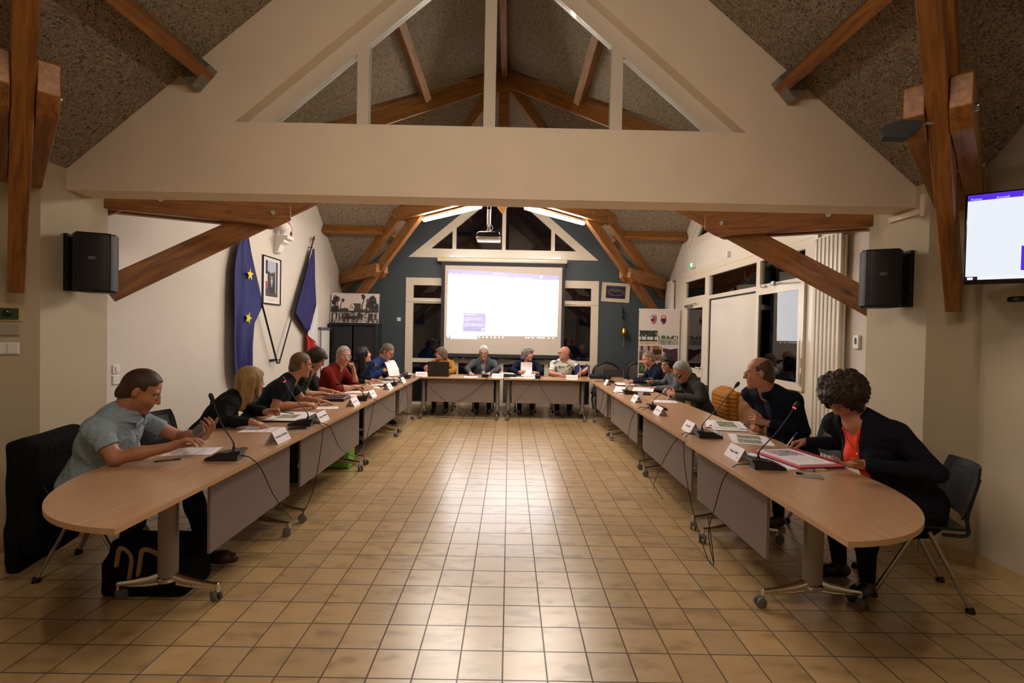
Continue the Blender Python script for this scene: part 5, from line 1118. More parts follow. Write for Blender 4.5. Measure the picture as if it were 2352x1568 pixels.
def scr_text(s_, u, v, size, align='LEFT', fit=None):
    gx, gz = scr_shear(np.array((u - .5) * 2.33), np.array((v - .5) * 1.46))
    text(s_, size, M_lit, t, Vector((-.155 + float(gx), SY - .008, 1.475 + float(gz))) - Vector(t.location), rz(0) @ RX90 @ Matrix.Rotation(-.042, 3, 'Z'), align=align, ext=.0001, fit=fit)
for i, s_ in enumerate(('Fichier', 'Accueil', 'Insertion', 'Conception', 'Mise en page', 'Références', 'Publipostage', 'Révision', 'Affichage', 'Aide')):
    scr_text(s_, .006 + i * .0575, .935, .028, fit=.11)
scr_text('Dites-nous ce que vous voulez faire', .60, .935, .026); scr_text('Compatibilité - Word', .40, .972, .028); scr_text('Partager', .945, .932, .026)
for i, s_ in enumerate(("Conseils d'accessibilité", '', "Nous continuons de rechercher les problèmes", "d'accessibilité tandis que vous travaillez et nous", 'les signalons ici.', '', "Cliquez sur le message d'état dans la barre d'état", "pour afficher des suggestions et les problèmes", 'détectés.')):
    if s_: scr_text(s_, .155, .352 - i * .0215, .026 if i == 0 else .021, fit=.44)
scr_text('OK', .326, .136, .02)
# television on the right
ty = math.atan2(-.59, .807); tn = ty - PI / 2
t = thing('television', 'television on a wall arm at the right edge showing the same word processor window', 'television', (2.928, 2.604, 2.155), ty)
g = MB(); g.rbox((0, 0, 0), (.80, .035, .515), .006); g.build('casing', M_blackg, t, 50)
def tv_shear(gx, gy): return gx, gy
to = picture('screen', .785, .48, 200, 130, lambda U, V: screen_fn((U) * .52, V * .98 + .012, True), t, (0, -.0185, .008), RX90, .25, emit=.47)
M_tvt = mat('screen_text', (.1, .1, .1), .6, emit=((.8, .8, 1), .5))
def tv_text(s_, x, z, size, fit=None): text(s_, size, M_tvt, t, (x, -.0196, z), RX90, align='LEFT', ext=.0001, fit=fit)
for i, s_ in enumerate(('Fichier', 'Accueil', 'Insertion', 'Conception', 'Mise en page')): tv_text(s_, -.38 + i * .105, .222, .018, fit=.09)
for i, s_ in enumerate(("Conseils d'accessibilité", '', 'Nous continuons de rechercher les problèmes', "d'accessibilité tandis que vous travaillez et", 'les signalons ici.', '', "Cliquez sur le message d'état pour afficher", 'des informations et les suggestions', 'détectées.')):
    if s_: tv_text(s_, -.158, -.068 - i * .0118, .016 if i == 0 else .0125, fit=.285)
g = MB(); g.rbox((0, .035, 0), (.22, .04, .22), .004); g.box((.0, .10, 0), (.05, .12, .05)); g.box((.06, .17, 0), (.16, .03, .06)); g.build('wall_arm', M_black, t)
t = thing('camera_bar', 'small black camera on the wall under the television', 'camera', (3.19, 3.06, 1.845), -PI / 2 * .9)
g = MB(); g.rbox((0, 0, 0), (.16, .05, .035), .014, seg=3); g.build('body', M_black, t, 50); g = MB(); g.rbox((-.02, -.026, 0), (.03, .004, .018), .002); g.build('window', M_grey, t); g = MB(); g.box((0, .05, 0), (.04, .06, .02)); g.build('bracket', M_black, t)
t = thing('ceiling_camera', 'black wedge-shaped camera clamped to the right roof truss', 'camera', (1.98, 2.54, 2.65), -.5)
g = MB(); g.prism([(-.09, .0), (-.075, -.035), (.02, -.055), (.08, -.01), (.08, .055), (-.06, .025)], -.035, .035, lambda u, v, w_: (u, w_, v)); o = g.build('housing', M_black, t); g = MB(); g.cyl((.10, 0, .02), (.17, .03, .02), .012); g.build('clamp', M_steel, t, True)
# electrical fittings
def fitting(name, label, cat, loc, nyaw, w_, h_, d=.012, m=None, extra=None):
    t = thing(name, label, cat, loc, nyaw + PI / 2); g = MB(); g.rbox((0, -d / 2, 0), (w_, d, h_), .003); g.build('plate', m or M_whitep, t)
    if extra: extra(t)
    return t
def sw(t):
    g = MB(); g.rbox((0, -.016, 0), (.035, .008, .05), .002); g.build('rocker', M_whitep, t)
cy = -PI / 4
def thermo(t):
    g = MB(); g.rbox((0, -.020, 0), (.115, .018, .078), .004); g.build('display', mat('green_lcd', lin((44, 66, 36)), .25), t)
    g = MB(); g.sph((0, -.028, 0), (.028, .006, .024)); g.build('dial', M_blackg, t, True)
def p3(x, z): return (x, x + 6.915 + .002, z)
fitting('control_panel', 'green wall control with a dark dial below the left truss', 'wall control', (-3.475, 3.435, 1.637), cy, .155, .105, m=mat('old_plate', lin((190, 168, 110)), .5), extra=thermo)
fitting('blank_plate', 'grey rectangular cover plate below the green wall control', 'cover plate', (-3.475, 3.435, 1.526), cy, .125, .085, m=mat('grey_plate', lin((170, 160, 140)), .4), extra=lambda t: MB().bx(-.055, .055, -.02, -.011, -.035, .035).build('cover', mat('grey_plate2', lin((160, 150, 130)), .35), t))
def sw2(t):
    for x in (-.03, .03): MB().rbox((x, -.018, 0), (.052, .012, .07), .003).build('rocker', M_whitep, t)
fitting('light_switch', 'double white light switch below the cover plate', 'light switch', (-3.475, 3.435, 1.396), cy, .125, .085, extra=sw2)
fitting('light_switch', 'white light switch on the left wall behind the pier', 'light switch', (XL + .001, 4.55, 1.17), 0, .08, .08, extra=sw)
fitting('socket', 'white wall socket under the switch on the left wall', 'socket', (XL + .001, 4.55, 1.07), 0, .08, .08)
fitting('light_switch', 'small white light switch on the dark end wall', 'light switch', (-2.385, YB - .001, 1.82), -PI / 2, .08, .08, extra=sw)
fitting('thermostat', 'white thermostat on the wall behind the right pier', 'thermostat', (XR - .001, 4.76, 1.55), PI, .075, .13, .025, extra=lambda t: MB().rbox((0, -.028, .01), (.02, .006, .06), .002).build('lever', M_grey, t))
fitting('motion_sensor', 'white sensor box above the right partition', 'sensor', (XR - .001, 7.62, 2.85), PI, .05, .09, .05)
fitting('call_point', 'red alarm call point on the right wall behind the banner', 'alarm', (XR - .001, 9.86, 1.18), PI, .10, .12, .04, m=mat('alarm_red', lin((150, 20, 18)), .4))
def exitx(t):
    MB().rbox((0, -.052, 0), (.17, .006, .10), .002).build('pictogram_panel', mat('exit_green', lin((20, 90, 50)), .4, emit=((.05, .5, .2), .5)), t)
    g = MB(); y = -.0565; M_ = mat('exit_white', (.8, .85, .6), .5, emit=((.9, 1, .6), .9))
    g.sph((-.01, y, .030), (.009, .002, .009)); g.tube([(-.01, y, .02), (0, y, -.005)], .007, 6); g.tube([(0, y, -.005), (.02, y, -.015), (.018, y, -.035)], .004, 6); g.tube([(0, y, -.005), (-.018, y, -.018), (-.032, y, -.016)], .004, 6); g.tube([(-.01, y, .016), (.014, y, .004), (.024, y, .014)], .0035, 6); g.tube([(-.01, y, .016), (-.026, y, .006), (-.022, y, -.008)], .0035, 6); g.tube([(.05, y, .03), (.05, y, -.03)], .009, 4)
    g.build('running_figure', M_, t)
fitting('exit_sign', 'green emergency exit sign above the far door', 'exit sign', (XR - .001, 9.10, 2.885), PI, .19, .12, .05, extra=exitx)
# radiators
def radiator(label, y0, y1, z0, z1, n):
    t = thing('radiator', label, 'radiator', (XR, (y0 + y1) / 2, z0)); M_r = mat('radiator_enamel', lin((226, 216, 200)), .35)
    g = MB(); g.bx(XR - .06, XR - .035, y0, y1, z0, z1)
    for i in range(n):
        a = y0 + (y1 - y0) * (i + .12) / n; b = y0 + (y1 - y0) * (i + .88) / n; g.rbox((XR - .075, (a + b) / 2, (z0 + z1) / 2), (.035, b - a, z1 - z0 - .03), .008)
    g.build('panel', M_r, t, 50, world=True)
    g = MB(); g.bx(XR - .035, XR - .002, y0 + .05, y0 + .09, z1 - .3, z1 - .25); g.bx(XR - .035, XR - .002, y1 - .09, y1 - .05, z0 + .25, z0 + .3); g.build('bracket', M_r, t, world=True)
    g = MB(); g.cyl((XR - .06, y0 - .03, z1 - .03), (XR - .06, y0 + .01, z1 - .03), .018, 10); g.build('valve', M_grey, t, True, world=True)
radiator('tall white radiator beside the right pier', 4.90, 5.36, .25, 2.66, 7)
radiator('tall white radiator in the far right corner', 10.06, 10.46, .35, 2.72, 6)

# ---------------- left wall: flags, portrait, bust ----------------
def cloth_flag(parent, name, rows, m, off=.10, folds=3, amp=.035, nrow=26, ncol=24, seed=0, x0=XL):
    """rows: (left(y,z), right(y,z)) from the top; builds a rippling two-sided sheet"""
    g = MB(); K = len(rows) - 1; th = .004; P = []
    for r in range(nrow + 1):
        q = r / nrow * K; i = min(int(q), K - 1); f = q - i; A = Vector(rows[i][0]) * (1 - f) + Vector(rows[i + 1][0]) * f; B = Vector(rows[i][1]) * (1 - f) + Vector(rows[i + 1][1]) * f
        for c in range(ncol + 1):
            s_ = c / ncol; p = A * (1 - s_) + B * s_; fa = amp * (.25 + .75 * r / nrow)
            x = x0 + off + fa * math.sin(2 * PI * folds * s_ + seed + .8 * math.sin(3 * r / nrow)) + .3 * fa * math.sin(2 * PI * folds * 2.3 * s_ + r * .12)
            P.append((x, p.x, p.y))
    N = len(P); w_ = ncol + 1; id_ = lambda r, c, k=0: k * N + r * w_ + c; fs = []
    for r in range(nrow):
        for c in range(ncol): fs.append((id_(r, c), id_(r, c + 1), id_(r + 1, c + 1), id_(r + 1, c))); fs.append((id_(r, c, 1), id_(r + 1, c, 1), id_(r + 1, c + 1, 1), id_(r, c + 1, 1)))
        for c in (0, ncol): fs.append((id_(r, c), id_(r + 1, c), id_(r + 1, c, 1), id_(r, c, 1)))
    for c in range(ncol):
        for r in (0, nrow): fs.append((id_(r, c), id_(r, c + 1), id_(r, c + 1, 1), id_(r, c, 1)))
    g.add(P + [(x - th, y, z) for x, y, z in P], fs); return g.build(name, m, parent, True, world=True)
M_eu = mat('flag_blue', lin((36, 40, 104)), .75, bump=.0003, bscale=900); M_fb = mat('flag_navy', lin((34, 30, 92)), .75); M_fw = mat('flag_white', lin((214, 206, 208)), .75); M_fr = mat('flag_red', lin((178, 26, 30)), .75); M_star = mat('star_yellow', lin((226, 206, 40)), .6)
t = thing('flag', 'blue flag with yellow stars hanging from a black pole on the left wall', 'flag', (XL + .05, 7.5, 1.05))
cloth_flag(t, 'flag_cloth', [((6.53, 2.86), (6.60, 2.86)), ((6.38, 2.62), (6.74, 2.56)), ((6.30, 2.35), (6.93, 2.22)), ((6.28, 2.10), (7.08, 1.90)), ((6.28, 1.75), (6.86, 1.64)), ((6.28, 1.35), (6.80, 1.35)), ((6.30, 1.05), (6.79, 1.05)), ((6.38, .86), (6.77, .84)), ((6.48, .76), (6.70, .73))], M_eu, folds=2.6, amp=.04)
def star(y, z, r_, a=0.0, x=XL + .152):
    g = MB(); pts = [(y + (r_ if k % 2 == 0 else r_ * .4) * math.sin(a + k * PI / 5), z + (r_ if k % 2 == 0 else r_ * .4) * math.cos(a + k * PI / 5)) for k in range(10)]; g.prism(pts, x - .003, x, fyz); g.build('star', M_star, t, world=True)
star(6.60, 2.28, .085); star(6.57, 1.70, .085, .3); star(6.62, .90, .07, .2, XL + .14)
g = MB(); g.tube([(XL + .10, 7.50, 1.04), (XL + .08, 6.50, 2.93)], .013, 10); g.build('pole', M_black, t, True, world=True)
g = MB(); g.lathe([(.014, 0), (.022, .02), (.010, .05), (.026, .09), (.002, .16)], (XL + .08, 6.495, 2.94), 10); g.build('finial', M_steel, t, True, world=True)
t = thing('flag', 'blue white and red flag hanging from a pole on the left wall', 'flag', (XL + .05, 7.56, 1.05))
cloth_flag(t, 'blue_band', [((8.80, 3.00), (8.86, 3.00)), ((8.62, 2.72), (8.93, 2.66)), ((8.36, 2.30), (8.99, 2.30)), ((8.07, 1.84), (9.04, 2.02)), ((8.36, 1.66), (8.85, 1.74)), ((8.56, 1.52), (8.62, 1.56))], M_fb, folds=1.6, amp=.03)
cloth_flag(t, 'white_band', [((8.99, 2.02), (9.05, 2.02)), ((8.84, 1.76), (9.08, 1.75)), ((8.60, 1.55), (9.11, 1.50)), ((8.60, 1.46), (9.12, 1.34)), ((8.85, 1.37), (9.13, 1.22))], M_fw, folds=1.5, amp=.02, off=.10)
cloth_flag(t, 'red_band', [((8.58, 1.47), (8.64, 1.47)), ((8.58, 1.40), (8.92, 1.33)), ((8.58, 1.25), (9.12, 1.22)), ((8.58, .98), (9.12, .98))], M_fr, folds=1.6, amp=.025, off=.10)
g = MB(); g.tube([(XL + .10, 7.56, 1.04), (XL + .06, 8.87, 3.10)], .012, 10); g.build('pole', M_black, t, True, world=True)
g = MB(); g.lathe([(.012, 0), (.020, .015), (.010, .04), (.028, .08), (.002, .17)], (XL + .06, 8.875, 3.11), 8, Matrix.Rotation(-.5, 3, 'X')); g.cyl((XL, 8.83, 3.02), (XL + .08, 8.83, 3.02), .008); g.build('finial', mat('old_brass', lin((120, 104, 70)), .4, .8), t, True, world=True)
t = thing('flag_bracket', 'black wall bracket holding the feet of the two flag poles', 'bracket', (XL, 7.53, 1.08))
g = MB(); g.rbox((XL + .015, 7.53, 1.09), (.02, .16, .03), .004); g.cyl((XL, 7.46, 1.09), (XL + .10, 7.46, 1.09), .007); g.cyl((XL, 7.60, 1.09), (XL + .10, 7.60, 1.09), .007); g.build('bar', M_black, t, True, world=True)
def portrait(U, V):
    img = np.ones(U.shape + (3,)) * rgb(225, 215, 212); ins = (U > .14) & (U < .86) & (V > .15) & (V < .93); u = (U - .14) / .72; v = (V - .15) / .78
    bg = rgb(60, 62, 52) * (.6 + .8 * vnoise(u, v, 14, 3))[..., None]; img[ins] = bg[ins]
    sky = ins & (v > .62 + .25 * abs(u - .5) + .1 * vnoise(u, v, 9, 5)) & (abs(u - .5) < .42); put(img, sky, (176, 180, 196))
    put(img, ins & (u < .16) & (v > .35), (40, 40, 70)); put(img, ins & (u < .16) & (v > .25) & (v < .62), (214, 206, 210)); put(img, ins & (u < .14) & (v > .18) & (v < .42), (160, 40, 44)); put(img, ins & (u > .86) & (v > .2), (34, 44, 100)); put(img, ins & (u > .78) & (u < .86), (190, 180, 160))
    body = ins & (v < .46) & (abs(u - .5) < .24 - .10 * np.clip((v - .36) / .1, 0, 1)) & (v > .10); put(img, body, (26, 28, 40)); put(img, ins & (abs(u - .5) < .065 * (v - .22) / .24 + .01) & (v > .26) & (v < .47), (224, 224, 228)); put(img, ins & (abs(u - .5) < .014) & (v > .25) & (v < .45), (24, 24, 34))
    put(img, ins & (((u - .5) / .075) ** 2 + ((v - .545) / .085) ** 2 < 1), (186, 134, 112)); put(img, ins & (((u - .5) / .082) ** 2 + ((v - .60) / .05) ** 2 < 1) & (v > .585), (60, 44, 34)); put(img, ins & (v < .12), (70, 60, 50))
    put(img, (abs(U - .5) < .16) & (abs(V - .08) < .006), (120, 110, 110)); return img
def framed(name, label, cat, loc, nyaw, w_, h_, fn, fm, fw=.012, nx=90, ny=120, tilt=0.0, glassy=True, mount=0.0):
    t = thing(name, label, cat, loc, nyaw + PI / 2); g = MB()
    for s_ in (-1, 1): g.rbox((s_ * (w_ / 2 - fw / 2), -.012, 0), (fw, .022, h_), .002); g.rbox((0, -.012, s_ * (h_ / 2 - fw / 2)), (w_ - 2 * fw, .022, fw), .002)
    g.build('frame', fm, t); MB().bx(-w_ / 2 + .003, w_ / 2 - .003, -.006, 0, -h_ / 2 + .003, h_ / 2 - .003).build('backing', M_whitep, t)
    picture('print', w_ - 2 * fw, h_ - 2 * fw, nx, ny, fn, t, (0, -.010, 0), RX90, .35)
    return t
framed('framed_portrait', 'framed portrait of a person in a dark suit between the two flags', 'framed picture', (XL + .002, 7.48, 2.285), 0, .56, .71, portrait, M_blackg, .016)
# bust with a sash on a plaster bracket
t = thing('bust', 'white plaster bust with a tricolour sash on a wall bracket', 'bust', (XL + .16, 7.60, 2.98)); M_pl = mat('plaster', lin((226, 220, 212)), .7, noise=.03)
F = head_frame(-8, 6); Hc = np.array([XL + .17, 7.60, 3.38]); v = Vol(Hc - [.2, .2, .42], Hc + [.22, .2, .2], .005); hW = lambda x, y, z: Hc + F @ (V3(x, y, z) * .80)
for p in [('e', hW(0, 0, .03), V3(.062, .078, .078), F, .01), ('e', hW(0, .02, -.045), V3(.045, .05, .055), F, .02), ('c', hW(0, .07, .02), hW(0, .11, -.02), .006, .010, .01), ('c', hW(0, .05, -.09), hW(0, .06, -.09), .02, .02, .02), ('c', hW(0, -.02, -.06), hW(0, -.03, -.2), .040, .052, .02),
          ('c', hW(-.15, -.02, -.26), hW(.15, -.02, -.26), .062, .062, .05), ('e', hW(0, .01, -.32), V3(.125, .085, .10), F, .04), ('c', hW(0, -.01, -.38), hW(0, -.01, -.5), .06, .055, .03),
          ('e', hW(0, -.03, .08), V3(.06, .075, .06), F, .02), ('e', hW(0, .01, .13), V3(.035, .05, .035), F, .03), ('c', hW(-.08, -.02, .02), hW(-.085, 0, -.10), .025, .02, .02), ('c', hW(.08, -.02, .02), hW(.085, 0, -.10), .025, .02, .02)]: v.prim(p)
v.mesh('bust_body', M_pl, t)
for k, (m_, o_) in enumerate(((M_fb, .0), (M_fw, .016), (M_fr, .032))):
    g = MB(); g.tube(spline([tuple(hW(.13, -.02, -.18 - o_)), tuple(hW(.06, .085, -.215 - o_)), tuple(hW(-.05, .105, -.30 - o_)), tuple(hW(-.13, .05, -.37 - o_))], 8), .009, 8); g.build('sash_stripe', m_, t, True, world=True)
g = MB(); g.sph(tuple(hW(-.13, .06, -.42)), (.014, .014, .04)); g.build('tassel', mat('sash_tassel', lin((90, 20, 30)), .8), t, True, world=True)
t = thing('wall_bracket', 'white moulded plaster bracket carrying the bust', 'bracket', (XL, 7.60, 2.72))
g = MB(); prof = [(.03, .0), (.06, .02), (.08, .07), (.10, .13), (.15, .17), (.15, .20), (.20, .22), (.21, .265)]
g.prism([(0, 0)] + [(a, b) for a, b in prof] + [(0, .265)], -.11, .11, lambda u, v_, w_: (XL + u * 1.15, 7.60 + w_ * (.5 + u * 2.4), 2.715 + v_)); g.build('corbel', M_pl, t, world=True)

# ---------------- far end ----------------
t = thing('cabinet', 'black tambour-door office cabinet in the far left corner', 'cabinet', (-3.10, 10.0, 0)); M_cab = mat('cabinet_black', (.010, .010, .012), .35)
g = MB(); g.bx(-.46, .46, -.22, .22, 0, .06); g.bx(-.46, .46, -.24, .24, 1.665, 1.715); g.bx(-.46, -.43, -.22, .22, .06, 1.665); g.bx(.43, .46, -.22, .22, .06, 1.665); g.bx(-.43, .43, .19, .21, .06, 1.665); g.build('carcass', M_cab, t)
for s_ in (-1, 1):
    g = MB()
    for k in range(14): g.rbox((s_ * (.015 + (k + .5) * .0295), -.20, .865), (.027, .016, 1.58), .004)
    d_ = g.build('tambour_door', mat('tambour', (.016, .016, .018), .45), t); MB().rbox((s_ * .022, -.213, .85), (.012, .014, .18), .003).build('handle', M_steel, d_)
def river(U, V):
    f = vnoise(U * 1.6, V, 46, 1) * .5 + vnoise(U * 1.6, V, 22, 2) * .3 + vnoise(U * 1.6, V, 9, 3) * .2; img = np.ones(U.shape + (3,)) * rgb(208, 194, 188); sh = .34; dk = lambda a=26: rgb(a, a - 2, a - 2) * (.7 + 1.4 * vnoise(U * 1.6, V, 50, 7)[..., None])
    def blob(u0, v0, a, b, s_=1.0):
        m = ((U - u0) / a) ** 2 + ((V - v0) / b) ** 2 < s_ * (.35 + 1.1 * f); c = dk(30); img[m & (f > .30)] = c[m & (f > .30)]
    for u0, v0, a, b in ((.08, .85, .05, .09), (.13, .80, .05, .10), (.05, .70, .05, .14), (.24, .76, .035, .07), (.66, .90, .05, .09), (.86, .74, .09, .20), (.80, .58, .08, .20), (.92, .55, .09, .16), (.77, .74, .04, .10)): blob(u0, v0, a, b)
    for u0, v0, w_ in ((.10, .80, .012), (.135, .72, .010), (.215, .70, .009), (.665, .84, .012), (.30, .5, .006)): m = (abs(U - u0 - .02 * np.sin(V * 9)) < w_) & (V < v0) & (V > sh); c = dk(30); img[m] = c[m]
    m = (U > .45) & (U < .62) & (V > .44) & (V < .66); img[m] = (rgb(74, 70, 66) * (.8 + .4 * f[..., None]))[m]; m = (abs(U - .42) < .070) & (V > .42) & (V < .70 - abs(U - .42) * 1.7); img[m] = rgb(204, 194, 186)
    for u0, v0 in ((.40, .52), (.445, .52), (.42, .60)): img[(abs(U - u0) < .009) & (abs(V - v0) < .03)] = rgb(50, 46, 46)
    m = (V > sh) & (V < .40 + .16 * f) & ~((abs(U - .42) < .055) & (V > .41)); c = dk(40); img[m] = c[m]; m = (U < .16) & (V > .30) & (V < .60 * (.7 + .5 * f)); c = dk(24); img[m] = c[m]
    rf = V < sh; Vr = 2 * sh - V; q = vnoise(U * 2.4, V * .35, 14, 8) * .6 + vnoise(U * .6, V * 3.0, 40, 9) * .4; lv = np.clip((q - .40) * 3.5, 0, 1); base = rgb(46, 42, 42) * (1 - lv[..., None]) + rgb(206, 192, 186) * lv[..., None]; img[rf] = base[rf]
    m = rf & (abs(U - .43) < .14) & (abs(V - .17) < .06) & (f > .3); img[m] = rgb(40, 38, 38); img[(V < sh + .008) & (V > sh - .008) & (f > .45)] = rgb(220, 210, 200); put(img, (V > .955) & (abs(U - .3) < .15) & (abs(V - .975) < .006) & (f > .35), (60, 56, 56))
    return img
t = thing('photo_board', 'large black and white river photograph leaning on top of the cabinet', 'photograph', (-3.10, 9.88, 1.717), rot=(-.10, 0, .03))
MB().bx(-.475, .475, 0, .012, 0, .59).build('board', M_whitep, t); picture('print', .94, .58, 180, 110, river, t, (0, -.0012, .295), RX90, .5)
t = thing('white_board', 'white board with a grey top rail beside the cabinet', 'board', (XL + .07, 9.50, 0), rot=(0, .0, 0))
g = MB(); g.bx(-.03, .03, -.30, .16, .0, 1.56); g.build('panel', M_whitep, t); MB().rbox((.0, -.07, 1.585), (.10, .48, .05), .006).build('top_rail', mat('rail_grey', lin((120, 120, 122)), .4, .4), t); MB().bx(.03, .036, -.30, -.28, 0, 1.56).build('edge_strip', M_black, t)
def aerial(U, V):
    n = vnoise(U, V, 16, 4) * .6 + vnoise(U, V, 40, 9) * .4; ins = (abs(U - .5) < .37) & (abs(V - .52) < .36); img = np.ones(U.shape + (3,)) * rgb(208, 190, 160)
    r_ = ((U - .5) / .33) ** 2 + ((V - .52) / .22) ** 2; c = rgb(30, 30, 62) * (.6 + .9 * n)[..., None]; c = np.where(((r_ < 1) & (r_ > .45))[..., None], rgb(92, 70, 66) * (.6 + .8 * n)[..., None], c); c = np.where((((U - .52) / .2) ** 2 + ((V - .62) / .10) ** 2 < 1)[..., None], rgb(70, 84, 62) * (.7 + .6 * n)[..., None], c)
    c = np.where((V > .80)[..., None], rgb(64, 78, 120) * (.8 + .4 * n)[..., None], c); img[ins] = c[ins]; return img
framed('framed_photo', 'framed aerial photograph hanging slightly crooked above the bell', 'framed picture', (2.265, YB - .002, 2.485), -PI / 2, .60, .41, aerial, mat('pale_frame', lin((216, 206, 190)), .4), .014, 90, 60).rotation_euler = (0, .045, 0)
t = thing('bell', 'brass bell with a rope hanging on the dark end wall', 'bell', (2.43, 10.50, 1.645)); M_br = mat('brass', lin((190, 146, 56)), .22, 1.0)
g = MB(); g.lathe([(.082, -.065), (.084, -.055), (.066, -.035), (.058, 0), (.050, .05), (.042, .085), (.030, .098), (.012, .104), (.012, .12), (.004, .128)], (0, 0, 0), 28); g.build('bell_body', M_br, t, True)
g = MB(); g.cyl((0, 0, -.06), (0, 0, -.12), .010); g.tube([(0, 0, -.10), (.003, 0, -.2), (.0, 0, -.30)], .014, 10); g.build('clapper_rope', mat('rope', lin((104, 88, 70)), .8), t, True)
g = MB(); g.cyl((0, 0, .115), (0, 0, .36), .009, 8); g.rbox((0, .06, .42), (.035, .16, .03), .008); g.rbox((0, .135, .40), (.03, .012, .26), .004); g.tube(spline([(0, 0, .42), (-.03, 0, .36), (0, 0, .30), (.03, 0, .24), (0, 0, .2)], 5), .008, 6); g.build('hanger', M_black, t, True)
# roll-up banner
def banner(U, V):
    img = np.ones(U.shape + (3,)) * rgb(212, 200, 192); n = vnoise(U, V, 40, 1); n2 = vnoise(U, V * 2.6, 22, 2)
    def cell(u0, u1, v0, v1, f):
        m = (U > u0) & (U < u1) & (V > v0) & (V < v1); u = (U - u0) / (u1 - u0); v = (V - v0) / (v1 - v0); c = f(u, v); img[m] = c[m]
    def mix(m, a, b): return np.where(m[..., None], rgb(*a), b)
    g_ = lambda c, k=.5: rgb(*c) * (1 - k / 2 + k * n[..., None])
    def a(u, v): c = np.ones(U.shape + (3,)) * rgb(196, 196, 204); c = np.where((v < .27)[..., None], g_((196, 160, 128), .2), c); c = np.where(((v > .24) & (v < .34))[..., None], g_((30, 32, 22)), c); c = np.where(((v > .55) & (n > .30) | (v > .85))[..., None], g_((44, 52, 34), 1.0), c); return np.where((((abs(u - .40) < .03) | (abs(u - .80) < .03) | (abs(u - .1) < .02)) & (v > .3))[..., None], rgb(34, 32, 24), c)
    def b(u, v): c = np.ones(U.shape + (3,)) * rgb(208, 200, 198); c = np.where(((v < .66) & (v > .34) & (n > .15 + .8 * (v - .36)))[..., None], g_((70, 84, 48), .9), c); c = np.where(((v < .42) & (v > .33))[..., None], g_((186, 160, 128), .4), c); return np.where((v < .33)[..., None], rgb(140, 150, 138) * (.8 + .4 * n2[..., None]), c)
    def c_(u, v): c = g_((150, 96, 56), 1.1); c = np.where(((v > .62) & (u < .6))[..., None], rgb(196, 150, 130) * (.8 + .3 * n[..., None]), c); c = np.where(((v > .66) & ((abs(u - .12) < .05) | (abs(u - .42) < .05)))[..., None], rgb(50, 56, 80), c); c = np.where(((v < .62) & (v > .25) & (n > .45) & (u < .6))[..., None], g_((74, 84, 40), .8), c); c = np.where(((u > .62) & (v > .42) & (v < .78))[..., None], g_((48, 34, 30), .8), c); return np.where(((v < .25))[..., None], g_((110, 80, 70), .6), c)
    def d(u, v): c = g_((70, 34, 46), 1.2); c = np.where(((v < .65 - .75 * u))[..., None], rgb(206, 180, 168) * (.9 + .1 * n[..., None]), c); c = np.where((v > .78 + .2 * abs(u - .5))[..., None], rgb(204, 200, 206), c); return np.where(((v > .62) & (v < .92 - .6 * abs(u - .5) * (1 + n)) & (abs(u - .5) > .2))[..., None], rgb(36, 32, 34), c)
    def e(u, v): c = g_((66, 84, 44), 1.2); return np.where(((abs(u - .45) < .07))[..., None], rgb(190, 196, 180), np.where((v < .2)[..., None], g_((60, 50, 44), .8), c))
    def f(u, v): return g_((38, 34, 34), 1.4)
    def h(u, v): r_ = ((u - .5) ** 2 + (v - .5) ** 2) * 12; return np.where(((r_ % 1) < .3)[..., None], rgb(150, 140, 130), rgb(44, 38, 36))
    cell(.02, .46, .665, .80, a); cell(.48, .97, .665, .80, b); cell(.02, .575, .51, .652, c_); cell(.60, .97, .51, .652, d); cell(.02, .45, .385, .495, e); cell(.475, .97, .36, .495, f); cell(.02, .38, .26, .37, h); cell(.40, .97, .26, .345, c_); cell(.02, .97, .08, .25, b)
    def shield(uc, vc, c1, c2, top):
        x = (U - uc) / .07; y = (V - vc) / .042; m = (y < .85) & (abs(x) < 1) & (y > -1 + .9 * np.abs(x) ** 3); img[m] = rgb(*c1)
        mi = (y < .7) & (abs(x) < .82) & (y > -.85 + .85 * np.abs(x) ** 3); img[mi & (x > 0 if top else (y < .3))] = rgb(*c2); put(img, mi & (n > .62) & (x < .3), (226, 214, 200) if top else (206, 180, 60))
        if not top: put(img, mi & (y > .35) & ((x * 4 % 1) < .6), (224, 214, 214))
        put(img, (abs(x) < .8) & (y > 1.0) & (y < 1.12), (90, 90, 100) if top else (196, 60, 60))
    shield(.36, .905, (34, 40, 84), (196, 52, 44), True); shield(.60, .905, (168, 34, 52), (40, 36, 60), False)
    return img
t = thing('roll_up_banner', 'roll-up banner with two coats of arms and a mosaic of photographs', 'banner', (2.915, 9.62, 0), -.02)
MB().rbox((0, .02, .035), (.82, .16, .07), .015).build('base', M_steel, t); picture('banner_print', .79, 2.03, 160, 400, banner, t, (0, 0, 1.065), (PI / 2, 0, 0), .55)
MB().bx(-.397, .397, .001, .004, .06, 2.08).build('banner_cloth', M_whitep, t); MB().rbox((0, 0, 2.085), (.81, .022, .022), .005).build('top_bar', mat('bar_white', lin((230, 226, 218)), .3), t); MB().cyl((0, .03, .06), (0, .014, 2.07), .008).build('rear_pole', M_steel, t, True)
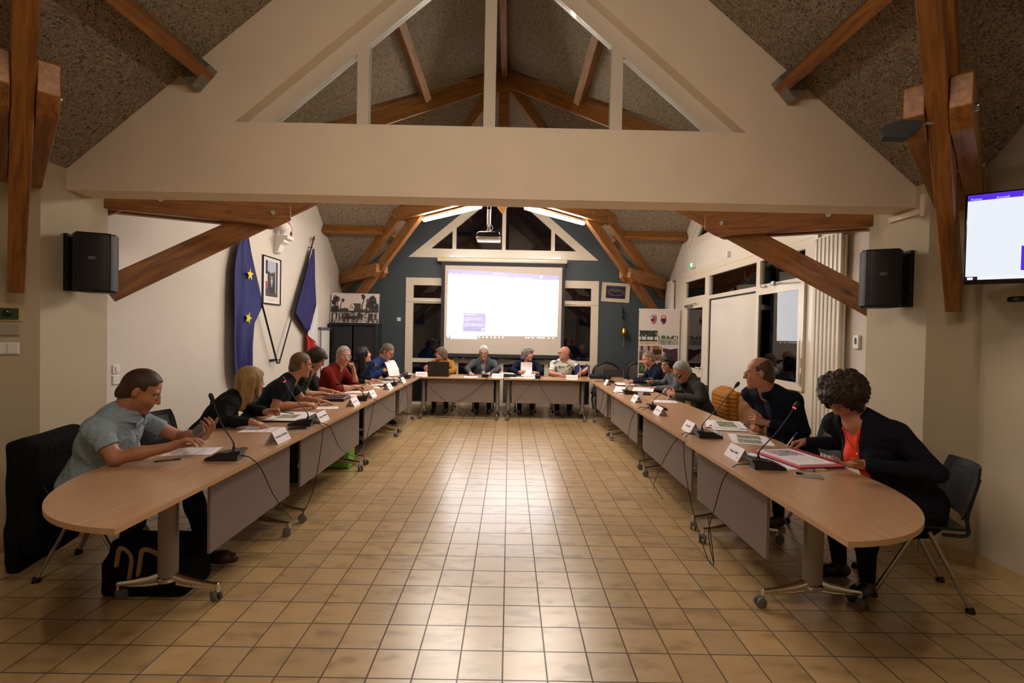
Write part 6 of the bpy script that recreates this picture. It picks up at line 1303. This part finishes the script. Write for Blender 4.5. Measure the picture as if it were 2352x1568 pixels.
# antique seats behind the right end of the tables
def antique(label, loc, yaw, w_):
    t = thing('antique_seat', label, 'armchair', loc, yaw); M_w = mat('carved_walnut', lin((40, 30, 26)), .45, noise=.2, nscale=20); M_up = mat('taupe_velvet', lin((82, 74, 68)), .9, noise=.15, nscale=12)
    g = MB(); n = 28; ring = [(w_ * math.cos(2 * PI * k / n), .22 + .02 * math.sin(2 * PI * k / n), .76 + .225 * math.sin(2 * PI * k / n) + (.02 if k == 7 else 0)) for k in range(n + 1)]; g.tube(ring, .022, 8, cap=False); g.sph((0, .245, .995), (.06, .02, .025)); g.build('back_frame', M_w, t, True)
    g = MB(); g.sph((0, .235, .76), (w_ * .92, .045, .195), u=24, v=14); g.build('back_cushion', M_up, t, True)
    g = MB(); g.rbox((0, -.02, .42), (w_ * 2 + .05, .50, .11), .045, seg=4); g.build('seat_cushion', M_up, t, 60); g = MB(); g.rbox((0, -.02, .345), (w_ * 2 + .06, .52, .06), .01); g.build('seat_rail', M_w, t)
    for sx_ in (-1, 1):
        for sy_ in (-1, 1): g = MB(); g.tube(spline([(sx_ * (w_ - .02), -.02 + sy_ * .22, .33), (sx_ * (w_ + .0), -.02 + sy_ * .24, .2), (sx_ * (w_ - .03), -.02 + sy_ * .22, .0)], 5), [.028, .026, .024, .022, .020, .018, .016, .015, .014, .014, .014], 8); g.build('leg', M_w, t, True)
        g = MB(); g.tube(spline([(sx_ * w_, .22, .62), (sx_ * (w_ + .03), .02, .64), (sx_ * (w_ + .03), -.14, .60), (sx_ * (w_ + .01), -.17, .40)], 5), .018, 8); g.build('armrest', M_w, t, True)
antique('antique sofa with a dark carved oval back behind the grey frame', (2.06, 10.20, 0), 0, .29)
antique('antique armchair with an oval back half hidden behind the banner', (2.62, 10.2, 0), -.25, .17)
t = thing('metal_frame', 'thin pale metal frame standing in front of the antique sofa', 'frame', (2.09, 9.90, 0)); g = MB()
g.tube([(-.21, 0, 0), (-.21, 0, .885), (.21, 0, .885), (.21, 0, 0)], .010, 8); g.build('frame', M_steel, t, True); MB().bx(-.20, .20, .012, .018, .05, .87).build('grey_sheet', mat('dull_panel', lin((60, 54, 54)), .3), t)
# ---------------- things on and under the tables ----------------
def flat(name, label, cat, x, y, yaw, w_, d_, m=None, z=TZ, th=.0012, group=None, lines=0, fn=None, tilt=None):
    """a sheet, w along local X, d along local Y, reading direction local +Y"""
    t = thing(name, label, cat, (x, y, z), yaw, group, rot=tilt); MB().bx(-w_ / 2, w_ / 2, -d_ / 2, d_ / 2, 0, th).build('paper', m or M_paper, t)
    f = fn or (lambda U, V: page(U, V, lines)); picture('print', w_ * .985, d_ * .985, 60, 84, f, t, (0, 0, th + .0004), (0, 0, 0), .7)
    return t
def page(U, V, k=1, maps=()):
    img = np.ones(U.shape + (3,)) * rgb(238, 230, 234); n = vnoise(U, V, 50, k)
    if k:
        for i in range(16):
            v0 = .88 - i * .05
            if (i * 7 + k) % 5 == 0: continue
            m = (abs(V - v0) < .008) & (U > .1) & (U < .9 - .3 * ((i * 13 + k) % 4) / 4) & (n > .25); put(img, m, (168, 162, 172))
    for (u0, u1, v0, v1, c, s_) in maps:
        m = (U > u0) & (U < u1) & (V > v0) & (V < v1); q = rgb(*c) * (.45 + 1.0 * vnoise(U, V, 26, s_) * .6 + .35 * vnoise(U, V, 55, s_ + 1))[..., None]; img[m] = q[m]
    return img
gp_ = 'printed sheets on the tables'
flat('sheet', 'printed sheet under the forearm of the man in the pale blue shirt', 'paper', -2.085, 3.27, -1.35, .21, .297, lines=3, group=gp_)
flat('sheet', 'printed sheet under the hand of the blonde woman', 'paper', -2.00, 4.02, -1.45, .21, .297, lines=4, group=gp_)
flat('sheet', 'small sheet under the hand of the man in the dark t-shirt', 'paper', -1.90, 5.20, -1.3, .15, .21, lines=5, group=gp_)
flat('sheet', 'sheet with a black pen in front of the man in the dark red jumper', 'paper', -2.02, 6.60, -1.5, .21, .297, lines=6, group=gp_)
flat('sheet', 'pink paper slip beside the name card on the left row', 'paper', -1.86, 6.02, -1.2, .09, .12, m=mat('pink_paper', lin((222, 120, 130)), .7), fn=lambda U, V: np.ones(U.shape + (3,)) * rgb(222, 120, 130), group=gp_)
flat('sheet', 'sheet in front of the woman with long black hair', 'paper', -2.02, 7.52, -1.4, .21, .297, lines=8, group=gp_)
flat('sheet', 'sheets spread between the two farthest people of the left row', 'paper', -1.95, 8.02, -1.1, .297, .30, lines=9, group=gp_)
flat('sheet', 'sheet lying behind the farthest left microphone', 'paper', -1.98, 8.62, -1.7, .21, .297, lines=10, group=gp_)
flat('sheet', 'white sheet in front of the man in the grey jacket', 'paper', -.70, 9.12, .1, .25, .28, lines=0, group=gp_)
flat('sheet', 'white sheet on a dark cover in front of the woman in navy', 'paper', .17, 9.22, .2, .30, .24, lines=0, group=gp_)
flat('sheet', 'sheet in front of the man in the hooded top', 'paper', 1.97, 6.22, 1.45, .21, .297, lines=11, group=gp_)
flat('sheet', 'sheet with two aerial maps right of the face mask', 'paper', 1.97, 3.99, 1.25, .40, .30, fn=lambda U, V: page(U, V, 0, ((.08, .46, .25, .85, (150, 150, 145), 3), (.54, .92, .2, .8, (140, 146, 120), 4))), group=gp_)
flat('sheet', 'wide white sheet under the pink folder', 'paper', 1.86, 3.30, 1.62, .42, .297, lines=12, group=gp_, th=.004)
# stack of printouts
for i, (x, y, a, mp_, l) in enumerate(((2.03, 4.66, 1.20, (), 'bottom'), (2.00, 4.52, 1.40, (), 'second lowest'), (2.02, 4.58, 1.05, ((.1, .3, .1, .9, (90, 90, 92), 6),), 'second highest'), (2.05, 4.60, 1.30, ((.1, .9, .25, .8, (130, 142, 110), 7),), 'top'))):
    flat('printout', '%s printout of the pile in front of the balding man' % l, 'paper', x, y, a, .40, .29, z=TZ + .0001 + i * .0034, th=.003, fn=lambda U, V, q=mp_, s_=i: page(U, V, s_, q), group='pile of printouts')
# open black folder with a map
t = thing('folder', 'open black folder with a printed street map in front of the blonde woman', 'folder', (-2.02, 4.60, TZ), -1.50)
MB().rbox((0, 0, .006), (.50, .36, .012), .004).build('cover', M_black, t); picture('page', .47, .33, 140, 100, lambda U, V: page(U, V, 0, ((.30, .74, .18, .70, (150, 148, 130), 5),)), t, (0, 0, .0135), (0, 0, 0), .7); MB().bx(-.235, .235, -.165, .165, .0121, .0130).build('paper', M_paper, t)
t = thing('folder', 'closed black document box on the left table, third from the camera', 'folder', (-2.03, 5.83, TZ), -1.5); MB().rbox((0, 0, .016), (.33, .26, .032), .006).build('cover', M_black, t); MB().bx(-.15, .15, -.12, .12, .0321, .037).build('papers', M_paper, t); MB().rbox((0, .0, .040), (.30, .24, .004), .001).build('top_flap', mat('plum_card', lin((60, 30, 36)), .5), t)
flat('sheet', 'white booklet under the hands of the woman in dark green', 'paper', -2.05, 6.16, -1.45, .21, .28, lines=7, group=gp_, th=.006)
t = thing('folder', 'open pink folder with printed pages held by the woman in orange', 'folder', (1.955, 3.33, TZ + .012), 1.75, rot=(0, 0, 1.75)); M_pk = mat('pink_card', lin((206, 92, 104)), .6)
MB().rbox((0, 0, .004), (.46, .33, .007), .002).build('cover', M_pk, t); MB().bx(-.20, .20, -.13, .14, .0076, .016).build('pages', M_paper, t); picture('page', .40, .26, 100, 70, lambda U, V: page(U, V, 5, ((.55, .95, .1, .9, (176, 160, 176), 2),)), t, (0, .005, .0166), (0, 0, 0), .7); MB().rbox((0, -.163, .012), (.46, .008, .020), .002).build('spine', mat('red_spine', lin((150, 40, 50)), .5), t)
t = thing('folder', 'open dark red folder with white pages in front of the farthest man on the right', 'folder', (1.93, 8.22, TZ), 1.5); MB().rbox((0, 0, .006), (.46, .32, .012), .003).build('cover', mat('wine_card', lin((60, 16, 26)), .5), t); MB().bx(-.2, .2, -.14, .14, .0121, .018).build('pages', M_paper, t)
t = thing('notebook', 'black notebook beside the plastic cup', 'notebook', (1.90, 6.98, TZ), 1.4); MB().rbox((0, 0, .010), (.28, .20, .020), .004).build('cover', M_black, t)
flat('sheet', 'curled white sheet held by the woman with short dark curls', 'paper', 1.99, 7.28, 1.2, .21, .297, lines=2, z=TZ + .03, group=gp_, tilt=(.0, -.16, 1.2))
# held sheets
def held(label, c, R, w_, h_, par_name='held_sheet', bend=.03):
    t = thing(par_name, label, 'paper', c); g = MB(); n = 8; vs = []
    for k in (0, 1):
        for i in range(n + 1):
            for j in range(n + 1):
                u = i / n - .5; v_ = j / n - .5; vs.append(R @ Vector((u * w_, bend * (4 * v_ * v_ - .5) + k * .0012, v_ * h_)))
    N = (n + 1) ** 2; fs = []
    for i in range(n):
        for j in range(n): a = i * (n + 1) + j; fs += [(a, a + n + 1, a + n + 2, a + 1), (N + a, N + a + 1, N + a + n + 2, N + a + n + 1)]
    g.add(vs, fs); g.build('paper', M_paper, t, True); return t
held('white sheets held up by the man in the blue shirt', (-1.92, 8.12, .965), rz(.9) @ Matrix.Rotation(-.55, 3, 'X'), .22, .29)
held('white sheets turned by the woman in navy', (.34, 9.42, .885), rz(.15) @ Matrix.Rotation(-.3, 3, 'X'), .22, .27, bend=-.05)
# pens and small things
def pen(label, a, b, m, tip=None, r_=.0045):
    a = Vector(a); b = Vector(b); t = thing('pen', label, 'pen', (a + b) / 2, group='pens'); d = (b - a); g = MB(); g.tube([a, a + d * .06, a + d * .9, b], [r_ * .4, r_, r_, r_ * .8], 8); g.build('barrel', m, t, True, world=True)
    if tip: g = MB(); g.tube([a + d * .7, b + d * .01], r_ * 1.15, 8); g.build('cap', tip, t, True, world=True)
    return t
M_navy = mat('navy_plastic', lin((24, 30, 60)), .35); M_blue = mat('blue_plastic', lin((40, 50, 150)), .35); M_pink = mat('magenta_plastic', lin((190, 60, 130)), .4)
pen('dark blue pen lying on the nearest left table', (-2.14, 2.99, TZ + .005), (-2.03, 3.07, TZ + .005), M_navy, M_black)
pen('pen held by the blonde woman', (-2.03, 4.42, .825), (-1.95, 4.50, .80), M_black)
pen('black pen on the sheet of the man in the dark red jumper', (-1.98, 6.62, TZ + .007), (-1.90, 6.70, TZ + .012), M_black)
pen('magenta pen lying alone on the right table', (2.08, 5.56, TZ + .005), (2.11, 5.70, TZ + .005), M_pink)
pen('white pen raised by the woman with short dark curls', (2.02, 7.34, .895), (2.20, 7.52, .885), M_whitep)
pen('white pen in the hand of the farthest man on the right', (1.92, 8.26, .80), (2.00, 8.33, .83), M_whitep)
pen('white pen under the hands of the man in the hooded top', (2.02, 6.28, .76), (2.06, 6.26, .86), M_whitep)
pen('clear pen with a blue end writing in the hand of the woman in orange', (2.105, 3.715, .748), (2.155, 3.66, .87), M_whitep, M_blue)
t = thing('cap', 'blue pen cap beside the phone on the nearest right table', 'pen cap', (1.915, 3.06, TZ + .005), 1.0); MB().rbox((0, 0, 0), (.062, .010, .009), .004, seg=3).build('cap', M_blue, t, 50)
t = thing('bottle_cap', 'small red cap behind the blue face mask', 'cap', (1.735, 4.31, TZ)); g = MB(); g.lathe([(.014, 0), (.015, .012), (.012, .018), (.001, .019)], (0, 0, 0), 14); g.build('cap', M_red, t, True)
def phone(label, c, rot, m=None):
    t = thing('smartphone', label, 'phone', c, rot=rot, group='smartphones'); MB().rbox((0, 0, 0), (.075, .15, .009), .0042, seg=3).build('case', m or M_steel, t, 50); MB().bx(-.034, .034, -.067, .067, .0046, .0052).build('display', M_blackg, t); return t
phone('smartphone with a silver rim, dark display up, nearest right table', (1.815, 2.95, TZ + .0046), (0, 0, 1.15), mat('champagne', lin((196, 186, 170)), .3, .4))
phone('black smartphone in front of the second left microphone', (-1.735, 4.075, TZ + .0046), (0, 0, -1.2), M_grey)
phone('smartphone held by the man in the pale blue shirt', (-1.985, 3.175, .905), (.35, -.75, .4), mat('mauve_case', lin((150, 96, 120)), .4))
phone('dark smartphone beside the fourth left microphone', (-1.88, 7.28, TZ + .0046), (0, 0, -1.4), M_black)
def cup(label, x, y, m, h=.10, r_=.036, water=0):
    t = thing('cup', label, 'cup', (x, y, TZ), group='drinking cups'); g = MB(); g.lathe([(r_ * .68, 0), (r_ * .97, h), (r_, h), (r_ * .96, h - .002), (r_ * .66, .002)], (0, 0, 0), 20); g.build('shell', m, t, True); return t
M_pc = mat('clear_plastic', (.75, .72, .72), .15); M_pc.node_tree.nodes['Principled BSDF'].inputs['Alpha'].default_value = .45
cup('clear plastic cup behind a name card on the right', 1.70, 6.34, M_pc); cup('clear cup beside the turned name card', 1.78, 7.36, M_pc, .09); cup('clear cup in front of the man in the grey jacket', -.47, 9.38, M_pc, .09)
# face masks
def mask(label, x, y, yaw, m):
    t = thing('face_mask', label, 'face mask', (x, y, TZ), yaw, 'face masks'); v = Vol((-.12, -.08, -.005), (.12, .08, .06), .003); I = np.eye(3)
    v.prim(('e', (0, 0, .006), (.088, .040, .010), I, .01)); v.prim(('e', (.01, .008, .016), (.055, .018, .016), I, .012)); X = v.ax[0][:, None, None]; Y = v.ax[1][None, :, None]; Z = v.ax[2][None, None, :]
    v.d += (.0018 * np.sin(260 * Y + 30 * X)).astype(np.float32); v.d = np.maximum(v.d, -Z).astype(np.float32); o = v.mesh('cloth', m, None); o.parent = t
    for s_ in (-1, 1): g = MB(); g.tube(spline([(s_ * .08, .03, .004), (s_ * .108, .02, .003), (s_ * .11, -.02, .003), (s_ * .08, -.03, .004)], 5), .0015, 5); g.build('ear_loop', M_paper, t, True)
mask('pale blue face mask crumpled beside the balding man\'s papers', 1.775, 4.16, 1.35, mat('mask_blue', lin((160, 196, 204)), .8)); mask('pale blue face mask at the far end of the left row', -2.0, 7.86, -1.2, mat('mask_blue', lin((160, 196, 204)), .8))
t = thing('computer_mouse', 'white computer mouse on the third left table', 'mouse', (-1.87, 6.98, TZ), -1.2); v = Vol((-.05, -.07, -.005), (.05, .07, .05), .003); v.prim(('e', (0, 0, .004), (.032, .056, .034), np.eye(3), .01)); v.d = np.maximum(v.d, -v.ax[2][None, None, :]).astype(np.float32); o = v.mesh('shell', M_whitep, None); o.parent = t
g = MB(); g.tube(spline([(0, .055, .006), (.05, .09, .003), (.10, .06, .003), (.13, .0, .003), (.09, -.05, .003)], 6), .0018, 6); g.build('cable', M_whitep, t, True)
# laptop
t = thing('laptop', 'open black laptop in front of the woman in mustard', 'laptop', (-1.295, 9.12, TZ), 0); MB().rbox((0, .10, .009), (.38, .26, .016), .004).build('keyboard_base', M_black, t)
g = MB(); R = Matrix.Rotation(.10, 3, 'X'); g.rbox(Vector((0, -.035, .016)) + R @ Vector((0, 0, .131)), (.39, .008, .262), .004, R); ld = g.build('lid', mat('laptop_lid', (.012, .012, .013), .35), t); g = MB(); g.box(Vector((0, -.030, .016)) + R @ Vector((0, .0, .131)), (.365, .002, .235), R); g.build('display', mat('laptop_display', (.02, .02, .02), .3, emit=((.7, .8, 1), .5)), ld)
t = thing('book_stack', 'loose dark booklets in the far left corner of the tables', 'books', (-1.98, 9.22, TZ), .2); MB().rbox((0, 0, .008), (.34, .24, .016), .002).build('lower_booklet', mat('plum_card', lin((60, 30, 36)), .5), t); MB().rbox((.03, .02, .021), (.28, .20, .010), .002, rz(.25)).build('upper_booklet', M_paper, t); MB().rbox((-.04, .0, .031), (.26, .19, .009), .002, rz(-.2)).build('top_booklet', mat('plum_card', lin((60, 30, 36)), .5), t)
t = thing('pouch', 'black pouch with white papers on it right of the man in the grey jacket', 'pouch', (.00, 9.34, TZ), .05); MB().rbox((0, 0, .03), (.30, .17, .06), .025, seg=4).build('bag', M_black, t, 50); MB().rbox((-.03, -.01, .066), (.24, .15, .012), .005, Matrix.Rotation(.05, 3, 'Y')).build('papers', M_paper, t)
t = thing('pouch', 'long flat black pouch at the right end of the tables below the screen', 'pouch', (1.72, 9.34, TZ), -.1); MB().rbox((0, 0, .04), (.42, .20, .08), .03, seg=4).build('bag', M_black, t, 50)
MB().bx(1.50, 2.22, 8.975, 9.70, TZ - .025, TZ).build('corner_top', M_oak, bpy.data.objects['conference_table.009']); MB().bx(-2.39, -1.71, 8.94, 9.70, TZ - .025, TZ).build('corner_top', M_oak, bpy.data.objects['conference_table.008'])
# small table flags
def tflag(label, x, y, bands, lean, m_base):
    t = thing('table_flag', label, 'flag', (x, y, TZ), 0); g = MB(); g.lathe([(.035, 0), (.036, .012), (.02, .016)], (0, 0, 0), 16); g.build('base', m_base, t, True); g = MB(); g.cyl((0, 0, .01), (lean * .3, 0, .30), .003, 6); g.build('stick', M_whitep, t, True)
    for k, (m_, a, b_) in enumerate(bands):
        g = MB(); n = 8; vs = []
        for kk in (0, 1):
            for i in range(n + 1):
                for j in (0, 1):
                    f = i / n; s_ = a + (b_ - a) * j; px = lean * .28 + .11 * f * math.copysign(1, lean) * (1 - .25 * s_); vs.append((px, .010 * math.sin(5 * f + 3 * s_) + kk * .001, .285 - .15 * s_ - .07 * f))
        N = 2 * (n + 1); fs = []
        for i in range(n): q = i * 2; fs += [(q, q + 1, q + 3, q + 2), (N + q, N + q + 2, N + q + 3, N + q + 1)]
        g.add(vs, fs); g.build('band', m_, t, True)
M_lw = mat('light_wood', lin((206, 160, 104)), .5)
tflag('small blue table flag with stars beside the man in the patterned t-shirt', 1.34, 9.22, [(M_eu, 0, 1)], -.06, M_lw)
tflag('small blue white and red table flag at the end of the tables', 1.50, 9.22, [(M_fb, 0, .33), (M_fw, .33, .66), (M_fr, .66, 1)], -.10, M_lw)
# ---------------- bags and coats ----------------
I3 = np.eye(3)
def soft(name, label, cat, loc, part, m, lo, hi, prims, h=.008, noise=.006, cut0=True, fr=20):
    t = thing(name, label, cat, loc); v = Vol(lo, hi, h)
    for p in prims: v.prim(p)
    X = v.ax[0][:, None, None]; Y = v.ax[1][None, :, None]; Z = v.ax[2][None, None, :]
    v.d += (noise * (np.sin(fr * X + 3 * np.sin(9 * Z)) * np.sin(fr * .8 * Y + 2 * np.sin(8 * X)) + .5 * np.sin(fr * 1.7 * Z + 4 * X + 3 * Y))).astype(np.float32)
    if cut0: v.d = np.maximum(v.d, .002 - Z).astype(np.float32)
    v.mesh(part, m, t); return t
M_cloth = mat('black_cloth', (.006, .006, .007), .95, bump=.0006, bscale=400, wrinkle=.02, spec=.1)
t = soft('tote_bag', 'black bag with beige straps under the nearest left table', 'bag', (-2.10, 2.98, 0), 'bag_body', M_cloth, (-2.5, 2.7, 0), (-1.7, 3.25, .45), [('b', (-2.10, 2.98, .10), (.20, .09, .07), I3, .05, .02), ('b', (-2.14, 3.0, .20), (.17, .06, .06), I3, .04, .05)])
M_beige = mat('beige_webbing', lin((150, 124, 88)), .8)
for a, b_ in (((-2.24, 2.84), (-2.12, 2.84)), ((-2.10, 2.83), (-1.95, 2.84))):
    g = MB(); g.tube(spline([(a[0] - .03, a[1] + .02, .08), (a[0], a[1], .2), (a[0] + .03, a[1] - .01, .29), (b_[0] - .03, b_[1] - .01, .24), (b_[0] - .05, b_[1], .10)], 6), .014, 8, flat=.35); g.build('strap', M_beige, t, True, world=True)
soft('shopping_bag', 'bright green bag on the floor behind the second left table', 'bag', (-1.93, 5.66, 0), 'bag_body', mat('green_nylon', lin((120, 180, 30)), .5), (-2.15, 5.45, 0), (-1.7, 5.9, .4), [('b', (-1.93, 5.67, .16), (.13, .09, .14), I3, .015, .01)], noise=.003)
def rot3(a): c, s_ = math.cos(a), math.sin(a); return np.array([[c, -s_, 0], [s_, c, 0], [0, 0, 1.]])
# coat over the nearest left chair (backrest at about (-2.93, 3.18))
Rc = rot3(math.radians(12 - 90)); bc = np.array([-2.66, 3.24, 0]) + Rc @ V3(0, -.275, 0); L_ = lambda x, y, z: bc + Rc @ V3(x, y, z)
soft('coat', 'long black coat draped over the nearest left chair', 'coat', tuple(bc), 'coat_cloth', M_cloth, (-3.35, 2.7, .03), (-2.6, 3.7, .95), [('b', L_(0, -.045, .50), (.24, .012, .34), Rc, .028, .02), ('b', L_(-.04, -.055, .22), (.26, .014, .12), Rc, .028, .04), ('b', L_(0, .045, .66), (.23, .008, .16), Rc, .022, .02), ('c', L_(-.22, 0, .835), L_(.22, 0, .835), .05, .05, .04), ('c', L_(-.25, .01, .80), L_(-.29, .0, .30), .055, .045, .03), ('c', L_(.25, .02, .78), L_(.27, .06, .22), .055, .040, .03)], cut0=False, noise=.004, fr=14)
# mustard quilted jacket on the chair of the man in the hooded top
def coat_on(x, y, yaw, name, label, m, quilt):
    R_ = rot3(math.radians(yaw - 90)); b_ = np.array([x, y, 0]) + R_ @ V3(0, -.275, 0); L_ = lambda a, c, z: b_ + R_ @ V3(a, c, z); t = thing(name, label, 'jacket', tuple(b_)); v = Vol(b_ - [.42, .42, -.18], b_ + [.42, .42, .98], .007)
    for p in [('b', L_(0, -.06, .60), (.22, .02, .24), R_, .035, .02), ('b', L_(0, .05, .62), (.21, .012, .20), R_, .030, .02), ('c', L_(-.17, 0, .845), L_(.17, 0, .845), .06, .06, .05), ('c', L_(-.22, -.02, .80), L_(-.27, -.04, .36), .065, .05, .03), ('c', L_(.22, -.02, .80), L_(.27, -.04, .36), .065, .05, .03), ('c', L_(-.08, .0, .885), L_(.08, .0, .885), .045, .045, .04)]: v.prim(p)
    Z = v.ax[2][None, None, :]; X = v.ax[0][:, None, None]; Y = v.ax[1][None, :, None]
    if quilt: v.d += (.007 * (1 - np.abs(np.sin(Z * PI / .052))) ** 3 * 1.2).astype(np.float32) * np.ones_like(v.d)
    else: v.d += (.008 * np.sin(22 * X + 3 * np.sin(12 * Z)) * np.sin(18 * Y + 14 * Z)).astype(np.float32)
    v.mesh('jacket_cloth', m, t)
coat_on(2.58, 6.48, 180, 'jacket', 'mustard quilted jacket hanging on the chair of the man in the hooded top', mat('mustard_nylon', lin((158, 98, 18)), .6, spec=.25), True)
coat_on(2.64, 5.80, 180, 'jacket', 'brown coat bundled over the empty chair on the right', mat('brown_wool', lin((128, 88, 54)), .9, noise=.2, nscale=15), False)
# cables lying on the floor below the screen
for i, (pts, l) in enumerate((([(-1.35, 8.98, .008), (-1.1, 9.0, .006), (-.7, 8.93, .006), (-.35, 8.97, .006), (-.2, 9.05, .02), (-.16, 9.1, .2)], 'black cable lying on the floor below the left table under the screen'), ([(-.15, 9.1, .2), (-.05, 9.02, .06), (.05, 9.1, .15)], 'short black cable between the two table legs under the screen'))):
    g = MB(); g.tube(spline(pts, 8), .005, 6); tag(g.build('floor_cable', M_black, None, True), l, 'cable')
